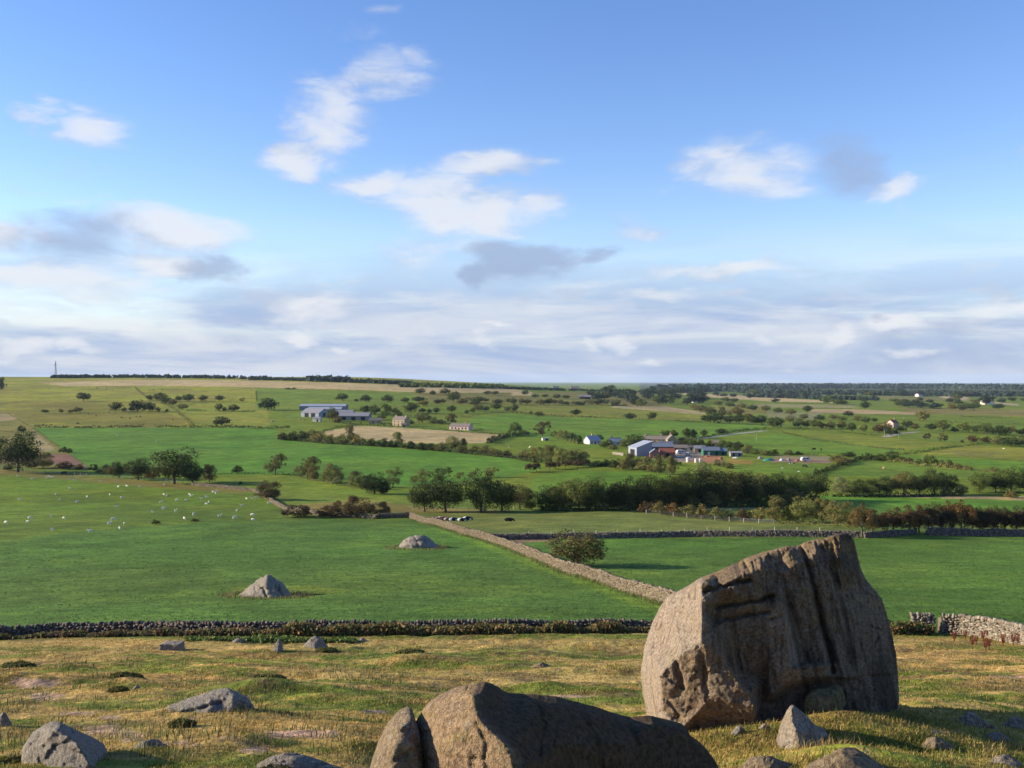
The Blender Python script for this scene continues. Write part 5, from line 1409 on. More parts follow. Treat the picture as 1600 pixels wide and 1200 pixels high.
def wood_mass(name, pts, seed, tint, label, n, hpx, spread, size):
    """far woodland that reads as one mass"""
    r2 = np.random.default_rng(seed)
    gx, gy, gz = ground([p[0] for p in pts], [p[1] for p in pts], False)
    P = np.stack([gx, gy], 1)
    k = r2.uniform(0, len(P) - 1.001, n); i = k.astype(int); f = (k - i)[:, None]
    C = P[i] * (1 - f) + P[i + 1] * f
    C[:, 1] += r2.uniform(-spread, spread, n)
    H = hpx * C[:, 1] / F * r2.uniform(.7, 1.15, n)
    per = 9
    Ct = np.repeat(C, per, 0); Ht = np.repeat(H, per)
    d = sph(n * per, r2); d[:, 2] = np.abs(d[:, 2])
    P3 = np.stack([Ct[:, 0] + d[:, 0] * Ht * .5, Ct[:, 1] + d[:, 1] * Ht * .5, height(Ct[:, 0], Ct[:, 1], False) + Ht * (.1 + .8 * d[:, 2])], 1)
    col = np.array(TINTS[tint])[None, :] * np.repeat(r2.uniform(.7, 1.3, n), per)[:, None]
    base = P3.mean(0); base[2] = P3[:, 2].min()
    V, Fc, cc = leaf_cards(P3 - base, d, size, r2, .4, col, .2)
    o = link(name, mesh(name, V, Fc, M['leaf'], cc), loc=tuple(base))
    tag(o, label, None, None, 'stuff')


wood_mass('wood', [(80, 590.5), (130, 590.5), (200, 590), (260, 590.5), (330, 591), (420, 593)], 1, 'blue', 'dark strip of wood along the skyline beside the mast', 360, 5.0, 25, 3.2)
wood_mass('wood', [(395, 593.5), (440, 594), (480, 595)], 2, 'blue', 'thin skyline wood at the straw ridge', 110, 4.0, 20, 3.0)
wood_mass('wood', [(480, 595), (510, 595.5), (545, 597)], 3, 'blue', 'humped skyline wood in the middle of the ridge', 150, 8.0, 30, 4.0)
wood_mass('wood', [(540, 597), (600, 599), (645, 601)], 4, 'blue', 'dark jagged skyline wood beside the humped one', 160, 5.2, 25, 3.4)
wood_mass('wood', [(630, 603), (690, 604), (740, 605), (785, 606)], 5, 'mid', 'paler green plantation below the skyline wood', 300, 5.0, 60, 3.6)
wood_mass('wood', [(780, 607), (830, 608.5), (880, 610), (960, 612), (1050, 613)], 6, 'blue', 'thin skyline scrub near the far ridge houses', 220, 3.0, 25, 3.0)
wood_mass('wood', [(1040, 611), (1100, 609), (1180, 607.5), (1260, 607), (1400, 607), (1520, 608), (1660, 610)], 7, 'blue', 'blue wooded hill closing the view over the plain', 2200, 7.5, 420, 10.)
wood_mass('wood', [(1160, 614), (1260, 615), (1400, 617), (1520, 617), (1660, 619)], 8, 'blue', 'dark woods in front of the blue hill', 900, 6.0, 260, 7.)
wood_mass('wood', [(1170, 620), (1230, 622), (1290, 624), (1360, 625)], 9, 'blue', 'woodland belt behind the far tan fields', 260, 5.5, 60, 5.)
# ------------------------------------------------------------------ dry stone walls


def stone_geo(cs, axes, dims, r2):
    """boxy stones, corners knocked about: centres (n,3), axes (n,3,3), half sizes (n,3)"""
    n = len(cs)
    corner = np.array([(-1, -1, -1), (1, -1, -1), (1, 1, -1), (-1, 1, -1), (-1, -1, 1), (1, -1, 1), (1, 1, 1), (-1, 1, 1)], float)
    k = corner[None] * dims[:, None, :] * r2.uniform(.68, 1.1, (n, 8, 3))
    V = cs[:, None, :] + np.einsum('nij,njk->nik', k, axes)
    q = np.array([(0, 3, 2, 1), (4, 5, 6, 7), (0, 1, 5, 4), (1, 2, 6, 5), (2, 3, 7, 6), (3, 0, 4, 7)])
    Fc = (np.arange(n) * 8)[:, None, None] + q[None]
    return V.reshape(-1, 3), Fc.reshape(-1, 4)


def stone_wall(pts, H, label, seed, colour=(.21, .17, .125), single=0, length=.34, course=.17, name='stone_wall', tops=1.0, world_pts=None):
    r2 = np.random.default_rng(seed)
    P, L = path_world(pts, .25)
    s = np.concatenate([[0], np.cumsum(np.linalg.norm(np.diff(P, axis=0), axis=1))])
    smax = s[-1]
    C = []; A = []; Dm = []

    def frame(t):
        x = np.interp(t, s, P[:, 0]); y = np.interp(t, s, P[:, 1]); e = .3
        tx = np.interp(np.minimum(t + e, smax), s, P[:, 0]) - np.interp(np.maximum(t - e, 0), s, P[:, 0]); ty = np.interp(np.minimum(t + e, smax), s, P[:, 1]) - np.interp(np.maximum(t - e, 0), s, P[:, 1])
        l = np.hypot(tx, ty) + 1e-9
        return x, y, tx / l, ty / l

    hvar = lambda t: H * (1 + .10 * vnoise(t / 4., t * 0 + seed, seed + 1) + .06 * vnoise(t / 1.1, t * 0 + seed, seed + 2))
    ncourse = int(H / course)
    for k in range(ncourse + 1):
        for side in (-1, 1):
            n = int(smax / length)
            t = (np.arange(n) + r2.uniform(0, 1)) * length + r2.uniform(-.35, .35, n) * length
            t = np.clip(t, 0, smax)
            x, y, tx, ty = frame(t)
            hh = hvar(t)
            zz = (k + .45) * course * r2.uniform(.92, 1.08, n)
            ok = zz < hh
            wd = .30 - .10 * zz / H
            cx = x - ty * side * wd + 0; cy = y + tx * side * wd
            cz = height(x, y) + zz
            c = np.stack([cx, cy, cz], 1)[ok]
            a = np.zeros((n, 3, 3)); yaw = r2.uniform(-.12, .12, n)
            a[:, 0, 0] = tx * np.cos(yaw) - ty * np.sin(yaw); a[:, 0, 1] = ty * np.cos(yaw) + tx * np.sin(yaw); a[:, 0, 2] = r2.uniform(-.12, .12, n)
            a[:, 1, 0] = -ty; a[:, 1, 1] = tx; a[:, 2, 2] = 1
            d = np.stack([length * r2.uniform(.36, .62, n), r2.uniform(.12, .2, n), course * r2.uniform(.40, .62, n)], 1)
            C.append(c); A.append(a[ok]); Dm.append(d[ok])
    # coping: stones on edge
    n = int(smax / .22)
    t = np.clip(np.arange(n) * .22 + r2.uniform(-.06, .06, n), 0, smax)
    x, y, tx, ty = frame(t)
    c = np.stack([x, y, height(x, y) + hvar(t) + .06 * r2.uniform(.2, 1.6, n)], 1)
    a = np.zeros((n, 3, 3)); lean = r2.uniform(-.35, .35, n)
    a[:, 0, 0] = tx; a[:, 0, 1] = ty; a[:, 0, 2] = lean; a[:, 1, 0] = -ty; a[:, 1, 1] = tx; a[:, 2, 0] = -lean * tx; a[:, 2, 1] = -lean * ty; a[:, 2, 2] = 1
    C.append(c); A.append(a); Dm.append(np.stack([r2.uniform(.06, .13, n), r2.uniform(.16, .24, n), r2.uniform(.10, .2, n) * tops], 1))
    C = np.concatenate(C); A = np.concatenate(A); Dm = np.concatenate(Dm)
    x, y, _, _ = frame(np.array([smax / 2]))
    base = np.array([x[0], y[0], float(height(x[0], y[0]))])
    root = link(name, None, loc=tuple(base))
    tag(root, label, 'wall')
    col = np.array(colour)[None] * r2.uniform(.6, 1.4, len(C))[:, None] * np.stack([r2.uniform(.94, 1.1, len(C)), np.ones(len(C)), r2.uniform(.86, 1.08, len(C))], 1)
    lich = r2.random(len(C)) < .12
    col[lich] = np.array(colour)[None] * 1.55 * r2.uniform(.8, 1.2, lich.sum())[:, None]
    # rubble heart, a little inside both faces
    tt = np.arange(0, smax, 1.0); x, y, tx, ty = frame(tt); hz = height(x, y); hh = hvar(tt) - .1
    core = MB(); vs = []
    for i in range(len(tt)):
        for sd, z in ((-.24, -.3), (.24, -.3), (.16, hh[i]), (-.16, hh[i])):
            vs.append((x[i] - ty[i] * sd - base[0], y[i] + tx[i] * sd - base[1], hz[i] + z - base[2]))
    fs = [(0, 3, 2, 1)] + [(4 * i + a_, 4 * i + b_, 4 * i + 4 + b_, 4 * i + 4 + a_) for i in range(len(tt) - 1) for a_, b_ in ((0, 1), (1, 2), (2, 3), (3, 0))] + [tuple(4 * (len(tt) - 1) + j for j in range(4))]
    core.add(vs, fs); core.build('rubble_core', M['core'], root)
    order = np.zeros(len(C), int)
    if single:
        dist = np.hypot(C[:, 0], C[:, 1]); px, py = to_px(C[:, 0], C[:, 1], C[:, 2])
        vis = (px < 1606)
        # the camera side and the coping stones, largest first
        nrm = A[:, 1, :]; near = dist < np.hypot(np.interp(C[:, 0], P[:, 0][np.argsort(P[:, 0])], P[:, 0][np.argsort(P[:, 0])]), np.interp(C[:, 0], P[:, 0][np.argsort(P[:, 0])], P[:, 1][np.argsort(P[:, 0])])) + .12
        cand = np.where(vis & near)[0]
        cand = cand[np.argsort(-(Dm[cand, 0] * Dm[cand, 2]))][:single]
        order[cand] = 1
        for i in cand:
            V, Fc = stone_geo(C[i:i + 1] * 0, A[i:i + 1], Dm[i:i + 1], r2)
            link('stone', mesh('stone', V, Fc, M['stone'], np.repeat(col[i:i + 1], 8, 0)), root, loc=tuple(C[i] - base))
    rest = order == 0
    V, Fc = stone_geo(C[rest] - base, A[rest], Dm[rest], r2)
    o = link('stonework', mesh('stonework', V, Fc, M['stone'], np.repeat(col[rest], 8, 0)), root)
    o['kind'] = 'stuff'
    return root


M['core'] = plain('rubble', (.10, .085, .065), .4, 5.)
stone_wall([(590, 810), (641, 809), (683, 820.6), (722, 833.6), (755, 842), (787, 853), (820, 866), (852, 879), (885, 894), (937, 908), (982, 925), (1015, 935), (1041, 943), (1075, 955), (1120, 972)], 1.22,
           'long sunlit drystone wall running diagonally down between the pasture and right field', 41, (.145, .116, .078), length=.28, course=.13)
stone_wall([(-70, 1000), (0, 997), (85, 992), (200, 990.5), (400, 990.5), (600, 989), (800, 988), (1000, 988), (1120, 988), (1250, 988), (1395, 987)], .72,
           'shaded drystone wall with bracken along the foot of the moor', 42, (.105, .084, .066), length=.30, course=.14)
stone_wall([(1424, 988), (1440, 988.5), (1465, 989)], 1.3, 'short wall stub with sunlit white top beside the stone gatepost', 43, (.190, .158, .120), single=90, length=.26, course=.13)
stone_wall([(1474, 989), (1504, 991), (1545, 997), (1600, 1007), (1640, 1015), (1700, 1028)], 1.25, 'pinkish drystone wall with rough coping right of the gatepost', 44, (.180, .150, .114), single=290, length=.25, course=.125)
stone_wall([(768, 843), (860, 842.5), (960, 841), (1080, 838.5), (1200, 838), (1300, 839), (1345, 840)], 1.0, 'low dark wall line across the valley behind the lone hawthorn', 45, (.15, .12, .10), length=.5, course=.22)
stone_wall([(1350, 840.5), (1390, 838), (1434, 834.5)], 1.0, 'dark wall piece under the thorn row before the gap', 46, (.13, .105, .09), length=.5, course=.22)
stone_wall([(1449, 836.5), (1500, 837), (1560, 838), (1620, 838.5), (1700, 839)], 1.3, 'dark wall under the thorn row past the gap', 47, (.13, .105, .09), length=.5, course=.22)
stone_wall([(300, 758), (350, 763), (395, 768), (405, 772), (415, 779), (430, 788), (446, 796)], 1.0, 'curved pale wall ending at the domed thorn bush', 48, (.12, .10, .066), length=.6, course=.25)
stone_wall([(446, 798), (500, 806), (560, 809), (592, 811)], 1.0, 'low wall remnant under the dark reddish thorn bushes', 49, (.12, .10, .07), length=.6, course=.25)
# gatepost
M['post'] = plain('pink_gritstone_post', (.25, .19, .15), .3, 6., bump=.02)
gp = gpt(1469, 988)
o = MB().hexa([(-.16, -.14, -.3), (.16, -.14, -.3), (.16, .14, -.3), (-.16, .14, -.3), (-.13, -.12, 1.12), (.12, -.12, 1.18), (.12, .12, 1.17), (-.13, .12, 1.1)]).build('gatepost', M['post'], loc=tuple(gp), rotz=-.6)
tag(o, 'squared upright stone gatepost between two wall ends', 'post')

# ------------------------------------------------------------------ fences and poles


def fence(pts, label, gap=3.0, H=1.15, seed=0):
    P, L = path_world(pts, gap)
    r2 = random.Random(seed)
    b = P[len(P) // 2]; base = Vector((b[0], b[1], float(height(b[0], b[1]))))
    root = link('fence', None, loc=base); tag(root, label, 'fence')
    zs = height(P[:, 0], P[:, 1])
    pm = MB().box(-.07, .07, -.07, .07, -.3, H).data('post', M['wood'])
    for (x, y), z in zip(P, zs):
        o = link('post', pm, root, loc=(x - base.x, y - base.y, z - base.z)); o.rotation_euler = (r2.uniform(-.06, .06), r2.uniform(-.06, .06), r2.uniform(0, 1.5)); o.scale = (1, 1, r2.uniform(.9, 1.15))
    for hh in (.45, .75, 1.02):
        w = MB().tube([(x - base.x, y - base.y, z - base.z + hh) for (x, y), z in zip(P, zs)], [.012] * len(P), 3)
        w.build('wire', M['metal'], root)


fence([(645, 797), (700, 798), (760, 798), (805, 797)], 'post and wire fence behind the dark tree group', 3.2, seed=1)
fence([(790, 841), (880, 840), (960, 838), (1080, 836), (1200, 835.5), (1300, 836)], 'line of pale fence posts along the low dark wall', 4.5, 1.35, seed=2)
fence([(0, 733), (60, 738), (140, 744), (240, 751), (300, 757)], 'post and wire fence along the sheep pasture crest', 4.0, seed=3)
fence([(1010, 803), (1080, 810), (1170, 817), (1210, 819)], 'post and wire fence before the ragged bush row', 4.0, seed=4)


def pole(px, py, hpx, label, arms=1):
    g = gpt(px, py); H = hpx * g.y / F
    root = link('utility_pole', None, loc=g); tag(root, label, 'pole')
    MB().tube([(0, 0, -.5), (0, 0, H)], [.2, .13], 8).build('shaft', M['wood'], root)
    MB().box(-1.0, 1.0, -.07, .07, H - .7, H - .5).build('crossarm', M['wood'], root)
    im = MB().tube([(0, 0, 0), (0, 0, .12), (0, 0, .2)], [.05, .07, .04], 6).data('insulator', M['white'])
    for x in (-.85, 0, .85): link('insulator', im, root, loc=(x, 0, H - .5))


M['white'] = plain('white_paint', (.55, .54, .52), .08, 2., .6)
pole(652, 661, 17, 'tall utility pole standing between barns and stone farmhouse')
pole(1182, 689, 12, 'slim pale pole in the green slope above the scrap yard')
pole(1382, 683, 12, 'grey pole beside the lane at the pink cottage')
pole(1404, 685, 8, 'small pole across the lane from the pink cottage')

# radio mast on the ridge
mg = gpt(87, 589.5); mH = 25 * mg.y / F
mast = link('radio_mast', None, loc=(mg.x, mg.y, mg.z - .3)); tag(mast, 'slender lattice radio mast on the skyline', 'mast')
mw = mH * .055
legm = MB()
for sx, sy in ((-1, -1), (1, -1), (1, 1), (-1, 1)):
    MB().tube([(sx * mw, sy * mw, 0), (sx * mw * .25, sy * mw * .25, mH)], [.28, .18], 5).build('leg', M['metal'], mast)
for k in range(10):
    z0 = mH * k / 10; z1 = mH * (k + 1) / 10; f0 = mw * (1 - .75 * k / 10); f1 = mw * (1 - .75 * (k + 1) / 10)
    br = MB()
    for (ax, ay), (bx, by) in (((-1, -1), (1, -1)), ((1, -1), (1, 1)), ((1, 1), (-1, 1)), ((-1, 1), (-1, -1))):
        br.tube([(ax * f0, ay * f0, z0), (bx * f1, by * f1, z1)], [.11, .11], 4, False); br.tube([(bx * f0, by * f0, z0), (ax * f1, ay * f1, z1)], [.11, .11], 4, False)
    br.build('lattice_brace', M['metal'], mast)
MB().tube([(0, 0, mH), (0, 0, mH * 1.08)], [.12, .05], 5).build('antenna', M['metal'], mast)
for k, zz in enumerate((.72, .82)):
    MB().tube([(-.9, -mw * .5, mH * zz), (-.9, -mw * .5 - .7, mH * zz)], [1.1, 1.1], 12).build('dish', M['white'], mast)

# ------------------------------------------------------------------ buildings
M['wall_sand'] = plain('sandstone_wall', (.36, .27, .17), .25, 2., bump=.02)
M['wall_grey'] = plain('grey_block_wall', (.22, .21, .21), .2, 1.)
M['wall_cream'] = plain('cream_render', (.62, .56, .46), .1, 1.)
M['wall_pink'] = plain('pink_render', (.62, .42, .36), .1, 1.)
M['wall_dark'] = plain('dark_boarding', (.06, .055, .055), .3, 2.)
M['wall_green'] = plain('green_cladding', (.025, .13, .075), .2, 1.)
M['wall_blue'] = plain('pale_blue_sheeting', (.24, .265, .31), .12, .6, .6)
M['wall_white'] = plain('whitewashed_wall', (.46, .45, .43), .08, 1.)
M['wall_brick'] = plain('red_brick_wall', (.26, .115, .075), .25, 2.)
M['roof_stone'] = plain('stone_slate_roof', (.20, .165, .135), .25, 2., bump=.03)
M['roof_grey'] = plain('fibre_cement_roof', (.23, .22, .235), .18, .8)
M['roof_blue'] = plain('blue_grey_slate_roof', (.15, .18, .22), .18, 1.)
M['roof_pale'] = plain('pale_sheet_roof', (.30, .32, .37), .12, .5, .5)
M['roof_red'] = plain('red_tile_roof', (.30, .10, .06), .2, 1.)
M['glass'] = plain('dark_window_glass', (.02, .025, .03), .1, 1., .15)
M['void'] = plain('dark_doorway', (.015, .014, .013), .2, 1.)


def building(px, py, L, W, he, hr, label, wall, roof, yaw=0., mono=False, windows=(), doors=(), chimneys=(), name='house', cat='house', gable_win=(), over=.3, dy=0.):
    """a gabled (or mono-pitch) building; ridge along its own x axis. windows: (x, z, w, h) on the front; doors: (x, w, h)"""
    g = gpt(px, py)
    z0 = float(height(g.x, g.y + W * .5))
    root = link(name, None, loc=(g.x, g.y + W * .5 + dy, min(g.z, z0) - .05), rotz=yaw)
    tag(root, label, cat)
    x0, x1, y0, y1 = -L / 2, L / 2, -W / 2, W / 2
    if mono:
        b = MB().add([(x0, y0, -1.5), (x1, y0, -1.5), (x1, y1, -1.5), (x0, y1, -1.5), (x0, y0, he), (x1, y0, he), (x1, y1, hr), (x0, y1, hr)], [(0, 3, 2, 1), (4, 5, 6, 7), (0, 1, 5, 4), (1, 2, 6, 5), (2, 3, 7, 6), (3, 0, 4, 7)])
    else:
        b = MB().add([(x0, y0, -1.5), (x1, y0, -1.5), (x1, y1, -1.5), (x0, y1, -1.5), (x0, y0, he), (x1, y0, he), (x1, y1, he), (x0, y1, he), (x0, 0, hr), (x1, 0, hr)],
                     [(0, 3, 2, 1), (0, 1, 5, 4), (2, 3, 7, 6), (1, 2, 6, 9, 5), (3, 0, 4, 8, 7), (4, 5, 9, 8), (6, 7, 8, 9)])
    b.build('wall', M[wall], root)
    t = .14
    if mono:
        r = MB().hexa([(x0 - over, y0 - over, he + .02), (x1 + over, y0 - over, he + .02), (x1 + over, y1 + over, hr + .04), (x0 - over, y1 + over, hr + .04), (x0 - over, y0 - over, he + t), (x1 + over, y0 - over, he + t), (x1 + over, y1 + over, hr + t + .02), (x0 - over, y1 + over, hr + t + .02)])
        rf = r.build('roof', M[roof], root)
    else:
        rf = None
        for sg in (-1, 1):
            ye = sg * (W / 2 + over); ze = he - (hr - he) / (W / 2) * over
            r = MB().hexa([(x0 - over, ye, ze + .03), (x1 + over, ye, ze + .03), (x1 + over, 0, hr + .03), (x0 - over, 0, hr + .03), (x0 - over, ye, ze + t), (x1 + over, ye, ze + t), (x1 + over, 0, hr + t), (x0 - over, 0, hr + t)])
            q = r.build('roof', M[roof], root)
            rf = rf or q
        MB().box(x0 - over, x1 + over, -.15, .15, hr + t - .03, hr + t + .09).build('ridge', M[roof], root)
    for cx in chimneys:
        ch = MB().box(cx - .55, cx + .55, -.4, .4, hr - .6, hr + 1.3).build('chimney', M['wall_sand'], root)
        MB().tube([(cx, 0, hr + 1.3), (cx, 0, hr + 1.75)], [.16, .13], 8).build('chimney_pot', M['wall_brick'], ch)
    for (wx, wz, ww, wh) in windows:
        w = MB().box(wx - ww / 2 - .08, wx + ww / 2 + .08, y0 - .05, y0 + .02, wz - .08, wz + wh + .08).build('window', M['white'], root)
        for s in (-1, 1):
            MB().box(wx + (s - 1) * ww / 4 + .02, wx + (s + 1) * ww / 4 - .02, y0 - .07, y0 - .02, wz, wz + wh).build('pane', M['glass'], w)
        MB().box(wx - ww / 2 - .15, wx + ww / 2 + .15, y0 - .15, y0 + .02, wz - .25, wz - .085).build('sill', M['wall_sand'], w)
    for d in doors:
        MB().box(d[0] - d[1] / 2, d[0] + d[1] / 2, y0 - .06, y0 + .02, 0., d[2]).build('door', M[d[3] if len(d) > 3 else 'void'], root)
    for (sx, wy, wz, ww, wh) in gable_win:
        xx = x0 if sx < 0 else x1
        w = MB().box(xx - .05, xx + .05, wy - ww / 2 - .08, wy + ww / 2 + .08, wz - .08, wz + wh + .08).build('window', M['white'], root)
        MB().box(xx - .07, xx + .07, wy - ww / 2, wy + ww / 2, wz, wz + wh).build('pane', M['glass'], w)
    return root


W2 = lambda xs, z, w=1.1, h=1.3: [(x, z, w, h) for x in xs]
# upper farm (about 0.55 m to a pixel)
building(626, 666, 12.5, 7.5, 5.6, 8.0, 'two-storey sandstone farmhouse with two chimneys above the straw field', 'wall_sand', 'roof_stone', -.55, windows=W2((-4, 0, 4), 3.3) + W2((-4, 4), .9), doors=[(0, 1.1, 2.1)], chimneys=(-5.1, 5.1), gable_win=[(-1, 0, 3.4, 1, 1.2)])
building(631, 667.5, 4, 3, 2.4, 3.3, 'little porch lean-to before the sandstone farmhouse', 'wall_sand', 'roof_stone', 0, doors=[(0, .9, 2.0)], name='porch', cat='porch')
building(720, 672, 17, 8, 2.9, 5.2, 'long low bungalow with brown roof near the straw field end', 'wall_pink', 'roof_stone', -.4, windows=W2((-6, -3, 3, 6), .9, 1.4), doors=[(0, 1, 2.1)], chimneys=(4,), name='bungalow')
building(504, 641, 50, 16, 4.5, 6.5, 'long rear barn with pale sheet roof at the upper farm', 'wall_grey', 'roof_pale', -.05, doors=[(10, 5, 4), (18, 5, 4)], name='barn', cat='barn')
building(507, 646.5, 34, 12, 4.6, 6.8, 'middle barn with blue-white roof beside the rear barn', 'wall_grey', 'roof_pale', -.03, name='barn', cat='barn')
building(490, 652, 22, 16, 4.4, 8.2, 'front barn with grey roof and a wide dark gable opening', 'wall_blue', 'roof_grey', -.5, doors=[(-4, 5, 4), (4, 5, 4)], gable_win=[(1, 0, .3, 4, 4)], name='barn', cat='barn')
building(553, 657, 28, 13, 4.2, 7.2, 'long grey roofed cattle shed in front of the upper barns', 'wall_grey', 'roof_grey', -.08, doors=[(-9, 4, 3.4), (0, 4, 3.4), (9, 4, 3.4)], name='shed', cat='shed')
building(495, 659, 7, 5, 3.0, 4.2, 'small cream hut at the corner of the upper farm', 'wall_cream', 'roof_grey', -.2, doors=[(1, 1.4, 2.1)], name='hut', cat='hut')
building(586, 662, 11, 6, 3.0, 5.0, 'small stone outbuilding between the cattle shed and farmhouse', 'wall_sand', 'roof_stone', .1, doors=[(-2, 1.2, 2.1)], windows=W2((2.5,), .9), name='outbuilding', cat='outbuilding')
# lower farm (about 0.38 m to a pixel)
building(926, 694, 8.4, 7, 2.6, 5.2, 'white roofed cottage with a chimney alone on the slope', 'wall_white', 'roof_pale', .5, windows=W2((-2.5, 2.5), .9, 1., 1.1), doors=[(0, .9, 2)], chimneys=(0,), name='cottage', cat='cottage')
building(962, 696, 7.5, 5.5, 2.6, 4.6, 'white walled cottage wing half hidden by the big bushy tree', 'wall_white', 'roof_blue', 0, windows=W2((-2, 1.5), .9, 1, 1), chimneys=(-2.5,), name='cottage', cat='cottage')
building(1029, 695, 17, 6, 3.6, 5.6, 'long stone cottage row with small windows at the lower farm', 'wall_sand', 'roof_stone', -.25, windows=W2((-7, -4.4, -1.8, .8, 3.4, 6.), 1.9, .8, 1.0), chimneys=(-8, 2), name='cottage_row', cat='cottage')
building(1050, 697, 8, 5.6, 4.2, 6.9, 'stone gable house ending the cottage row', 'wall_sand', 'roof_stone', math.pi / 2, windows=W2((-2, 2), 2.2, .9, 1.2), chimneys=(2.6,), gable_win=[(-1, -1.3, 2.6, .9, 1.2), (-1, 1.3, 2.6, .9, 1.2)], name='gable_house', cat='house')
building(1002, 713, 9.5, 9, 4.6, 7.8, 'open sided barn with tall slanting roof and pale blue end', 'wall_blue', 'roof_pale', -math.pi / 2 + .35, mono=True, doors=[(0, 5, 3.6)], name='barn', cat='barn')
building(1031, 708, 15, 8, 3.6, 5.4, 'dark blue roofed shed in the lower farmyard', 'wall_dark', 'roof_blue', .02, doors=[(-4, 3, 3), (3, 3, 3)], name='shed', cat='shed')
building(1024, 716, 7.2, 5, 2.8, 4.6, 'small brick gable shed with a dark doorway', 'wall_brick', 'roof_blue', math.pi / 2 - .1, gable_win=[(-1, -.3, .2, 2, 2)], name='shed', cat='shed')
building(1043, 715, 7.5, 5.5, 2.8, 4.8, 'brick red shed next to the brick gable shed', 'wall_brick', 'roof_red', .05, doors=[(0, 2, 2.2)], name='shed', cat='shed')
building(1112, 712, 8.8, 6, 2.9, 4.6, 'green walled shed with blue-grey roof', 'wall_green', 'roof_blue', 0, doors=[(-1.5, 1.2, 2.1, 'white'), (.6, 1.7, 2.3, 'wall_green'), (2.6, 1.2, 2.2)], name='shed', cat='shed')
building(1130, 712, 4.2, 4.6, 2.5, 4.0, 'lower annex of the green walled shed', 'wall_green', 'roof_blue', 0, doors=[(0, 1.4, 2.1)], name='shed', cat='shed')
building(1151, 713.5, 6.2, 4, 2.0, 2.5, 'flat low stable with pale roof edge by the green sheds', 'wall_grey', 'roof_grey', 0, mono=True, doors=[(-1.5, 1, 1.8), (1.5, 1, 1.8)], name='stable', cat='stable')
building(1080, 704, 6, 4, 2.2, 3.4, 'buff low outhouse behind the farmyard clutter', 'wall_cream', 'roof_stone', 0, doors=[(0, 1, 1.9)], name='outhouse', cat='outhouse')
building(1119, 697, 4.6, 4, 2.4, 3.8, 'tiny garden house with ochre roof among dark trees', 'wall_sand', 'wall_sand', .1, name='garden_house', cat='hut')
building(852, 688.5, 4.2, 3, 1.6, 2.0, 'small field shelter with dark opening on the slope', 'wall_cream', 'roof_grey', .2, mono=True, doors=[(.8, 1.6, 1.4)], name='field_shelter', cat='shelter')
building(1062, 706, 9, 5, 2.4, 3.9, 'low brown roofed cart shed behind the white caravan', 'wall_sand', 'roof_stone', -.1, doors=[(-2, 2, 2), (2, 2, 2)], name='cart_shed', cat='shed')
building(1046, 703, 12, 6, 3.0, 4.8, 'grey roofed cow house between cottage row and sheds', 'wall_grey', 'roof_grey', .05, doors=[(0, 2.4, 2.4)], name='cow_house', cat='shed')
building(1094, 707, 6, 4.5, 2.4, 3.8, 'grey roofed store beside the green walled shed', 'wall_sand', 'roof_grey', -.1, doors=[(0, 1.4, 2)], name='store', cat='shed')
building(537, 651, 18, 10, 4.0, 6.4, 'low link barn between the front barn and cattle shed', 'wall_grey', 'roof_grey', -.06, doors=[(-3, 3, 3), (4, 3, 3)], name='barn', cat='barn')
# far houses
building(1397, 668, 10, 7, 4.4, 7.2, 'small pink cottage with red roof among trees', 'wall_pink', 'roof_red', .7, windows=W2((-2.5, 2.5), 1., 1, 1.2), chimneys=(3,), name='cottage', cat='cottage')
building(914, 623.5, 20, 12, 4, 6.5, 'far dark open barn on the slope', 'wall_dark', 'roof_grey', 0, doors=[(0, 6, 3.5)], name='barn', cat='barn')
building(1084, 629.5, 9, 8, 5, 8.5, 'white hamlet house beside the wooded slope', 'wall_white', 'roof_blue', .6, windows=W2((-2, 2), 3, 1, 1.2), chimneys=(3,))
building(1090, 626.5, 8, 7, 5, 8.5, 'white gabled hamlet house above its neighbour', 'wall_white', 'roof_blue', math.pi / 2, windows=W2((0,), 3, 1, 1.2))
building(898, 609, 22, 10, 6, 9, 'far ridge farmhouse of pinkish stone', 'wall_pink', 'roof_stone', 0, windows=W2((-6, 0, 6), 3, 1.4, 1.5), chimneys=(-9, 9))
building(868, 608, 16, 8, 4, 6.5, 'low white ridge cottage', 'wall_white', 'roof_stone', .2, windows=W2((-4, 4), 1.2, 1.4, 1.4), name='cottage', cat='cottage')
building(1437, 620, 18, 12, 6, 10, 'far white house with red roof on the plain', 'wall_white', 'roof_red', .6)
building(1545, 632, 22, 12, 6, 10, 'far pale farmhouse among the plain trees', 'wall_cream', 'roof_red', .3)

# silage tanks, caravans and yard clutter
def tank(px, py, r, h, label):
    g = gpt(px, py); root = link('storage_tank', None, loc=g); tag(root, label, 'tank', 'white tanks by the red yard')
    MB().tube([(0, 0, -.2), (0, 0, h)], [r, r], 16).build('shell', M['white'], root, smooth=False)
    MB().tube([(0, 0, h), (0, 0, h + r * .35)], [r * 1.02, r * .15], 16).build('lid', M['white'], root)
    MB().tube([(r * .7, -r * .75, -.2), (r * .7, -r * .75, h + .5)], [.05, .05], 5).build('pipe', M['metal'], root)


tank(1075, 722, .95, 2.2, 'larger white storage tank at the corner of the red earth yard')
tank(1087.5, 723, .72, 1.9, 'smaller white storage tank on the edge of the red earth yard')
tank(1094, 723, .72, 1.9, 'smaller white storage tank on the edge of the red earth yard')
M['tyre'] = plain('tyre_rubber', (.02, .02, .02), .2, 3.)


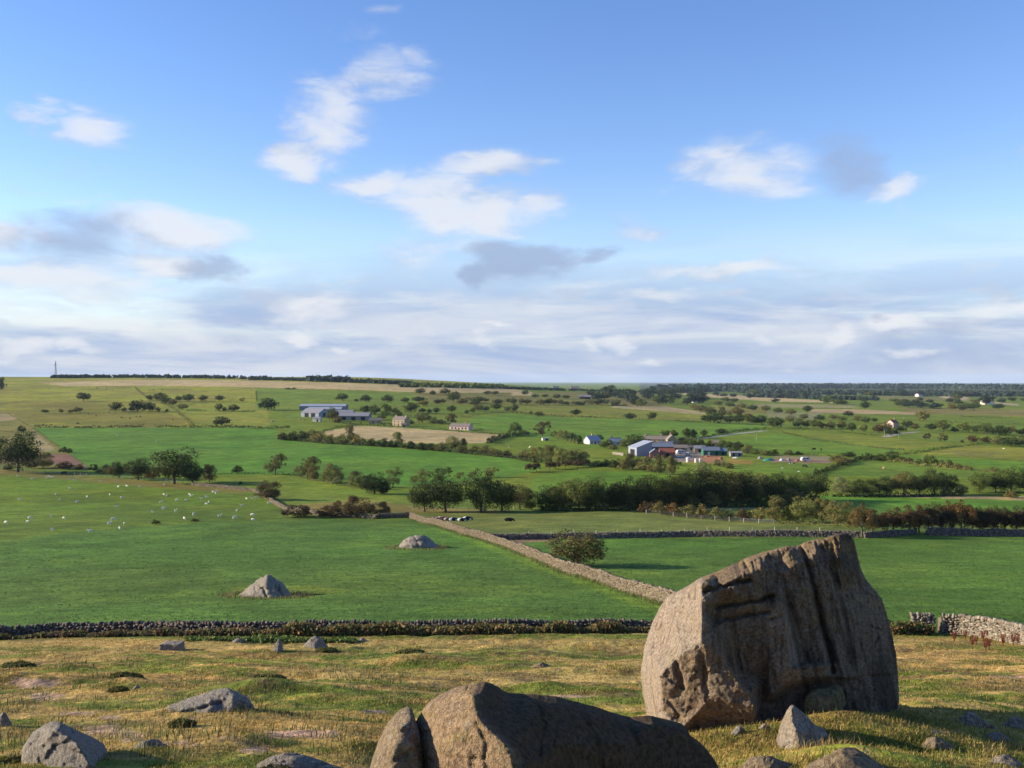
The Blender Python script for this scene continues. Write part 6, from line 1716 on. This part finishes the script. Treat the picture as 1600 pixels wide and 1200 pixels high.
def caravan(px, py, yaw, label, L=4.6, mat='white', H=2.3):
    g = gpt(px, py); root = link('caravan', None, loc=g, rotz=yaw); tag(root, label, 'caravan', None)
    prof = [(-L / 2, .45), (-L / 2 - .12, 1.1), (-L / 2 + .25, H - .1), (-L / 2 + .7, H), (L / 2 - .7, H), (L / 2 - .2, H - .2), (L / 2 + .12, 1.2), (L / 2, .45)]
    n = len(prof)
    vs = [(x, -1.0, z) for x, z in prof] + [(x, 1.0, z) for x, z in prof]
    fs = [tuple(range(n)), tuple(range(2 * n - 1, n - 1, -1))] + [(i, i + n, (i + 1) % n + n, (i + 1) % n) for i in range(n)]
    MB().add(vs, fs).build('body', M[mat], root)
    for x in (-1.3, .3): MB().box(x, x + 1.1, -1.03, -1.0, 1.2, 1.8).build('window', M['glass'], root)
    MB().box(1.6, 2.1, -1.03, -1.0, .55, 1.95).build('door', M['wall_cream'], root)
    for s in (-1, 1): MB().tube([(-.2, s * .8, .32), (-.2, s * 1.02, .32)], [.34, .34], 12).build('wheel', M['tyre'], root)
    MB().tube([(L / 2, 0, .4), (L / 2 + 1.1, 0, .4)], [.06, .05], 5).build('tow_bar', M['metal'], root)


caravan(1063, 709.5, .3, 'white caravan parked in the lower farmyard')
caravan(987, 706, -.2, 'cream caravan beside the slanting roofed barn', 3.8, 'wall_cream')
caravan(1075, 712, 1.2, 'grey trailer parked behind the white caravan', 3.6, 'metal', 1.9)
caravan(1258, 721, .1, 'white trailer at the end of the scrap yard', 3.8, 'white', 2.1)


def heap(px, py, w, h, mat, label, seed, cat='heap', name='scrap_heap'):
    o = loose_rock(px, py, w, h, .8, M[mat], seed, label, cat=cat); o.name = name
    return o


M['tarp'] = plain('green_tarpaulin', (.03, .20, .15), .25, 2., .5)
M['earthred'] = plain('red_earth', (.27, .125, .06), .25, 2.)
heap(1203, 720, 22, 4.5, 'tarp', 'sea green tarpaulin over a low stack', 61, 'tarpaulin', 'tarpaulin')
for i, (x, y, w, h, m_, lab) in enumerate([(1188, 717, 10, 5, 'wall_grey', 'dark heap beside the green tarpaulin'), (1222, 720, 9, 4.5, 'white', 'pale scrap heap next to the tarpaulin'), (1233, 720, 9, 4.5, 'wall_grey', 'grey scrap heap with rusty pieces'), (1246, 721, 10, 4, 'wall_brick', 'rusty red scrap heap beside the white trailer'), (1150, 716, 14, 2.2, 'white', 'low pale stack of slabs by the stable'), (1105, 714, 9, 3, 'earthred', 'heap of orange earth at the green sheds'), (1059, 714, 9, 3.5, 'wall_cream', 'buff rubble heap in the farmyard'), (1127, 718, 10, 4.5, 'earthred', 'bank of red earth closing the yard')]):
    heap(x, y, w, h, m_, lab, 70 + i)
# pale field wall near the copse
stone_wall([(958, 710.5), (966, 711), (975, 712)], 1.2, 'short pale wall stub on the slope below the white cottage', 50, (.36, .32, .25), length=.6, course=.3)

# ------------------------------------------------------------------ animals


def skinned(name, V, E, rad, mat, sub=2, root=0):
    me = bpy.data.meshes.new(name); me.from_pydata(V, E, [])
    o = bpy.data.objects.new(name, me); COL.objects.link(o)
    md = o.modifiers.new('skin', 'SKIN'); md.use_smooth_shade = True
    for i, r in enumerate(rad): me.skin_vertices[0].data[i].radius = r if isinstance(r, tuple) else (r, r)
    me.skin_vertices[0].data[root].use_root = True
    o.modifiers.new('sub', 'SUBSURF').levels = sub
    dg = bpy.context.evaluated_depsgraph_get()
    m2 = bpy.data.meshes.new_from_object(o.evaluated_get(dg)); m2.name = name
    bpy.data.objects.remove(o); bpy.data.meshes.remove(me)
    m2.materials.clear(); m2.materials.append(mat)
    for p in m2.polygons: p.use_smooth = True
    return m2


def animal_material(name, a, b, lo, hi, scale):
    m, nt, bs = nodes(name)
    n = nnoise(nt, scale, 2)
    nt.links.new(nmix(nt, nramp(nt, n, lo, hi), a, b), bs.inputs['Base Color'])
    return m


M['wool'] = animal_material('wool', (.66, .60, .48), (.78, .73, .62), .3, .7, 6.)
M['cowhide'] = animal_material('black_and_white_hide', (.015, .014, .013), (.75, .72, .66), .49, .53, 1.1)
M['dun'] = animal_material('dun_hide', (.30, .14, .07), (.6, .5, .42), .52, .58, 1.0)
M['blackhide'] = animal_material('black_hide', (.012, .011, .011), (.03, .026, .022), .3, .7, 2.)


def quad(name, mat, graze, s=1.0, fat=1.0):
    """four-legged grazer: trunk, jointed legs, neck and head in one surface; length along x"""
    V = [(0, 0, .62), (-.35, 0, .64), (-.55, 0, .62), (.3, 0, .63), (.5, 0, .66)]
    Rr = [.25 * fat, .24 * fat, .17 * fat, .25 * fat, .17 * fat]
    E = [(0, 1), (1, 2), (0, 3), (3, 4)]
    if graze: hd = [(.66, 0, .58), (.80, 0, .34), (.88, 0, .16), (.97, 0, .09)]
    else: hd = [(.64, 0, .80), (.74, 0, .98), (.88, 0, 1.0), (1.02, 0, .93)]
    for i, (p, r) in enumerate(zip(hd, (.11, .085, .08, .045))):
        V.append(p); Rr.append(r); E.append((4 if i == 0 else len(V) - 2, len(V) - 1))
    for sy in (-1, 1):   # ears
        V.append((hd[2][0] - .05, sy * .13, hd[2][2] + .07)); Rr.append(.025); E.append((4 + 3, len(V) - 1))
    for x, a, hind in ((.36, 3, 0), (-.42, 1, 1)):
        for sy in (-1, 1):
            k = [(x, sy * .13, .42), (x + (.05 if hind else .02), sy * .13, .30), (x - (.06 if hind else 0), sy * .13, .2), (x + .0, sy * .13, .03)]
            for i, (p, r) in enumerate(zip(k, (.075, .055, .036, .034))):
                V.append(p); Rr.append(r); E.append((a if i == 0 else len(V) - 2, len(V) - 1))
    V.append((-.66, 0, .55)); Rr.append(.03); E.append((2, len(V) - 1))
    V = [(x * s, y * s, z * s) for x, y, z in V]; Rr = [r * s for r in Rr]
    return skinned(name, V, E, Rr, mat)


SHEEP = [quad('sheep', M['wool'], True, .76, 1.12), quad('sheep', M['wool'], False, .74, 1.12)]
COWS = [quad('cow', M['cowhide'], True, 1.75, .95), quad('cow', M['cowhide'], False, 1.75, .95), quad('cow', M['dun'], True, 1.75, .95), quad('cow', M['blackhide'], True, 1.75, .95)]


def herd(lst, protos, name, label, cat, group, lying=False, yaw=None):
    gx, gy, gz = ground([p[0] for p in lst], [p[1] for p in lst])
    for i, (x, y, z) in enumerate(zip(gx, gy, gz)):
        me = protos[rnd.randrange(len(protos))]
        a = rnd.uniform(0, 6.28) if yaw is None else yaw + rnd.uniform(-.5, .5)
        s = rnd.uniform(.9, 1.12)
        o = link(name, me, loc=(x, y, z - (.62 if lying else .02)), rotz=a, scale=(s, s, s))
        tag(o, label, cat, group)


_sc = 460 / 1600.
_sheep = [(97, 45), (175, 62), (252, 55), (268, 50), (283, 55), (407, 70), (550, 76), (378, 115), (302, 146), (107, 174), (325, 175), (420, 187), (473, 160), (597, 148), (662, 165), (643, 106), (690, 102), (760, 104), (895, 92), (633, 214), (890, 148), (907, 152), (873, 189), (963, 178), (1012, 177), (1030, 147), (1040, 156), (1096, 171), (1125, 161), (1160, 135), (1172, 140), (1180, 127), (1121, 200), (1135, 189), (1340, 171), (1370, 168), (1393, 168), (1315, 208), (1287, 236), (893, 220), (888, 227), (830, 243), (955, 237), (1053, 256), (1002, 280), (1193, 265), (1278, 274), (1373, 260), (1375, 286), (278, 266), (347, 277), (162, 277), (152, 297), (33, 303), (618, 284), (594, 308), (676, 310), (650, 332), (490, 350), (285, 340), (1462, 195)]
herd([(a * _sc, 731.5 + b * _sc) for a, b in _sheep], SHEEP, 'sheep', 'white sheep grazing on the pasture under the crest trees', 'sheep', 'sheep below the crest')
herd([(183, 681), (244, 690), (630, 670), (684, 674), (722, 677), (670, 672)], SHEEP, 'sheep', 'white sheep alone in the big smooth field or straw field', 'sheep', 'scattered field sheep')
herd([(827, 700), (1223, 732.5), (1248, 738), (1412, 653), (1568, 702), (795, 699), (828, 699)], SHEEP, 'sheep', 'far white sheep dot on the right-hand farmland', 'sheep', 'far right sheep')
herd([(679, 812.5), (685, 813.5), (691, 813), (700, 813.5), (708, 814), (722, 814.5), (730, 812.5)], COWS[:1] + COWS[:1] + COWS[2:3], 'cow', 'cow resting behind the diagonal wall below the dark trees', 'cow', 'resting cattle', lying=True, yaw=.3)
herd([(795, 814.5)], COWS[3:], 'cow', 'single black cow lying apart from the resting cattle', 'cow', None, lying=True)
herd([(100, 742)], COWS[3:], 'cow', 'black cow in the shade line among the crest sheep', 'cow', None)
herd([(138, 648), (150, 650), (190, 653.5), (203, 655), (213, 652), (219, 652), (270, 657), (122, 663), (170, 645)], COWS[3:], 'cow', 'black cow on the pasture under the dark upper trees', 'cow', 'upper pasture cattle')
herd([(426, 660), (430, 659), (451, 655), (469, 657), (475, 657)], COWS[:2], 'cow', 'black and white cow beside the upper barns', 'cow', 'barn pasture cattle')
herd([(166, 609.5), (176, 610), (234, 610), (240, 610), (253, 609.5), (152, 607), (130, 608)], COWS[3:], 'cow', 'tiny dark cow near the ridge below the straw strip', 'cow', 'ridge cattle')
herd([(1272, 704), (1283, 704), (1238, 726), (1257, 731)], COWS[:1] + COWS[3:], 'cow', 'dark cow in the fields round the scrap yard', 'cow', 'scrap yard cattle')
herd([(1381, 734)], COWS[2:3], 'cow', 'brown and white cow standing apart in the lower right field', 'cow', None)

# ------------------------------------------------------------------ grass, bracken and docks


def blades(P, Hh, Ww, col, r2, lean=.5, wind=(.35, .05)):
    """bent grass blades, two triangles each as one quad strip tip"""
    n = len(P)
    a = r2.uniform(0, 2 * math.pi, n)
    side = np.stack([np.cos(a), np.sin(a) * .6, np.zeros(n)], 1) * (Ww * .5)[:, None]
    b = r2.uniform(0, 2 * math.pi, n); l = r2.uniform(.1, lean, n)
    off = np.stack([np.cos(b) * l + wind[0] * r2.uniform(.3, 1, n), np.sin(b) * l + wind[1], np.ones(n)], 1); off /= np.linalg.norm(off, axis=1)[:, None]
    tip = P + off * Hh[:, None]
    mid = P + (off * np.array([.35, .35, 1.05])) * (Hh * .55)[:, None]
    V = np.stack([P - side, P + side, mid + side * .7, mid - side * .7, tip], 1)
    f1 = np.arange(n)[:, None] * 5 + np.array([[0, 1, 2]]); f2 = np.arange(n)[:, None] * 5 + np.array([[0, 2, 3]]); f3 = np.arange(n)[:, None] * 5 + np.array([[3, 2, 4]])
    Fc = np.concatenate([f1, f2, f3])
    cc = np.repeat(col, 5, 0)
    return V.reshape(-1, 3), Fc, cc


def scatter_moor(n, y0, y1, seed, hscale, name, label, per=6, x0=-60, x1=1660):
    r2 = np.random.default_rng(seed)
    px = r2.uniform(x0, x1, n); py = y0 + (y1 - y0) * r2.random(n)
    x, y, z = ground(px, py)
    c, g, e = moor_colour(x, y, px, py)
    clump = .5 + .5 * fbm(x / 1.6, y / 1.1, 333, 3)
    d = np.hypot(x, y)
    keep = (e < .35) & (r2.random(n) < .25 + 1.1 * clump) & (np.sqrt(y * y + .25 * x * x) < 73.5)
    x, y, c, g, clump, d = x[keep], y[keep], c[keep], g[keep], clump[keep], d[keep]
    m = len(x)
    X = np.repeat(x, per); Y = np.repeat(y, per); sp = np.repeat(.05 + .0025 * d, per)
    X = X + r2.normal(0, 1, m * per) * sp; Y = Y + r2.normal(0, 1, m * per) * sp
    Z = height(X, Y) - .02
    H = np.repeat(.10 + .28 * clump ** 2, per) * r2.uniform(.5, 1.25, m * per) * hscale
    Wd = (.010 + .00075 * np.repeat(d, per)) * r2.uniform(.6, 1.3, m * per)
    cc = np.repeat(c, per, 0) * r2.uniform(.7, 1.35, m * per)[:, None]
    st = r2.random(m * per) < .14
    cc[st] = np.array([.42, .30, .11]) * r2.uniform(.8, 1.2, st.sum())[:, None]
    V, Fc, col = blades(np.stack([X, Y, Z], 1), H, Wd, cc, r2)
    o = link(name, mesh(name, V, Fc, M['grass'], col))
    tag(o, label, None, None, 'stuff')


scatter_moor(15000, 990, 1080, 61, .5, 'grass', 'short straw and green moor grass on the far moor slope')
scatter_moor(19000, 1075, 1240, 62, .42, 'grass', 'tufted moor grass on the near moor slope', 7)


def tufts(spots, seed, name, label, cols, H=(.3, .6), per=40, spread=.35):
    """long tussocks at chosen pixels"""
    r2 = np.random.default_rng(seed)
    gx, gy, gz = ground([s[0] for s in spots], [s[1] for s in spots])
    X = np.repeat(gx, per); Y = np.repeat(gy, per); n = len(X); d = np.hypot(X, Y)
    X = X + r2.normal(0, spread, n); Y = Y + r2.normal(0, spread * .8, n)
    Hh = r2.uniform(*H, n); W = (.008 + .0006 * d) * r2.uniform(.6, 1.3, n)
    c = np.array(cols)[r2.integers(0, len(cols), n)] * r2.uniform(.75, 1.3, n)[:, None]
    V, Fc, cc = blades(np.stack([X, Y, height(X, Y) - .02], 1), Hh, W, c, r2, .7)
    o = link(name, mesh(name, V, Fc, M['grass'], cc)); tag(o, label, None, None, 'stuff')


r_ = random.Random(9)
tufts([(r_.uniform(1080, 1620), r_.uniform(1105, 1215)) for _ in range(230)], 71, 'grass', 'long pale tussock grass round the rocks by the huge boulder', [(.40, .28, .09), (.36, .25, .08), (.14, .17, .025), (.12, .145, .025)], (.05, .19), 36, .28)
tufts([(1222, 1150), (1230, 1162), (1310, 1170), (1305, 1176), (1255, 1188), (1262, 1186), (1090, 1140), (1120, 1132), (1175, 1110), (1560, 1180), (1590, 1170), (1540, 1190)], 72, 'grass', 'bleached straw tussocks at the foot of the pointed wedge', [(.40, .29, .11), (.34, .24, .08)], (.14, .34), 44, .24)
tufts([(r_.uniform(-20, 640), r_.uniform(1030, 1200)) for _ in range(150)], 73, 'grass', 'dark green tussocks dotted over the left moor', [(.085, .11, .03), (.12, .14, .04), (.25, .19, .08)], (.12, .32), 34, .32)
# heather and moss humps
_h = [(420, 1064, 46, 15), (200, 1060, 44, 13), (28, 1043, 42, 12), (185, 1080, 26, 9), (285, 1142, 36, 18), (10, 1196, 50, 18), (1210, 1110, 50, 7), (640, 1020, 40, 7), (510, 1018, 30, 7)]
for i, (px, py, w, h) in enumerate(_h):
    r2 = np.random.default_rng(900 + i)
    g = gpt(px, py); d = math.hypot(g.x, g.y); Wm = w * d / F; Hm = h * d / F * .6; n = 900
    u = sph(n, r2); u[:, 2] = np.abs(u[:, 2])
    P3 = u * np.array([Wm * .55, Wm * .35, Hm]) * r2.uniform(.8, 1.05, n)[:, None]
    P3[:, 2] += height(g.x + P3[:, 0], g.y + P3[:, 1]) - g.z
    dk = np.array([[.13, .10, .045], [.13, .15, .035], [.085, .095, .028]])[r2.integers(0, 3, n)]
    V, Fc, cc = leaf_cards(P3, u, .04 + .0012 * d, r2, .8, dk, .35)
    o = link('heather', mesh('heather', V, Fc, M['grass'], cc), loc=tuple(g))
    tag(o, ['heather hump downhill of the long low rock ridge', 'wide heather hump beside a tiny pale stone', 'heather mound at the moor edge near the pink bare patches', 'small moss hump next to a tiny pale stone', 'green moss cushion under the long low rock ridge', 'dark heather beside the tilted cracked slab', 'thin heather strip at the foot of the huge boulder', 'flat heather patch close under the bracken', 'heather patch by the low peaked grey rock'][i], 'heather')


def bracken(pts, seed, n, hr, label, cols, depth=1.3, name='bracken'):
    r2 = np.random.default_rng(seed)
    P, L = path_world(pts, .3)
    k = r2.uniform(0, len(P) - 1.001, n); i = k.astype(int); f = (k - i)[:, None]
    C = P[i] * (1 - f) + P[i + 1] * f
    dn = .5 + .5 * vnoise(C[:, 0] / 1.7, C[:, 1] / 3., seed)
    keep = r2.random(n) < .35 + .8 * dn
    C = C[keep]; dn = dn[keep]; n = len(C)
    C[:, 1] -= r2.uniform(.1, depth, n)
    hh = (hr[0] + (hr[1] - hr[0]) * dn) * r2.uniform(.5, 1.1, n)
    per = 7
    X = np.repeat(C[:, 0], per) + r2.normal(0, .16, n * per); Y = np.repeat(C[:, 1], per) + r2.normal(0, .16, n * per)
    H2 = np.repeat(hh, per)
    t = r2.uniform(.1, 1, n * per)
    P3 = np.stack([X, Y, height(X, Y) + H2 * t], 1)
    dirn = np.stack([r2.normal(0, .7, n * per), r2.normal(-.5, .6, n * per), np.full(n * per, .6)], 1)
    c = np.repeat(np.array(cols)[r2.integers(0, len(cols), n)], per, 0)
    V, Fc, cc = leaf_cards(P3, dirn, .13, r2, .6, c, .35)
    V2, F2, c2 = blades(np.stack([C[:, 0], C[:, 1], height(C[:, 0], C[:, 1]) - .02], 1), hh * 1.15, np.full(n, .06), np.array(cols)[r2.integers(0, len(cols), n)] * 1.1, r2, .5)
    F4 = np.concatenate([Fc[:, [0, 1, 2]], Fc[:, [0, 2, 3]], F2 + len(V)])
    o = link(name, mesh(name, np.concatenate([V, V2]), F4, M['grass'], np.concatenate([cc, c2]))); tag(o, label, None, None, 'stuff')


BR = [(.20, .13, .05), (.13, .13, .04), (.10, .12, .035), (.24, .16, .07), (.09, .075, .035)]
bracken([(380, 991), (500, 991), (600, 990), (800, 989), (1000, 989), (1100, 989)], 81, 7500, (.30, .95), 'browning bracken thick against the shaded wall', BR)
bracken([(-60, 998), (0, 997), (100, 993), (250, 991), (400, 991)], 82, 3000, (.12, .5), 'low bracken and nettles along the wall start', [(.16, .11, .05), (.10, .12, .035), (.11, .075, .045)])
bracken([(1385, 989), (1420, 989), (1452, 990)], 83, 800, (.35, 1.0), 'green and brown bracken beside the wall stub', BR + [(.10, .16, .04)])
bracken([(300, 1000), (420, 998), (560, 1000)], 84, 900, (.15, .4), 'low green growth in front of the bracken', [(.10, .16, .035), (.13, .15, .04)])
# rim of rank grass round the two field boulders and at the diagonal wall
tufts([(414 + 62 * math.cos(a), 931 + 5 * math.sin(a)) for a in np.linspace(0, 6.2, 26)], 74, 'grass', 'rank dry grass ringing the pointed field boulder', [(.26, .20, .09), (.11, .15, .04), (.16, .12, .06)], (.25, .6), 26, .5)
tufts([(652 + 44 * math.cos(a), 856 + 3.5 * math.sin(a)) for a in np.linspace(0, 6.2, 20)], 75, 'grass', 'rank dry grass ringing the rounded field boulder', [(.26, .18, .09), (.11, .15, .04), (.2, .13, .06)], (.25, .6), 24, .7)
_wp = [(641, 811), (683, 823), (722, 836), (755, 845), (787, 856), (820, 869), (852, 883), (885, 897), (937, 912), (982, 928), (1015, 939), (1041, 947)]
_wx = np.interp(np.linspace(0, 11, 260), range(12), [p[0] for p in _wp]); _wy = np.interp(np.linspace(0, 11, 260), range(12), [p[1] for p in _wp])
tufts(list(zip(_wx, _wy)), 76, 'grass', 'rough unmown grass along the foot of the diagonal wall', [(.16, .19, .05), (.22, .18, .08), (.10, .16, .04)], (.15, .55), 14, .5)


def sward(n, x0, x1, y0, y1, poly, seed, label, base):
    r2 = np.random.default_rng(seed)
    px = r2.uniform(x0, x1, n); py = r2.uniform(y0, y1, n)
    k = inside(poly, px, py); px, py = px[k], py[k]
    x, y, z = ground(px, py)
    per = 3; m = len(x)
    X = np.repeat(x, per) + r2.normal(0, .18, m * per); Y = np.repeat(y, per) + r2.normal(0, .18, m * per); d = np.hypot(X, Y)
    ok = .5 + .5 * fbm(X / 3., Y / 3., seed, 3)
    H = (.04 + .09 * ok) * r2.uniform(.5, 1.3, m * per); Wd = (.02 + .0009 * d) * r2.uniform(.6, 1.3, m * per)
    c = np.array(base)[None] * r2.uniform(.7, 1.35, m * per)[:, None]
    V, Fc, cc = blades(np.stack([X, Y, height(X, Y) - .01], 1), H, Wd, c, r2, .8)
    o = link('grass', mesh('grass', V, Fc, M['grass'], cc)); tag(o, label, None, None, 'stuff')


sward(15000, -40, 1060, 812, 985, [(-40, 852), (320, 817), (640, 813), (722, 838), (885, 898), (1035, 945), (1040, 980), (-40, 985)], 91, 'short cropped sward of the smooth near pasture', (.072, .160, .040))
sward(9000, 780, 1640, 842, 980, [(800, 856), (820, 846), (1640, 842), (1640, 975), (1060, 950), (937, 905)], 92, 'short cropped sward of the right-hand near field', (.080, .165, .030))

# docks: rusty seed stalks by the right-hand wall
_dk = [(1491, 1004), (1508, 1000), (1525, 1008), (1519, 1014), (1540, 1020), (1545, 1016), (1567, 1012), (1583, 1010), (1590, 1009), (1543, 998), (1536, 1002)]
r2 = np.random.default_rng(55)
for i, (px, py) in enumerate(_dk):
    g = gpt(px, py)
    root = link('dock_plant', None, loc=g, rotz=r_.uniform(0, 6), scale=(1, 1, r_.uniform(.8, 1.2))); tag(root, 'rusty red dock seed stalks in the grass below the pinkish wall', 'dock', 'rusty dock plants')
    if i == 0:
        st = MB()
        for k in range(5): st.tube([(0, 0, -.05), (.05 * math.cos(k * 1.3), .05 * math.sin(k * 1.3), .3), (.14 * math.cos(k * 1.3), .14 * math.sin(k * 1.3), .75)], [.012, .01, .006], 4)
        stm = st.data('stalk', plain('dock_stem', (.17, .07, .04), .2, 4.))
        n = 320; k = r2.integers(0, 5, n); t = r2.uniform(.4, 1.05, n)
        P3 = np.stack([.14 * t * np.cos(k * 1.3) + r2.normal(0, .025, n), .14 * t * np.sin(k * 1.3) + r2.normal(0, .025, n), .75 * t], 1)
        V, Fc, cc = leaf_cards(P3, sph(n, r2), .03, r2, .9, np.tile(np.array([[.20, .055, .030]]), (n, 1)), .3)
        sdm = mesh('seed_head', V, Fc, M['grass'], cc)
    link('stalk', stm, root); link('seed_head', sdm, root)

# ------------------------------------------------------------------ the air
hz = MB().box(-31000, 31000, -31000, 31000, CZ - 290, CZ + 45)
m = bpy.data.materials.new('thin_haze'); m.use_nodes = True
nt = m.node_tree; nt.nodes.clear()
pv = nt.nodes.new('ShaderNodeVolumePrincipled'); pv.inputs['Color'].default_value = (.62, .78, 1.0, 1); pv.inputs['Density'].default_value = HAZE_DENSITY = 0.000024
ou = nt.nodes.new('ShaderNodeOutputMaterial'); nt.links.new(pv.outputs[0], ou.inputs['Volume'])
ho = hz.build('haze', m)
tag(ho, 'thin blue summer haze over the whole valley', None, None, 'stuff')
